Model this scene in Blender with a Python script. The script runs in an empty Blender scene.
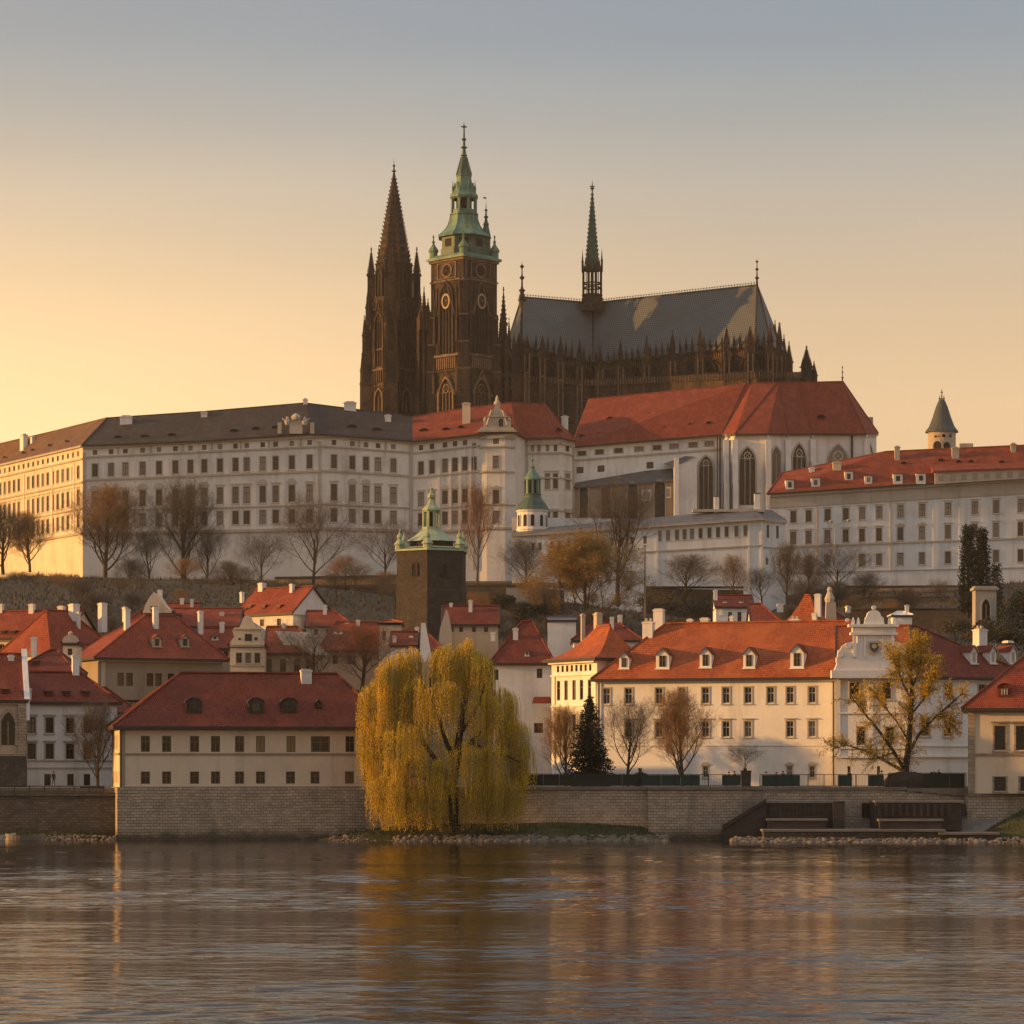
import bpy, math, random, bisect
import numpy as np
from mathutils import Vector, Matrix
R = math.radians
SC = bpy.context.scene
COL = SC.collection
F = 3008.0          # focal length in picture widths of 1024
CAMH = 8.0
HOR = 765.0
HAZE = .00004
# ------------------------------------------------------------------ camera
cam = bpy.data.cameras.new('camera')
camo = bpy.data.objects.new('camera', cam); COL.objects.link(camo)
cam.sensor_width = 36; cam.lens = 36*F/1024; cam.shift_y = (HOR-512)/1024
cam.clip_start = 1; cam.clip_end = 9000
camo.location = (0, 0, CAMH); camo.rotation_euler = (R(90), 0, 0)
SC.camera = camo
# ------------------------------------------------------------------ sun + sky
SUN_EL, SUN_AZ = 9.0, -93.0       # azimuth from +Y, positive to +X
sd = Vector((math.sin(R(SUN_AZ))*math.cos(R(SUN_EL)), math.cos(R(SUN_AZ))*math.cos(R(SUN_EL)), math.sin(R(SUN_EL))))
sun = bpy.data.lights.new('sun', 'SUN'); sun.energy = 5.0; sun.angle = R(0.6); sun.color = (1.0, 0.50, 0.125)
suno = bpy.data.objects.new('sun', sun); COL.objects.link(suno)
suno.rotation_euler = sd.to_track_quat('Z', 'Y').to_euler(); suno.location = (-300, 300, 200)
w = bpy.data.worlds.new('World'); SC.world = w; w.use_nodes = True
nt = w.node_tree; nt.nodes.clear()
def nn(t, ty, **k):
    n = t.nodes.new(ty)
    for a, b in k.items(): setattr(n, a, b)
    return n
out = nn(nt, 'ShaderNodeOutputWorld'); bg = nn(nt, 'ShaderNodeBackground'); sky = nn(nt, 'ShaderNodeTexSky')
sky.sky_type = 'NISHITA'; sky.sun_disc = False; sky.sun_elevation = R(SUN_EL); sky.sun_rotation = R(SUN_AZ)
sky.air_density = 1.6; sky.dust_density = 4.0; sky.ozone_density = 1.0; sky.altitude = 200
tc = nn(nt, 'ShaderNodeTexCoord'); sep = nn(nt, 'ShaderNodeSeparateXYZ')
nt.links.new(tc.outputs['Generated'], sep.inputs[0])
# evening haze layer of the sky: warm near the horizon, grey blue above, brightest to the west
ramp = nn(nt, 'ShaderNodeValToRGB')
cr = ramp.color_ramp; cr.interpolation = 'B_SPLINE'
SKY = [(0.0, (.74,.47,.245)), (.08, (.76,.50,.27)), (.12, (.71,.49,.285)), (.153, (.60,.44,.285)), (.184, (.46,.395,.32)), (.216, (.325,.335,.335)), (.247, (.215,.265,.33)), (.36, (.29,.27,.262)), (.6, (.46,.48,.52)), (1, (.56,.60,.69))]
cr.elements[0].position = 0; cr.elements[1].position = 1
for p, c in SKY[1:-1]: cr.elements.new(p)
for e, (p, c) in zip(cr.elements, SKY): e.position = p; e.color = (*c, 1)
nt.links.new(sep.outputs['Z'], ramp.inputs[0])
glow = nn(nt, 'ShaderNodeVectorMath', operation='DOT_PRODUCT')
ga = R(-34); ge = R(3)
glow.inputs[1].default_value = (math.sin(ga)*math.cos(ge), math.cos(ga)*math.cos(ge), math.sin(ge))
nt.links.new(tc.outputs['Generated'], glow.inputs[0])
gr = nn(nt, 'ShaderNodeMapRange', interpolation_type='SMOOTHSTEP'); gr.inputs['From Min'].default_value = .76; gr.inputs['From Max'].default_value = 1.0
nt.links.new(glow.outputs['Value'], gr.inputs['Value'])
# streaks of thin cloud
mp = nn(nt, 'ShaderNodeMapping'); mp.inputs['Scale'].default_value = (3, 3, 34)
nz = nn(nt, 'ShaderNodeTexNoise'); nz.inputs['Scale'].default_value = 1.3; nz.inputs['Detail'].default_value = 4
nt.links.new(tc.outputs['Generated'], mp.inputs[0]); nt.links.new(mp.outputs[0], nz.inputs['Vector'])
cm = nn(nt, 'ShaderNodeMapRange'); cm.inputs['From Min'].default_value = .35; cm.inputs['From Max'].default_value = .75; cm.inputs['To Min'].default_value = .975; cm.inputs['To Max'].default_value = 1.03
nt.links.new(nz.outputs['Fac'], cm.inputs['Value'])
mx = nn(nt, 'ShaderNodeMix', data_type='RGBA', blend_type='MIX')
mx.inputs[7].default_value = (1.6, 1.03, .46, 1)
lowf = nn(nt, 'ShaderNodeMapRange', interpolation_type='SMOOTHSTEP'); lowf.inputs['From Min'].default_value = .02; lowf.inputs['From Max'].default_value = .235; lowf.inputs['To Min'].default_value = 1; lowf.inputs['To Max'].default_value = .08
nt.links.new(sep.outputs['Z'], lowf.inputs['Value'])
gm = nn(nt, 'ShaderNodeMath', operation='MULTIPLY')
nt.links.new(gr.outputs[0], gm.inputs[0]); nt.links.new(lowf.outputs[0], gm.inputs[1])
nt.links.new(gm.outputs[0], mx.inputs[0]); nt.links.new(ramp.outputs[0], mx.inputs[6])
sc1 = nn(nt, 'ShaderNodeVectorMath', operation='SCALE'); nt.links.new(mx.outputs[2], sc1.inputs[0]); nt.links.new(cm.outputs[0], sc1.inputs['Scale'])
sc2 = nn(nt, 'ShaderNodeVectorMath', operation='SCALE'); nt.links.new(sky.outputs[0], sc2.inputs[0]); sc2.inputs['Scale'].default_value = .10
mx2 = nn(nt, 'ShaderNodeMix', data_type='RGBA', blend_type='MIX'); mx2.inputs[0].default_value = .90
nt.links.new(sc2.outputs[0], mx2.inputs[6]); nt.links.new(sc1.outputs[0], mx2.inputs[7])
nt.links.new(mx2.outputs[2], bg.inputs[0]); bg.inputs[1].default_value = 1.0
nt.links.new(bg.outputs[0], out.inputs[0])
SC.view_settings.view_transform = 'Standard'; SC.view_settings.look = 'None'
SC.view_settings.exposure = 0.36; SC.view_settings.gamma = 1
SC.render.engine = 'CYCLES'
SC.cycles.use_denoising = True
SC.cycles.max_bounces = 5; SC.cycles.diffuse_bounces = 2; SC.cycles.glossy_bounces = 3; SC.cycles.transparent_max_bounces = 4
SC.cycles.volume_bounces = 0
# ------------------------------------------------------------------ pixel <-> world helpers
def P(px, py, Y): return Vector(((px-512)/F*Y, Y, CAMH+(HOR-py)/F*Y))
def XY(px, Y): return Vector(((px-512)/F*Y, Y))
def ZZ(py, Y): return CAMH+(HOR-py)/F*Y
# ------------------------------------------------------------------ materials
MATS = {}
def bsdf(m): return next(n for n in m.node_tree.nodes if n.type == 'BSDF_PRINCIPLED')
def mat(name, col, rough=.85, spec=.3, metal=0.0):
    m = bpy.data.materials.new(name); m.use_nodes = True; b = bsdf(m)
    b.inputs['Base Color'].default_value = (*col, 1); b.inputs['Roughness'].default_value = rough
    b.inputs['Metallic'].default_value = metal; b.inputs['Specular IOR Level'].default_value = spec
    MATS[name] = m; return m
def noisecol(m, c1, c2, scale=1.0, detail=5, coord='Object', stretch=(1,1,1), lo=.3, hi=.7, prev=None, blend='MIX', fac=1.0):
    """mix two colours by noise; chains onto prev colour socket when given"""
    t = m.node_tree; b = bsdf(m)
    tcn = nn(t, 'ShaderNodeTexCoord'); mpn = nn(t, 'ShaderNodeMapping'); mpn.inputs['Scale'].default_value = stretch
    n = nn(t, 'ShaderNodeTexNoise'); n.inputs['Scale'].default_value = scale; n.inputs['Detail'].default_value = detail; n.inputs['Roughness'].default_value = .6
    t.links.new(tcn.outputs[coord], mpn.inputs[0]); t.links.new(mpn.outputs[0], n.inputs['Vector'])
    mr = nn(t, 'ShaderNodeMapRange'); mr.inputs['From Min'].default_value = lo; mr.inputs['From Max'].default_value = hi; mr.inputs['To Max'].default_value = fac
    t.links.new(n.outputs['Fac'], mr.inputs['Value'])
    x = nn(t, 'ShaderNodeMix', data_type='RGBA', blend_type=blend)
    t.links.new(mr.outputs[0], x.inputs[0])
    if prev is None: x.inputs[6].default_value = (*c1, 1)
    else: t.links.new(prev, x.inputs[6])
    x.inputs[7].default_value = (*c2, 1)
    t.links.new(x.outputs[2], b.inputs['Base Color'])
    return x.outputs[2]
def bump(m, scale, strength, dist=.05, coord='Object', stretch=(1,1,1), detail=4):
    t = m.node_tree; b = bsdf(m)
    tcn = nn(t, 'ShaderNodeTexCoord'); mpn = nn(t, 'ShaderNodeMapping'); mpn.inputs['Scale'].default_value = stretch
    n = nn(t, 'ShaderNodeTexNoise'); n.inputs['Scale'].default_value = scale; n.inputs['Detail'].default_value = detail
    t.links.new(tcn.outputs[coord], mpn.inputs[0]); t.links.new(mpn.outputs[0], n.inputs['Vector'])
    bp = nn(t, 'ShaderNodeBump'); bp.inputs['Strength'].default_value = strength; bp.inputs['Distance'].default_value = dist
    t.links.new(n.outputs['Fac'], bp.inputs['Height']); t.links.new(bp.outputs[0], b.inputs['Normal'])
    return bp
def plaster(name, col, dirt=.55, ds=.12):
    m = mat(name, col, .9, .2)
    c = [x for x in col]; d = [x*dirt*y for x, y in zip(col, (1.0, .93, .82))]
    o = noisecol(m, c, d, ds, 6, lo=.45, hi=.85, fac=.75)
    o = noisecol(m, c, [x*.62 for x in d], .5, 5, stretch=(1, 1, .12), lo=.52, hi=.9, prev=o, fac=.7)
    o = noisecol(m, c, [min(1, x*1.12) for x in c], 1.7, 3, lo=.5, hi=.8, prev=o, fac=.5)
    bump(m, 3.0, .35, .04)
    return m
def bricktex(name, c1, c2, mortar, bw, bh, msize=.02, rough=.9, big=None, bstr=.5, offset=.5, spec=.25):
    """UV in metres: coursed masonry or roof tiles"""
    m = mat(name, c1, rough, spec); t = m.node_tree; b = bsdf(m)
    tcn = nn(t, 'ShaderNodeTexCoord'); br = nn(t, 'ShaderNodeTexBrick'); br.offset = offset
    # wobble the coordinates slightly so courses are not ruler straight
    n0 = nn(t, 'ShaderNodeTexNoise'); n0.inputs['Scale'].default_value = .35
    t.links.new(tcn.outputs['UV'], n0.inputs['Vector'])
    ad = nn(t, 'ShaderNodeVectorMath', operation='MULTIPLY_ADD'); ad.inputs[1].default_value = (bh*.9, bh*.9, 0)
    t.links.new(n0.outputs['Color'], ad.inputs[0]); t.links.new(tcn.outputs['UV'], ad.inputs[2])
    t.links.new(ad.outputs[0], br.inputs['Vector'])
    br.inputs['Color1'].default_value = (*c1, 1); br.inputs['Color2'].default_value = (*c2, 1); br.inputs['Mortar'].default_value = (*mortar, 1)
    br.inputs['Scale'].default_value = 1; br.inputs['Brick Width'].default_value = bw; br.inputs['Row Height'].default_value = bh; br.inputs['Mortar Size'].default_value = msize
    br.inputs['Bias'].default_value = 0
    t.links.new(br.outputs['Color'], b.inputs['Base Color'])
    prev = br.outputs['Color']
    if big:
        for (sc_, colr, lo, hi, fac, st) in big:
            prev = noisecol(m, c1, colr, sc_, 6, stretch=st, lo=lo, hi=hi, prev=prev, fac=fac)
    bp = nn(t, 'ShaderNodeBump'); bp.inputs['Strength'].default_value = bstr; bp.inputs['Distance'].default_value = .06
    inv = nn(t, 'ShaderNodeMath', operation='SUBTRACT'); inv.inputs[0].default_value = 1; t.links.new(br.outputs['Fac'], inv.inputs[1])
    n2 = nn(t, 'ShaderNodeTexNoise'); n2.inputs['Scale'].default_value = 4; n2.inputs['Detail'].default_value = 4; t.links.new(tcn.outputs['UV'], n2.inputs['Vector'])
    a2 = nn(t, 'ShaderNodeMath', operation='MULTIPLY_ADD'); a2.inputs[1].default_value = .8; t.links.new(n2.outputs['Fac'], a2.inputs[0]); t.links.new(inv.outputs[0], a2.inputs[2])
    t.links.new(a2.outputs[0], bp.inputs['Height']); t.links.new(bp.outputs[0], b.inputs['Normal'])
    return m
I1 = (1, 1, 1)
plaster('plaster_castle', (.66, .62, .57)); plaster('plaster_white', (.70, .67, .63)); plaster('plaster_cool', (.66, .65, .64))
plaster('plaster_sun_tinted', (.68, .575, .43)); plaster('plaster_front', (.76, .72, .66), .7); plaster('plaster_cream', (.62, .50, .37), .72); plaster('plaster_ochre', (.46, .36, .26))  # end wing: palace plaster with the evening sun's gold put into its colour
plaster('plaster_brown', (.30, .24, .18)); plaster('plaster_grey', (.34, .31, .28)); plaster('plaster_trim', (.42, .37, .31)); plaster('plaster_stone', (.46, .39, .31))
def tile(name, c, k=1.0):
    c2 = [x*.58 for x in c]; mo = [x*.25 for x in c]
    return bricktex(name, c, c2, mo, .22, .34, .03, .8, [(.13, [c[0]*.50, c[1]*.62, c[2]*.8], .42, .72, .8, I1), (.7, [c[0]*1.25, c[1]*1.4, c[2]*1.4], .52, .8, .55, (1, 1, .5)), (1.6, [c[0]*.38, c[1]*.55, c[2]*.7], .56, .8, .7, (1, 1, .25)), (.32, [c[0]*.8, c[1]*1.0, c[2]*1.0], .5, .62, .6, I1)], .7)
tile('tile_red', (.35, .066, .027)); tile('tile_dark', (.235, .046, .022)); tile('tile_orange', (.50, .115, .034)); tile('tile_castle', (.33, .062, .027))
tile('tile_grey', (.090, .066, .055)); tile('tile_brown', (.24, .115, .055))
sl = bricktex('slate', (.105, .115, .112), (.060, .066, .066), (.025, .028, .028), .5, .5, .05, .55, [(.12, (.07, .07, .065), .4, .8, .7, I1)], .5)
# cathedral roof: light lozenges on dark slate
m = mat('lozenge_roof', (.08, .085, .085), .5, .4); t = m.node_tree
tcn = nn(t, 'ShaderNodeTexCoord'); mpn = nn(t, 'ShaderNodeMapping'); mpn.inputs['Rotation'].default_value = (0, 0, R(45)); mpn.inputs['Scale'].default_value = (1.9, 1.9, 1)
ck = nn(t, 'ShaderNodeTexChecker'); ck.inputs['Scale'].default_value = 1.0; ck.inputs['Color1'].default_value = (.040, .044, .043, 1); ck.inputs['Color2'].default_value = (.125, .126, .112, 1)
t.links.new(tcn.outputs['UV'], mpn.inputs[0]); t.links.new(mpn.outputs[0], ck.inputs['Vector'])
o = noisecol(m, (0, 0, 0), (.055, .055, .05), .15, 5, lo=.35, hi=.8, prev=ck.outputs['Color'], fac=.8)
GD = (.105, .070, .047)
bricktex('gothic_stone', (.095, .060, .040), (.036, .026, .020), (.03, .022, .017), 1.1, .55, .03, .95,
         [(.25, (.018, .014, .012), .42, .66, .9, (1, 1, .35)), (.10, (.17, .105, .062), .50, .78, .75, (1, 1, .5)), (1.3, (.022, .017, .014), .55, .85, .8, (1, 1, .25))], .8)
bricktex('gothic_pale', (.24, .165, .105), (.15, .10, .066), (.06, .04, .03), .9, .5, .03, .95, [(.3, (.05, .035, .025), .45, .75, .8, (1, 1, .4))], .8)
mat('gothic_dark', (.022, .017, .014), .9)
bricktex('rubble_dark', (.085, .068, .054), (.046, .037, .031), (.03, .025, .02), .55, .26, .03, .95, [(.09, (.035, .03, .026), .4, .75, .8, (1, 1, .5)), (.5, (.12, .10, .078), .5, .85, .6, I1)], .9)
bricktex('quay_stone', (.44, .35, .26), (.32, .25, .185), (.15, .12, .09), .62, .32, .03, .92, [(.16, (.19, .15, .115), .45, .8, .7, (1, 1, .6)), (.9, (.50, .41, .31), .48, .8, .7, I1), (.35, (.09, .075, .06), .58, .9, .8, (1, 1, .2))], .9)
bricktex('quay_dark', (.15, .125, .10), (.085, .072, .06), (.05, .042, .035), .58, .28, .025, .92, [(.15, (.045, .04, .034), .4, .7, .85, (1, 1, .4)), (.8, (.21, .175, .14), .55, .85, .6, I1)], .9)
bricktex('brick_ochre', (.36, .28, .20), (.27, .21, .15), (.19, .15, .11), .9, .45, .03, .92, [(.3, (.18, .14, .10), .45, .8, .6, I1)], .6)
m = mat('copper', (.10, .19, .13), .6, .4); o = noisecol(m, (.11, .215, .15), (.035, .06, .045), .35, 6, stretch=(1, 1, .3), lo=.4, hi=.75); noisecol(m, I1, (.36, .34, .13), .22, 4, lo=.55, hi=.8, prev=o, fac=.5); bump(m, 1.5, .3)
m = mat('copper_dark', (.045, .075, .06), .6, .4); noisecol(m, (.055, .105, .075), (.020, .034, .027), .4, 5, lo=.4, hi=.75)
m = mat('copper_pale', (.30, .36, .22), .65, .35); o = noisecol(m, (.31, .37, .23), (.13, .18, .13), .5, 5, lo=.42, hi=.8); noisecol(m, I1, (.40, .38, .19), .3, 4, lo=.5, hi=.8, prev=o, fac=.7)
m = mat('gilt', (.62, .42, .12), .35, .5, .8)
m = mat('lead', (.10, .095, .09), .5); noisecol(m, (.11, .105, .10), (.055, .05, .048), .3, 5)
mat('clock_ring', (.34, .25, .14), .7)
m = mat('glass', (.018, .016, .015), .12, .3); noisecol(m, (.012, .011, .010), (.028, .024, .02), .22, 2, lo=.45, hi=.62)
m = mat('glass_warm', (.05, .028, .016), .16, .3); noisecol(m, (.02, .013, .009), (.085, .042, .02), .35, 2, lo=.4, hi=.7)
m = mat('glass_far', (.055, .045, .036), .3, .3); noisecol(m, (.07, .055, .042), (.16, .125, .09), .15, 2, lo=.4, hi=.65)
mat('frame_white', (.48, .42, .34), .6); mat('frame_brown', (.13, .085, .05), .6); mat('frame_dark', (.04, .032, .026), .6)
m = mat('wood_shutter', (.10, .035, .022), .7)
m = mat('bark', (.050, .038, .029), .95); noisecol(m, (.055, .042, .032), (.022, .017, .013), 2.5, 4); bump(m, 5, .6)
m = mat('bark_warm', (.11, .075, .048), .95); noisecol(m, (.12, .082, .052), (.055, .038, .026), 2.5, 4)
m = mat('twig', (.10, .078, .060), .95); m = mat('twig_warm', (.27, .15, .062), .95); m = mat('twig_rust', (.17, .075, .04), .95)
def leafmat(name, c1, c2, tr=.35, sc_=.8):
    m = mat(name, c1, .6, .25); o = noisecol(m, c1, c2, sc_, 3, lo=.35, hi=.65); t = m.node_tree
    tl = nn(t, 'ShaderNodeBsdfTranslucent'); t.links.new(o, tl.inputs[0])
    ms = nn(t, 'ShaderNodeMixShader'); ms.inputs[0].default_value = tr
    ou = next(n for n in t.nodes if n.type == 'OUTPUT_MATERIAL')
    t.links.new(bsdf(m).outputs[0], ms.inputs[1]); t.links.new(tl.outputs[0], ms.inputs[2]); t.links.new(ms.outputs[0], ou.inputs[0])
    return m
leafmat('leaf_willow', (.95, .66, .028), (.52, .45, .03), .45, .3)
leafmat('leaf_gold', (.60, .38, .03), (.36, .25, .03), .35)
leafmat('leaf_autumn', (.34, .22, .05), (.20, .13, .035), .3)
leafmat('leaf_dark', (.016, .022, .012), (.008, .012, .007), .1)
leafmat('leaf_scrub', (.060, .050, .026), (.030, .028, .016), .2)
m = mat('grass', (.045, .050, .016), .9); o = noisecol(m, (.05, .055, .016), (.022, .028, .010), .9, 6); noisecol(m, I1, (.09, .07, .03), .3, 4, lo=.5, hi=.8, prev=o); bump(m, 3, .8, .15)
leafmat('grass_blade', (.060, .065, .018), (.035, .042, .012), .25)
m = mat('earth', (.045, .036, .024), .95); o = noisecol(m, (.040, .036, .020), (.070, .052, .034), .05, 8, lo=.35, hi=.65); o = noisecol(m, I1, (.020, .022, .012), .25, 6, lo=.45, hi=.7, prev=o, fac=.8); bump(m, .5, .8, .6)
m = mat('paving', (.20, .17, .135), .9); noisecol(m, (.21, .175, .14), (.13, .11, .09), .4, 5)
m = mat('rock', (.20, .17, .135), .95); noisecol(m, (.24, .20, .16), (.085, .07, .055), 1.3, 5); bump(m, 3, .7)
m = mat('dark_timber', (.055, .043, .034), .8); noisecol(m, (.065, .05, .04), (.03, .024, .02), .6, 5, stretch=(1, 1, 3)); bump(m, 3, .4)
m = mat('deck_top', (.16, .135, .11), .8); noisecol(m, (.24, .20, .165), (.14, .12, .10), .5, 5)
mat('fence_green', (.016, .055, .045), .55); mat('fence_dark', (.018, .030, .026), .6); mat('iron', (.02, .018, .017), .5)
mat('cloth_dark', (.03, .03, .035), .9); mat('cloth_red', (.20, .06, .05), .9); mat('cloth_pale', (.40, .34, .28), .9); mat('cloth_blue', (.06, .08, .12), .9); mat('skin', (.45, .28, .20), .6); mat('hair', (.03, .02, .015), .7)
mat('boat_hull', (.22, .19, .16), .5); mat('boat_dark', (.06, .045, .035), .6); mat('mast_paint', (.34, .22, .14), .6)
# some windows have pale blinds or curtains, some are open and dark
def pane_variety(name, pale, dark, thr=.72):
    m = MATS[name]; t = m.node_tree; b = bsdf(m); src = b.inputs['Base Color'].links[0].from_socket
    oi = nn(t, 'ShaderNodeObjectInfo'); r = nn(t, 'ShaderNodeValToRGB'); r.color_ramp.interpolation = 'CONSTANT'; e = r.color_ramp.elements
    e[0].position = 0; e[0].color = (0, 0, 0, 1); e[1].position = thr; e[1].color = (.55, .55, .55, 1); x3 = e.new(thr+.17); x3.color = (1, 1, 1, 1)
    x = nn(t, 'ShaderNodeMix', data_type='RGBA'); t.links.new(oi.outputs['Random'], r.inputs[0]); t.links.new(r.outputs[0], x.inputs[0]); t.links.new(src, x.inputs[6]); x.inputs[7].default_value = (*pale, 1)
    r2 = nn(t, 'ShaderNodeMapRange'); r2.inputs['To Min'].default_value = .55; r2.inputs['To Max'].default_value = 1.15
    sc = nn(t, 'ShaderNodeVectorMath', operation='SCALE'); t.links.new(oi.outputs['Random'], r2.inputs['Value']); t.links.new(x.outputs[2], sc.inputs[0]); t.links.new(r2.outputs[0], sc.inputs['Scale']); t.links.new(sc.outputs[0], b.inputs['Base Color'])
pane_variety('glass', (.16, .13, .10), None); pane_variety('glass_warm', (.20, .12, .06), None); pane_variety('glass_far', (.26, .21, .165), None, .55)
# waterline stain on the quay masonry
for nm in ('quay_stone', 'quay_dark'):
    m = MATS[nm]; t = m.node_tree; b = bsdf(m); src = b.inputs['Base Color'].links[0].from_socket
    g = nn(t, 'ShaderNodeNewGeometry'); s = nn(t, 'ShaderNodeSeparateXYZ'); t.links.new(g.outputs['Position'], s.inputs[0])
    n = nn(t, 'ShaderNodeTexNoise'); n.inputs['Scale'].default_value = .5; n.inputs['Detail'].default_value = 5; t.links.new(g.outputs['Position'], n.inputs['Vector'])
    ad = nn(t, 'ShaderNodeMath', operation='MULTIPLY_ADD'); ad.inputs[1].default_value = -1.6; t.links.new(n.outputs['Fac'], ad.inputs[0]); t.links.new(s.outputs['Z'], ad.inputs[2])
    mr = nn(t, 'ShaderNodeMapRange'); mr.inputs['From Min'].default_value = -.5; mr.inputs['From Max'].default_value = .5; mr.inputs['To Min'].default_value = .8; mr.inputs['To Max'].default_value = 0; t.links.new(ad.outputs[0], mr.inputs['Value'])
    x = nn(t, 'ShaderNodeMix', data_type='RGBA'); t.links.new(mr.outputs[0], x.inputs[0]); t.links.new(src, x.inputs[6]); x.inputs[7].default_value = (.030, .027, .018, 1); t.links.new(x.outputs[2], b.inputs['Base Color'])
M = MATS
# ------------------------------------------------------------------ scene graph helpers
def tag(o, label=None, cat=None, group=None, kind=None):
    if label: o['label'] = label
    if cat: o['category'] = cat
    if group: o['group'] = group
    if kind: o['kind'] = kind
    return o
def thing(name, label, cat, loc, group=None):
    o = bpy.data.objects.new(name, None); COL.objects.link(o); o.location = loc; o.empty_display_size = .5
    return tag(o, label, cat, group)
def worldloc(o):
    v = Vector((0, 0, 0))
    while o is not None: v += o.location; o = o.parent
    return v
class MB:
    def __init__(s): s.v = []; s.f = []; s.m = []
    def face(s, pts, m=0):
        q = []
        for p in pts:
            p = Vector(p)
            if not q or (p-q[-1]).length > 1e-4: q.append(p)
        if len(q) > 2 and (q[0]-q[-1]).length < 1e-4: q.pop()
        if len(q) < 3: return
        i = len(s.v); s.v += q; s.f.append(tuple(range(i, i+len(q)))); s.m.append(m)
    def hexa(s, b, t, m=0, bottom=True):
        """b, t: rings of points, bottom and top, counter-clockwise"""
        n = len(b)
        for i in range(n): s.face([b[i], b[(i+1) % n], t[(i+1) % n], t[i]], m)
        s.face(list(t), m)
        if bottom: s.face(list(reversed(b)), m)
    def box(s, x, y, z0, sx, sy, z1, m=0, rot=0., top=1.0):
        c, sn = math.cos(rot), math.sin(rot)
        def q(a, b, z, k=1): a *= k; b *= k; return Vector((x+a*c-b*sn, y+a*sn+b*c, z))
        h, g = sx/2, sy/2; r = [(-h, -g), (h, -g), (h, g), (-h, g)]
        s.hexa([q(a, b, z0) for a, b in r], [q(a, b, z1, top) for a, b in r], m)
    def tube(s, p0, p1, r0, r1, n=6, m=0, cap=False):
        p0 = Vector(p0); p1 = Vector(p1); d = (p1-p0)
        if d.length < 1e-6: return
        d.normalize(); a = d.orthogonal().normalized(); b = d.cross(a)
        A = [p0+(a*math.cos(k*2*math.pi/n)+b*math.sin(k*2*math.pi/n))*r0 for k in range(n)]
        B = [p1+(a*math.cos(k*2*math.pi/n)+b*math.sin(k*2*math.pi/n))*r1 for k in range(n)]
        for i in range(n): s.face([A[i], A[(i+1) % n], B[(i+1) % n], B[i]], m)
        if cap: s.face(B, m); s.face(A[::-1], m)
    def lathe(s, x, y, prof, n=8, rot=0., m=0, sx=1, sy=1):
        rings = []
        for r, z in prof: rings.append([Vector((x+sx*r*math.cos(rot+k*2*math.pi/n), y+sy*r*math.sin(rot+k*2*math.pi/n), z)) for k in range(n)])
        for a, b in zip(rings, rings[1:]):
            for i in range(n): s.face([a[i], a[(i+1) % n], b[(i+1) % n], b[i]], m)
        if prof[-1][0] > .01: s.face(rings[-1], m)
    def build(s, name, mats, parent=None, origin=None, uv=True, smooth=False):
        o0 = worldloc(parent) if parent else (Vector(origin) if origin is not None else Vector((0, 0, 0)))
        me = bpy.data.meshes.new(name)
        me.from_pydata([tuple(p-o0) for p in s.v], [], s.f)
        for mm in (mats if isinstance(mats, (list, tuple)) else [mats]): me.materials.append(M[mm] if isinstance(mm, str) else mm)
        me.polygons.foreach_set('material_index', s.m)
        if smooth: me.polygons.foreach_set('use_smooth', [True]*len(s.f))
        if uv:
            ul = me.uv_layers.new(name='UVMap'); co = []
            for f in s.f:
                n = Vector((0, 0, 0)); p0 = s.v[f[0]]
                for i in range(1, len(f)-1): n += (s.v[f[i]]-p0).cross(s.v[f[i+1]]-p0)
                if n.length > 0: n.normalize()
                u = Vector((0, 0, 1)).cross(n)
                if u.length < .05: u = Vector((1, 0, 0))
                u.normalize(); v = n.cross(u)
                for i in f: q = s.v[i]; co += [q.dot(u), q.dot(v)]
            ul.data.foreach_set('uv', co)
        me.update()
        o = bpy.data.objects.new(name, me); COL.objects.link(o)
        if parent: o.parent = parent
        elif origin is not None: o.location = o0
        return o
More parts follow.
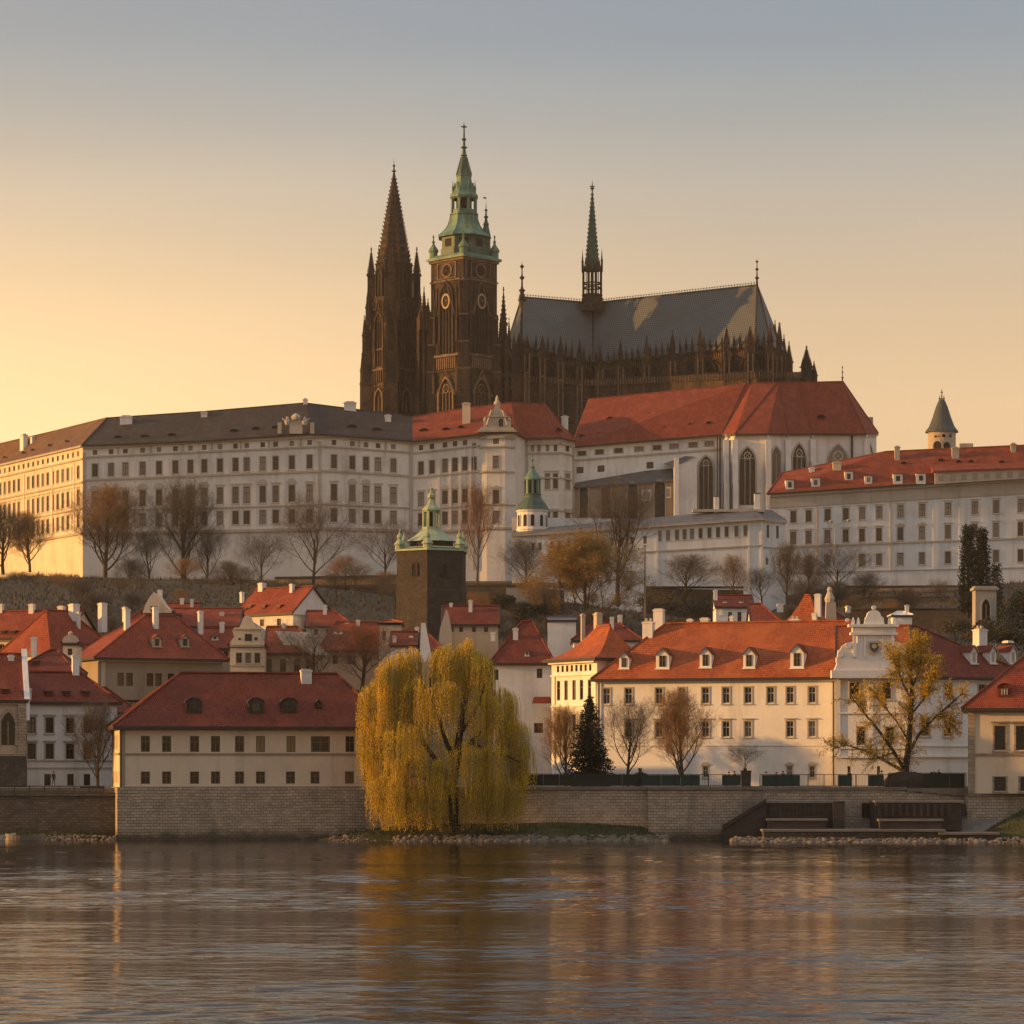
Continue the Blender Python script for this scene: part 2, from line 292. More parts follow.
# ------------------------------------------------------------------ window meshes (unit size: x -.5...5, z 0..1, y into the wall)
WM = {}
def bx(mb, x0, x1, y0, y1, z0, z1, m):
    mb.hexa([(x0, y0, z0), (x1, y0, z0), (x1, y1, z0), (x0, y1, z0)], [(x0, y0, z1), (x1, y0, z1), (x1, y1, z1), (x0, y1, z1)], m)
def winmesh(style, frame, surr, glass, split):
    k = (style, frame, surr, glass, split)
    if k in WM: return WM[k]
    mb = MB(); fw = .09
    bx(mb, -.5, -.5+fw, .10, .2, 0, 1, 0); bx(mb, .5-fw, .5, .10, .2, 0, 1, 0)
    bx(mb, -.5+fw, .5-fw, .10, .2, 0, .055, 0); bx(mb, -.5+fw, .5-fw, .10, .2, .945, 1, 0)
    bx(mb, -.045, .045, .12, .2, .055, .945, 0)
    bx(mb, -.5+fw, -.045, .125, .2, .60, .65, 0); bx(mb, .045, .5-fw, .125, .2, .60, .65, 0)
    if not split: mb.face([(-.5+fw, .19, .055), (.5-fw, .19, .055), (.5-fw, .19, .945), (-.5+fw, .19, .945)], 2)
    if style in ('surround', 'lintel', 'pediment', 'arched'):
        bx(mb, -.66, -.5, -.07, .02, -.04, 1.07, 1); bx(mb, .5, .66, -.07, .02, -.04, 1.07, 1); bx(mb, -.5, .5, -.07, .02, 1.0, 1.07, 1)
        bx(mb, -.72, .72, -.14, .02, -.10, -.04, 1)
    if style == 'lintel': bx(mb, -.82, .82, -.22, .02, 1.13, 1.20, 1)
    if style == 'pediment':
        bx(mb, -.85, .85, -.22, .02, 1.12, 1.17, 1); mb.hexa([(-.85, -.2, 1.17), (.85, -.2, 1.17), (.85, .02, 1.17), (-.85, .02, 1.17)], [(-.02, -.2, 1.34), (.02, -.2, 1.34), (.02, .02, 1.34), (-.02, .02, 1.34)], 1)
    if style == 'arched':
        bx(mb, -.85, .85, -.2, .02, 1.10, 1.15, 1)
        n = 10; pts = [(.8*math.cos(math.pi*i/n), 1.15+.26*math.sin(math.pi*i/n)) for i in range(n+1)]
        mb.face([(x, -.18, z) for x, z in pts][::-1], 1)
        for (a, b), (c, d) in zip(pts, pts[1:]): mb.face([(a, -.18, b), (a, .02, b), (c, .02, d), (c, -.18, d)], 1)
    me = mb.build('window', [frame, surr, glass]); mesh = me.data; bpy.data.objects.remove(me)
    pm = None
    if split:
        pb = MB(); pb.face([(-.5+fw, .19, .055), (.5-fw, .19, .055), (.5-fw, .19, .945), (-.5+fw, .19, .945)], 0)
        po = pb.build('pane', [glass]); pm = po.data; bpy.data.objects.remove(po)
    WM[k] = (mesh, pm); return WM[k]
def V3(p, z): return Vector((p[0], p[1], z))
class Facade:
    def __init__(s, h, A, B, zb, zt, zb2=None, zt2=None):
        s.h = h; s.A = Vector(A[:2]); s.B = Vector(B[:2]); s.zb = zb; s.zt = zt
        s.zb2 = zb if zb2 is None else zb2; s.zt2 = zt if zt2 is None else zt2
        d = s.B-s.A; s.L = d.length; s.U = d/s.L; s.N = Vector((-s.U.y, s.U.x)); s.holes = []
    def u_of(s, px):
        k = (px-512)/F; d = s.B-s.A; return (k*s.A.y-s.A.x)/(d.x-k*d.y)
    def pt(s, u): return s.A+(s.B-s.A)*u
    def z0(s, u): return s.zb+(s.zb2-s.zb)*u
    def z1(s, u): return s.zt+(s.zt2-s.zt)*u
    def z(s, u, v): return s.z0(u)+(s.z1(u)-s.z0(u))*v
    def v_of(s, u, py): return (ZZ(py, s.pt(u).y)-s.z0(u))/(s.z1(u)-s.z0(u))
    def winu(s, u, wm, v0, v1, style='plain', name='window', frame='frame_brown', surr='plaster_trim', glass='glass', split=False, label=None):
        du = wm/s.L/2; s.holes.append((u-du, u+du, v0, v1))
        me, pm = winmesh(style, frame, surr, glass, split)
        o = bpy.data.objects.new(name, me); COL.objects.link(o); o.parent = s.h.root
        p = s.pt(u); h = s.z(u, v1)-s.z(u, v0)
        mw = Matrix(((s.U.x*wm, s.N.x, 0, p.x), (s.U.y*wm, s.N.y, 0, p.y), (0, 0, h, s.z(u, v0)), (0, 0, 0, 1)))
        o.matrix_basis = Matrix.Translation(-s.h.root.location) @ mw
        if pm:
            q = bpy.data.objects.new('pane', pm); COL.objects.link(q); q.parent = o
        if label: o['label'] = label
        return o
    def win(s, cols, row, wpx, ref=None, wm=None, **k):
        ur = s.u_of(ref if ref is not None else cols[len(cols)//2])
        v0, v1 = s.v_of(ur, row[1]), s.v_of(ur, row[0])
        for c in cols:
            u = s.u_of(c); w_ = wm or abs(s.u_of(c+wpx/2)-s.u_of(c-wpx/2))*s.L
            s.winu(u, w_, v0, v1, **k)
    def course(s, py, hpx, proud, ref=None, px0=None, px1=None, mb=None, m=0, ext=0.0):
        ur = s.u_of(ref) if ref is not None else .5
        va = s.v_of(ur, py); hh = hpx/F*s.pt(ur).y
        u0 = s.u_of(px0) if px0 is not None else -ext/s.L; u1 = s.u_of(px1) if px1 is not None else 1+ext/s.L
        s.slab(u0, u1, lambda u: s.z(u, va)-hh/2, lambda u: s.z(u, va)+hh/2, proud, mb, m)
    def slab(s, u0, u1, f0, f1, proud, mb=None, m=0, back=.04):
        mb = mb or s.h.det; a, b = s.pt(u0), s.pt(u1); o = s.N*(-proud); i = s.N*back
        mb.hexa([V3(a+o, f0(u0)), V3(b+o, f0(u1)), V3(b+i, f0(u1)), V3(a+i, f0(u0))], [V3(a+o, f1(u0)), V3(b+o, f1(u1)), V3(b+i, f1(u1)), V3(a+i, f1(u0))], m)
    def pil(s, pxs, wpx, py0, py1, proud=.12, ref=None, mb=None, m=0):
        for c in pxs:
            u = s.u_of(c); du = abs(s.u_of(c+wpx/2)-s.u_of(c-wpx/2))/2
            ur = s.u_of(ref) if ref is not None else u
            va, vb = s.v_of(ur, py1), s.v_of(ur, py0)
            s.slab(u-du, u+du, lambda q: s.z(q, va), lambda q: s.z(q, vb), proud, mb, m)
    def done(s, depth=.3):
        mb = s.h.wall
        us = sorted({0., 1.} | {x for h in s.holes for x in h[:2]}); vs = sorted({0., 1.} | {round(x, 5) for h in s.holes for x in h[2:]})
        us = [u for i, u in enumerate(us) if i == 0 or u-us[i-1] > 1e-6]
        def q(u, v, d=0): p = s.pt(u)+s.N*d; return V3(p, s.z(u, v))
        H = [(a, b, round(c, 5), round(d, 5)) for a, b, c, d in s.holes]
        for u0, u1 in zip(us, us[1:]):
            um = (u0+u1)/2; hs = [h for h in H if h[0] < um < h[1]]; v = 0.0
            cuts = sorted((h[2], h[3]) for h in hs)
            for c0, c1 in cuts+[(1.0, 1.0)]:
                if c0 > v+1e-6: mb.face([q(u0, v), q(u1, v), q(u1, c0), q(u0, c0)])
                v = max(v, c1)
        for a, b, c, d in H:
            mb.face([q(a, c), q(a, d), q(a, d, depth), q(a, c, depth)]); mb.face([q(b, c), q(b, c, depth), q(b, d, depth), q(b, d)])
            mb.face([q(a, d), q(b, d), q(b, d, depth), q(a, d, depth)]); mb.face([q(a, c), q(a, c, depth), q(b, c, depth), q(b, c)])
            mb.face([q(a, c, depth), q(b, c, depth), q(b, d, depth), q(a, d, depth)])
class Bld:
    """a building: root empty, one wall mesh, one trim mesh, and windows, roofs, chimneys as parts"""
    def __init__(s, name, label, cat, loc, wm, tm='plaster_trim', group=None):
        s.root = thing(name, label, cat, loc, group); s.wall = MB(); s.det = MB(); s.wm = wm; s.tm = tm; s.fs = []; s.roofo = None
    def fac(s, A, B, zb, zt, zb2=None, zt2=None):
        f = Facade(s, A, B, zb, zt, zb2, zt2); s.fs.append(f); return f
    def finish(s):
        for f in s.fs: f.done()
        s.wall.build('wall', s.wm, s.root)
        if s.det.f: s.det.build('cornice', s.tm, s.root)
def roofmesh(mb, eave, ridge, th=.35, m=0, fm=1):
    for i in range(len(eave)-1):
        mb.face([eave[i], eave[i+1], ridge[i+1], ridge[i]], m)
        d = Vector((0, 0, th)); mb.face([eave[i]-d, eave[i+1]-d, eave[i+1], eave[i]], fm)
        c = (eave[i]+eave[i+1])/2
class House(Bld):
    def __init__(s, name, label, cat, pl, pr, Yl, Yr, pe, pb, D, pridge, hip=(0, 0), wm='plaster_white', rm='tile_red', tm='plaster_trim', o=.55, group=None, zb=None, flare=0.0):
        A = XY(pl, Yl); B = XY(pr, Yr); d = B-A; s.L = d.length; s.U = d/s.L; s.N = Vector((-s.U.y, s.U.x)); s.A = A; s.B = B; s.D = D; s.o = o
        mid = (A+B)/2; s.ze = ZZ(pe, mid.y); s.zb = ZZ(pb, mid.y) if zb is None else zb
        s.zr = ZZ(pridge, (mid+s.N*D/2).y); s.hip = hip; s.rm = rm; s.flare = flare
        super().__init__(name, label, cat, V3(mid+s.N*D/2, s.zb), wm, tm, group)
        C_ = B+s.N*D; E_ = A+s.N*D
        s.front = s.fac(A, B, s.zb, s.ze); s.right = s.fac(B, C_, s.zb, s.ze); s.back = s.fac(C_, E_, s.zb, s.ze); s.left = s.fac(E_, A, s.zb, s.ze)
        s.roof()
    def q(s, u, w, z): p = s.A+s.U*u+s.N*w; return V3(p, z)
    def prof(s, t):   # height along the slope, t 0 eave..1 ridge, with a bell-cast
        return t-s.flare*4*t*(1-t)*(.5 if t > .5 else .5)
    def rz(s, w):
        h = s.D/2+s.o; t = (w+s.o)/h if w <= s.D/2 else (s.D+s.o-w)/h
        return s.ze+(s.zr-s.ze)*s.prof(max(0, min(1, t)))
    def roof(s):
        mb = MB(); o = s.o; D = s.D; L = s.L; hl, hr = s.hip; z0 = s.ze; zr = s.zr
        n = 5 if s.flare else 1; rings = []
        for i in range(n+1):
            t = i/n; z = z0+(zr-z0)*s.prof(t)
            ul = -o+(hl+o)*t if hl else -o*.6; ur = L+o-(hr+o)*t if hr else L+o*.6
            wf = -o+(D/2+o)*t; wb = D+o-(D/2+o)*t
            rings.append([s.q(ul, wf, z), s.q(ur, wf, z), s.q(ur, wb, z), s.q(ul, wb, z)])
        for a, b in zip(rings, rings[1:]):
            for i in range(4):
                if (i == 1 and not hr) or (i == 3 and not hl): continue
                mb.face([a[i], a[(i+1) % 4], b[(i+1) % 4], b[i]], 0)
        th = Vector((0, 0, .32)); e = rings[0]
        for i in range(4):
            j = (i+1) % 4
            if (i == 1 and not hr) or (i == 3 and not hl): continue
            mb.face([e[i]-th, e[j]-th, e[j], e[i]], 1)
        mb.face([e[3]-th, e[2]-th, e[1]-th, e[0]-th], 1)
        r0, r1 = rings[-1][0], rings[-1][1]
        mb.tube(r0+Vector((0, 0, .05)), r1+Vector((0, 0, .05)), .16, .16, 5, 0)
        for k, (h_, e_, ) in enumerate(((hl, (0, 3)), (hr, (1, 2)))):
            rr = (r0, r1)[k]
            if h_ and not s.flare:
                for i in e_: mb.tube(e[i]+Vector((0, 0, .04)), rr+Vector((0, 0, .04)), .14, .14, 5, 0)
            elif not h_:   # gable triangle
                uu = 0 if k == 0 else L
                s.wall.face([s.q(uu, 0, z0), s.q(uu, D, z0), s.q(uu, D/2, z0+(zr-z0)*.965)] if k else [s.q(uu, D, z0), s.q(uu, 0, z0), s.q(uu, D/2, z0+(zr-z0)*.965)])
                # verge board
                for w0 in (-o, D+o): mb.tube(s.q(uu+(o*.6 if k else -o*.6), w0, z0-.08), s.q(uu+(o*.6 if k else -o*.6), D/2, zr-.08), .13, .13, 4, 1)
        s.roofo = mb.build('roof', [s.rm, 'frame_dark'], s.root)
    def on(s, px, w):      # plan point on the roof at distance w behind the front wall, under picture column px
        k = (px-512)/F; a = s.A+s.N*w; d = s.U; return (k*a.y-a.x)/(d.x-k*d.y)
    def wfor(s, px, py):   # w where the front slope appears at picture row py
        lo, hi = -s.o, s.D/2
        for _ in range(40):
            w_ = (lo+hi)/2; u = s.on(px, w_); y = (s.A+s.U*u+s.N*w_).y
            if ZZ(py, y) > s.rz(w_): lo = w_
            else: hi = w_
        return lo
    def chimney(s, px, pt, pb, wpx, wf=None, m='plaster_white', cap='plaster_trim', dm=None):
        w_ = s.wfor(px, pb) if wf is None else wf*s.D
        u = s.on(px, w_); p = s.A+s.U*u+s.N*w_; zt = ZZ(pt, p.y); wd = wpx/F*p.y*.74; dp = dm or max(.6, min(wd, 1.1)); rot = math.atan2(s.U.y, s.U.x)
        mb = MB(); z0 = min(s.rz(w_), s.rz(w_+dp))-.6
        mb.box(p.x, p.y, z0, wd, dp, zt-.25, 0, rot); mb.box(p.x, p.y, zt-.25, wd+.14, dp+.14, zt-.08, 0, rot); mb.box(p.x, p.y, zt-.08, wd*.8, dp*.8, zt+.06, 1, rot)
        if wd > 1.15:
            for k in (-1, 1): mb.box(p.x+s.U.x*k*wd*.22, p.y+s.U.y*k*wd*.22, zt+.06, .28, .28, zt+.38, 1, rot)
        return mb.build('chimney', [m, cap], s.roofo)
    def dormer(s, px, pt, pb, wpx, m='plaster_white', rm=None, style='gable', wh=.55, frame='frame_brown', glass='glass'):
        w0 = s.wfor(px, pb); u = s.on(px, w0); p = s.A+s.U*u+s.N*w0; zf = s.rz(w0); zt = ZZ(pt, p.y); wd = wpx/F*p.y; h = zt-zf
        hw = wd/2; U = s.U; N = s.N; mb = MB()
        def q(a, b, z): return V3(p+U*a+N*b, z)
        slope = (s.zr-s.ze)/(s.D/2+s.o); dback = lambda z: max(.3, (z-zf)/slope)
        ze_ = zf+h*(.66 if style == 'gable' else .6 if style == 'eye' else .86)
        db, dr = dback(ze_), dback(zt)
        # front wall with opening frame, cheeks
        mb.face([q(-hw, 0, zf-.05), q(hw, 0, zf-.05), q(hw, 0, ze_), q(-hw, 0, ze_)], 0)
        mb.face([q(-hw, 0, zf-.05), q(-hw, 0, ze_), q(-hw, db, ze_)], 0); mb.face([q(hw, 0, zf-.05), q(hw, db, ze_), q(hw, 0, ze_)], 0)
        e = .14
        if style == 'gable':
            mb.face([q(-hw, 0, ze_), q(hw, 0, ze_), q(0, 0, zt-.05)], 0)
            for k in (-1, 1):
                a, b, c, d = q(k*(hw+e), -e*1.5, ze_-.08), q(0, -e*1.5, zt), q(0, dr, zt), q(k*(hw+e), db, ze_-.08)
                mb.face([a, b, c, d] if k < 0 else [b, a, d, c], 1)
                t_ = Vector((0, 0, .12)); mb.face([a-t_, b-t_, b, a] if k < 0 else [b-t_, a-t_, a, b], 2)
        elif style == 'eye':
            n = 8; pts = [(-(hw+e)*math.cos(math.pi*i/n), ze_+(zt-ze_)*math.sin(math.pi*i/n)) for i in range(n+1)]
            mb.face([q(a, 0, b) for a, b in pts], 0)
            for (a, b), (c, d) in zip(pts, pts[1:]):
                mb.face([q(a, -e, b), q(c, -e, d), q(c, dback(d), d), q(a, dback(b), b)], 1)
        else:
            a = [q(-hw-e, -e, ze_), q(hw+e, -e, ze_), q(hw+e, dr, zt), q(-hw-e, dr, zt)]; mb.face(a, 1)
            t_ = Vector((0, 0, .12)); mb.face([a[0]-t_, a[1]-t_, a[1], a[0]], 2)
        # window: frame box and pane
        a = hw*wh; z0, z1 = zf+h*.10, ze_-h*.04
        for x0, x1, y0, y1 in ((-a, -a+.09, z0, z1), (a-.09, a, z0, z1), (-.05, .05, z0, z1)):
            mb.hexa([q(x0, -.07, y0), q(x1, -.07, y0), q(x1, -.005, y0), q(x0, -.005, y0)], [q(x0, -.07, y1), q(x1, -.07, y1), q(x1, -.005, y1), q(x0, -.005, y1)], 2)
        mb.hexa([q(-a, -.06, z0+(z1-z0)*.58), q(a, -.06, z0+(z1-z0)*.58), q(a, -.005, z0+(z1-z0)*.58), q(-a, -.005, z0+(z1-z0)*.58)], [q(-a, -.06, z0+(z1-z0)*.64), q(a, -.06, z0+(z1-z0)*.64), q(a, -.005, z0+(z1-z0)*.64), q(-a, -.005, z0+(z1-z0)*.64)], 2)
        mb.face([q(-a, -.02, z0), q(a, -.02, z0), q(a, -.02, z1), q(-a, -.02, z1)], 3)
        mb.hexa([q(-hw-.1, -.2, zf-.06), q(hw+.1, -.2, zf-.06), q(hw+.1, .02, zf-.06), q(-hw-.1, .02, zf-.06)], [q(-hw-.1, -.2, zf+.08), q(hw+.1, -.2, zf+.08), q(hw+.1, .02, zf+.08), q(-hw-.1, .02, zf+.08)], 0)
        return mb.build('dormer', [m, rm or s.rm, frame, glass], s.roofo)
    def sidewin(s, f, us, rows, wm_, ref=None, **k):
        for v0, v1 in rows:
            for u in us: f.winu(u, wm_, v0, v1, **k)
# ------------------------------------------------------------------ terrain
TY = [320, 336, 372, 450, 560, 650, 720, 780, 830, 900, 1300, 1500, 1780]
TX = [-790, -400, -130, -60, -20, 20, 60, 90, 140, 400, 790]
TZ = [[5.2]*11, [5.3]*11, [5.6]*11, [9]*11, [18]*11,
      [20, 24, 32, 31, 27, 30, 30, 34, 34, 28, 20],
      [28, 36, 47, 46, 44, 43, 41, 46, 47, 38, 28],
      [31, 40, 55.5, 54.5, 52, 49, 44, 52, 54.5, 43, 31],
      [34, 44, 60, 58.5, 55, 52, 46, 55, 58, 46, 34],
      [36, 48, 63, 63, 63, 63, 60, 62, 62, 50, 36],
      [38, 50, 62, 62, 62, 62, 62, 62, 62, 52, 38], [20]*11, [12]*11]
TZa = np.array(TZ, float)
def hz(x, y):
    i = max(0, min(len(TX)-2, bisect.bisect(TX, x)-1)); j = max(0, min(len(TY)-2, bisect.bisect(TY, y)-1))
    a = max(0, min(1, (x-TX[i])/(TX[i+1]-TX[i]))); b = max(0, min(1, (y-TY[j])/(TY[j+1]-TY[j])))
    z = (TZa[j][i]*(1-a)+TZa[j][i+1]*a)*(1-b)+(TZa[j+1][i]*(1-a)+TZa[j+1][i+1]*a)*b
    if 470 < y < 1000: z += .7*math.sin(x*.11+y*.05)*math.sin(y*.09-x*.03)*min(1, (y-470)/80)*min(1, max(0, (880-y)/60))
    return z
def ground():
    xs = sorted(set([-790, -650] + [x for x in range(-400, -160, 30)] + [x for x in range(-160, 170, 5)] + [x for x in range(170, 420, 30)] + [650, 790]))
    ys = sorted(set([326, 330, 336, 344, 352, 362, 372, 390, 410, 430, 450, 480] + [y for y in range(490, 900, 8)] + [900, 950, 1000, 1100, 1300, 1500, 1650, 1780]))
    mb = MB(); n = len(xs)
    mb.v = [Vector((x, y, hz(x, y))) for y in ys for x in xs]
    for j in range(len(ys)-1):
        for i in range(n-1): mb.f.append((j*n+i, j*n+i+1, (j+1)*n+i+1, (j+1)*n+i)); mb.m.append(0)
    o = mb.build('ground', 'earth', uv=False, smooth=True); tag(o, kind='structure')
ground()
# promenade paving just above the ground behind the quay walls
mb = MB(); mb.face([(-220, 324, 5.52), (-41.5, 324, 5.52), (-41.5, 352, 5.6), (-220, 352, 5.60)]); mb.face([(-13, 323, 5.52), (220, 323, 5.52), (220, 352, 5.6), (-13, 352, 5.6)]); mb.face([(-41.5, 330, 5.52), (-13, 330, 5.52), (-13, 352, 5.6), (-41.5, 352, 5.6)])
for xa, xb, y in ((-220, -41.5, 324), (-13, 220, 323)): mb.face([(xa, y, 2), (xb, y, 2), (xb, y, 5.52), (xa, y, 5.52)])
tag(mb.build('promenade', 'paving'), kind='structure')
# ------------------------------------------------------------------ river
def river():
    rng = np.random.default_rng(5)
    ys = [70.0]
    while ys[-1] < 331: ys.append(ys[-1]+max(.16, .16+(ys[-1]-95)*.0016))
    ys = np.array([-110, -60, 0, 40]+ys)
    xs = np.concatenate([[-790, -600, -300, -160, -110], np.linspace(-80, 80, 520), [110, 160, 300, 600, 790]])
    X, Y = np.meshgrid(xs, ys); Zv = np.zeros_like(X)
    for k in range(64):
        lam = .7*(4.5/.7)**rng.random(); kk = 2*math.pi/lam
        th = rng.normal(R(86), R(15)); amp = .0088*lam**.8*(.5+rng.random())*.34
        Zv += amp*np.sin(kk*(X*math.cos(th)+Y*math.sin(th))+rng.random()*6.28)
    # wind lanes: calmer and rougher bands across the river
    lane = .55+.45*np.sin(Y*.11+1.3*np.sin(X*.021+.6))*np.sin(Y*.043+X*.012+1.0)+.15*np.sin(Y*.31+X*.05)
    fade = np.clip((82-abs(X))/10, 0, 1)*np.clip((Y-70)/8, 0, 1)
    calm = np.clip((318-Y)/45, .18, 1)
    Zv *= lane*fade*calm
    n = len(xs); m_ = len(ys)
    v = np.stack([X.ravel(), Y.ravel(), Zv.ravel()], 1)
    idx = np.arange(n*m_).reshape(m_, n)
    f = np.stack([idx[:-1, :-1].ravel(), idx[:-1, 1:].ravel(), idx[1:, 1:].ravel(), idx[1:, :-1].ravel()], 1)
    me = bpy.data.meshes.new('river'); me.vertices.add(len(v)); me.vertices.foreach_set('co', v.ravel())
    me.loops.add(f.size); me.loops.foreach_set('vertex_index', f.ravel().astype(np.int32)); me.polygons.add(len(f))
    me.polygons.foreach_set('loop_start', np.arange(0, f.size, 4, dtype=np.int32)); me.polygons.foreach_set('use_smooth', np.ones(len(f), bool))
    me.update(); me.validate()
    m = mat('river_water', (.020, .014, .010), .015, .15); b = bsdf(m); b.inputs['IOR'].default_value = 1.33
    t = m.node_tree; tcn = nn(t, 'ShaderNodeTexCoord'); last = None
    for sc_, st, ds in ((1.0, (.7, 2.4, 1), .022), (1.0, (1.6, 6.5, 1), .010)):
        mp_ = nn(t, 'ShaderNodeMapping'); mp_.inputs['Scale'].default_value = st
        n_ = nn(t, 'ShaderNodeTexNoise'); n_.inputs['Scale'].default_value = sc_; n_.inputs['Detail'].default_value = 3
        bp = nn(t, 'ShaderNodeBump'); bp.inputs['Strength'].default_value = 1; bp.inputs['Distance'].default_value = ds
        t.links.new(tcn.outputs['Object'], mp_.inputs[0]); t.links.new(mp_.outputs[0], n_.inputs['Vector']); t.links.new(n_.outputs['Fac'], bp.inputs['Height'])
        if last: t.links.new(last.outputs[0], bp.inputs['Normal'])
        last = bp
    t.links.new(last.outputs[0], b.inputs['Normal'])
    me.materials.append(m); o = bpy.data.objects.new('river', me); COL.objects.link(o); tag(o, kind='structure')
river()
# ------------------------------------------------------------------ gothic vocabulary
def archpts(w_, h, n=6, round_=False):
    """outline of an arched opening, from left foot over the top to right foot (x, z)"""
    hw = w_/2
    if round_: sp = h-hw; return [(-hw, 0)]+[(-hw*math.cos(math.pi*i/(2*n)), sp+hw*math.sin(math.pi*i/(2*n))) for i in range(2*n+1)]+[(hw, 0)]
    rise = min(h*.6, w_*.95); sp = h-rise; rad = (hw*hw+rise*rise)/(2*hw); a1 = math.asin(min(1, rise/rad))
    L_ = [(-hw+rad-rad*math.cos(a1*i/n), sp+rad*math.sin(a1*i/n)) for i in range(n+1)]
    return [(-hw, 0)]+L_+[(-x, z) for x, z in L_[-2::-1]]+[(hw, 0)]
def archwin(mb, o, U, N, w_, h, proud=.35, ring=.35, mf=0, mg=1, bars=1, round_=False, rose=False, mr=None, back=.02):
    """o: foot centre on the wall, U along wall, N into wall; frame proud of the wall, glass at the wall face"""
    U = Vector((U[0], U[1], 0)); N = Vector((N[0], N[1], 0))
    def q(x, z, d): return Vector(o)+U*x+Vector((0, 0, z))+N*d
    inn = archpts(w_, h, round_=round_); ou = [(x*(1+2*ring/w_), z if z <= 0 else z+ring*(.4+.8*z/h)) for x, z in inn]
    mb.face([q(x, z, -back) for x, z in inn][::-1], mg)
    for i in range(len(inn)-1):
        a, b, c, d = inn[i], inn[i+1], ou[i+1], ou[i]
        mb.face([q(*a, -proud), q(*d, -proud), q(*c, -proud), q(*b, -proud)][::-1], mf)
        mb.face([q(*a, -proud), q(*b, -proud), q(*b, -back), q(*a, -back)][::-1], mf)
        mb.face([q(*d, -proud), q(*d, 0), q(*c, 0), q(*c, -proud)][::-1], mf)
    if w_ > .01:
        rise = min(h*.6, w_*.95) if not round_ else w_/2; bw = max(.10, w_*.045)
        top = h-rise*.75
        for k in range(bars):
            x = -w_/2+w_*(k+1)/(bars+1)
            for f_, t_ in ((x-bw/2, x+bw/2),): mb.hexa([q(f_, 0, -proud*.6), q(t_, 0, -proud*.6), q(t_, 0, -back), q(f_, 0, -back)], [q(f_, top, -proud*.6), q(t_, top, -proud*.6), q(t_, top, -back), q(f_, top, -back)], mf, False)
        # tracery ring in the head
        if rose or bars > 1:
            cz = h-rise*.55; rr = w_*.26; n = 12; mrr = mf if mr is None else mr
            for i in range(n):
                a0, a1 = 2*math.pi*i/n, 2*math.pi*(i+1)/n
                c = [q(r_*math.cos(a), cz+r_*math.sin(a), -proud*.7) for a in (a0, a1) for r_ in (rr*.72, rr)]
                mb.face([c[0], c[1], c[3], c[2]], mrr)
            for a in (R(45), R(135)):
                for k in (-1, 1): mb.tube(q(0, cz, -proud*.5), q(k*rr*.8*math.cos(a), cz+k*rr*.8*math.sin(a), -proud*.5), bw*.4, bw*.4, 4, mf)
            mb.tube(q(-w_*.45, top, -proud*.4), q(w_*.45, top, -proud*.4), bw*.5, bw*.5, 4, mf)
def pinnacle(mb, x, y, z0, h, w_, m=0, rot=R(45), crock=5):
    hs = h*.48
    mb.box(x, y, z0, w_, w_, z0+hs, m, rot)
    mb.box(x, y, z0+hs*.92, w_*1.3, w_*1.3, z0+hs*.98, m, rot)
    for a in range(4):   # gablets
        an = rot+a*R(90); d = Vector((math.cos(an), math.sin(an))); t_ = Vector((-d.y, d.x)); c = Vector((x, y))+d*w_*.56
        mb.face([V3(c-t_*w_*.5, z0+hs*.98), V3(c+t_*w_*.5, z0+hs*.98), V3(c, z0+hs*.98+w_*1.1)], m)
    mb.box(x, y, z0+hs, w_*.86, w_*.86, z0+h*.95, m, rot, top=.10)
    for k in range(crock):
        t_ = .1+.8*k/crock; r_ = w_*.43*(1-t_*.9)*1.414
        for a in range(4):
            an = rot+R(45)+a*R(90); s_ = w_*.13*(1-.4*t_)
            mb.box(x+math.cos(an)*r_*1.06, y+math.sin(an)*r_*1.06, z0+hs+(h*.95-hs)*t_, s_*1.3, s_*1.3, z0+hs+(h*.95-hs)*t_+s_*1.4, m, an)
    mb.lathe(x, y, [(.02, z0+h*.93), (w_*.20, z0+h*.95), (w_*.05, z0+h*.965), (w_*.13, z0+h*.98), (.02, z0+h)], 5, 0, m)
def finial(mb, x, y, z0, h, w_, m=0):
    mb.lathe(x, y, [(w_*.25, z0), (w_*.2, z0+h*.25), (w_*.5, z0+h*.30), (w_*.15, z0+h*.36), (w_*.12, z0+h*.55), (w_*.4, z0+h*.60), (w_*.1, z0+h*.66), (w_*.08, z0+h*.82), (w_*.34, z0+h*.87), (w_*.05, z0+h*.92), (.01, z0+h)], 6, 0, m)
def stroke(mb, a, b, w_, m=0): mb.tube(a, b, w_, w_, 4, m)
# ------------------------------------------------------------------ cathedral
cath = thing('cathedral', 'dark gothic cathedral with three spires towering above the palace roofs', 'cathedral', (0, 985, 62))
GS = ['gothic_stone', 'gothic_dark', 'gothic_pale', 'clock_ring']
class Sq:   # square tower frame turned by rot about a plan centre
    def __init__(s, px, Y, rot): s.c = XY(px, Y); s.rot = rot; s.Y = Y
    def side(s, k):   # k-th face: outward direction and along direction
        a = s.rot+k*R(90); n = Vector((math.cos(a), math.sin(a))); return n, Vector((-n.y, n.x))
    def z(s, py): return ZZ(py, s.Y)
k_ = 980/F
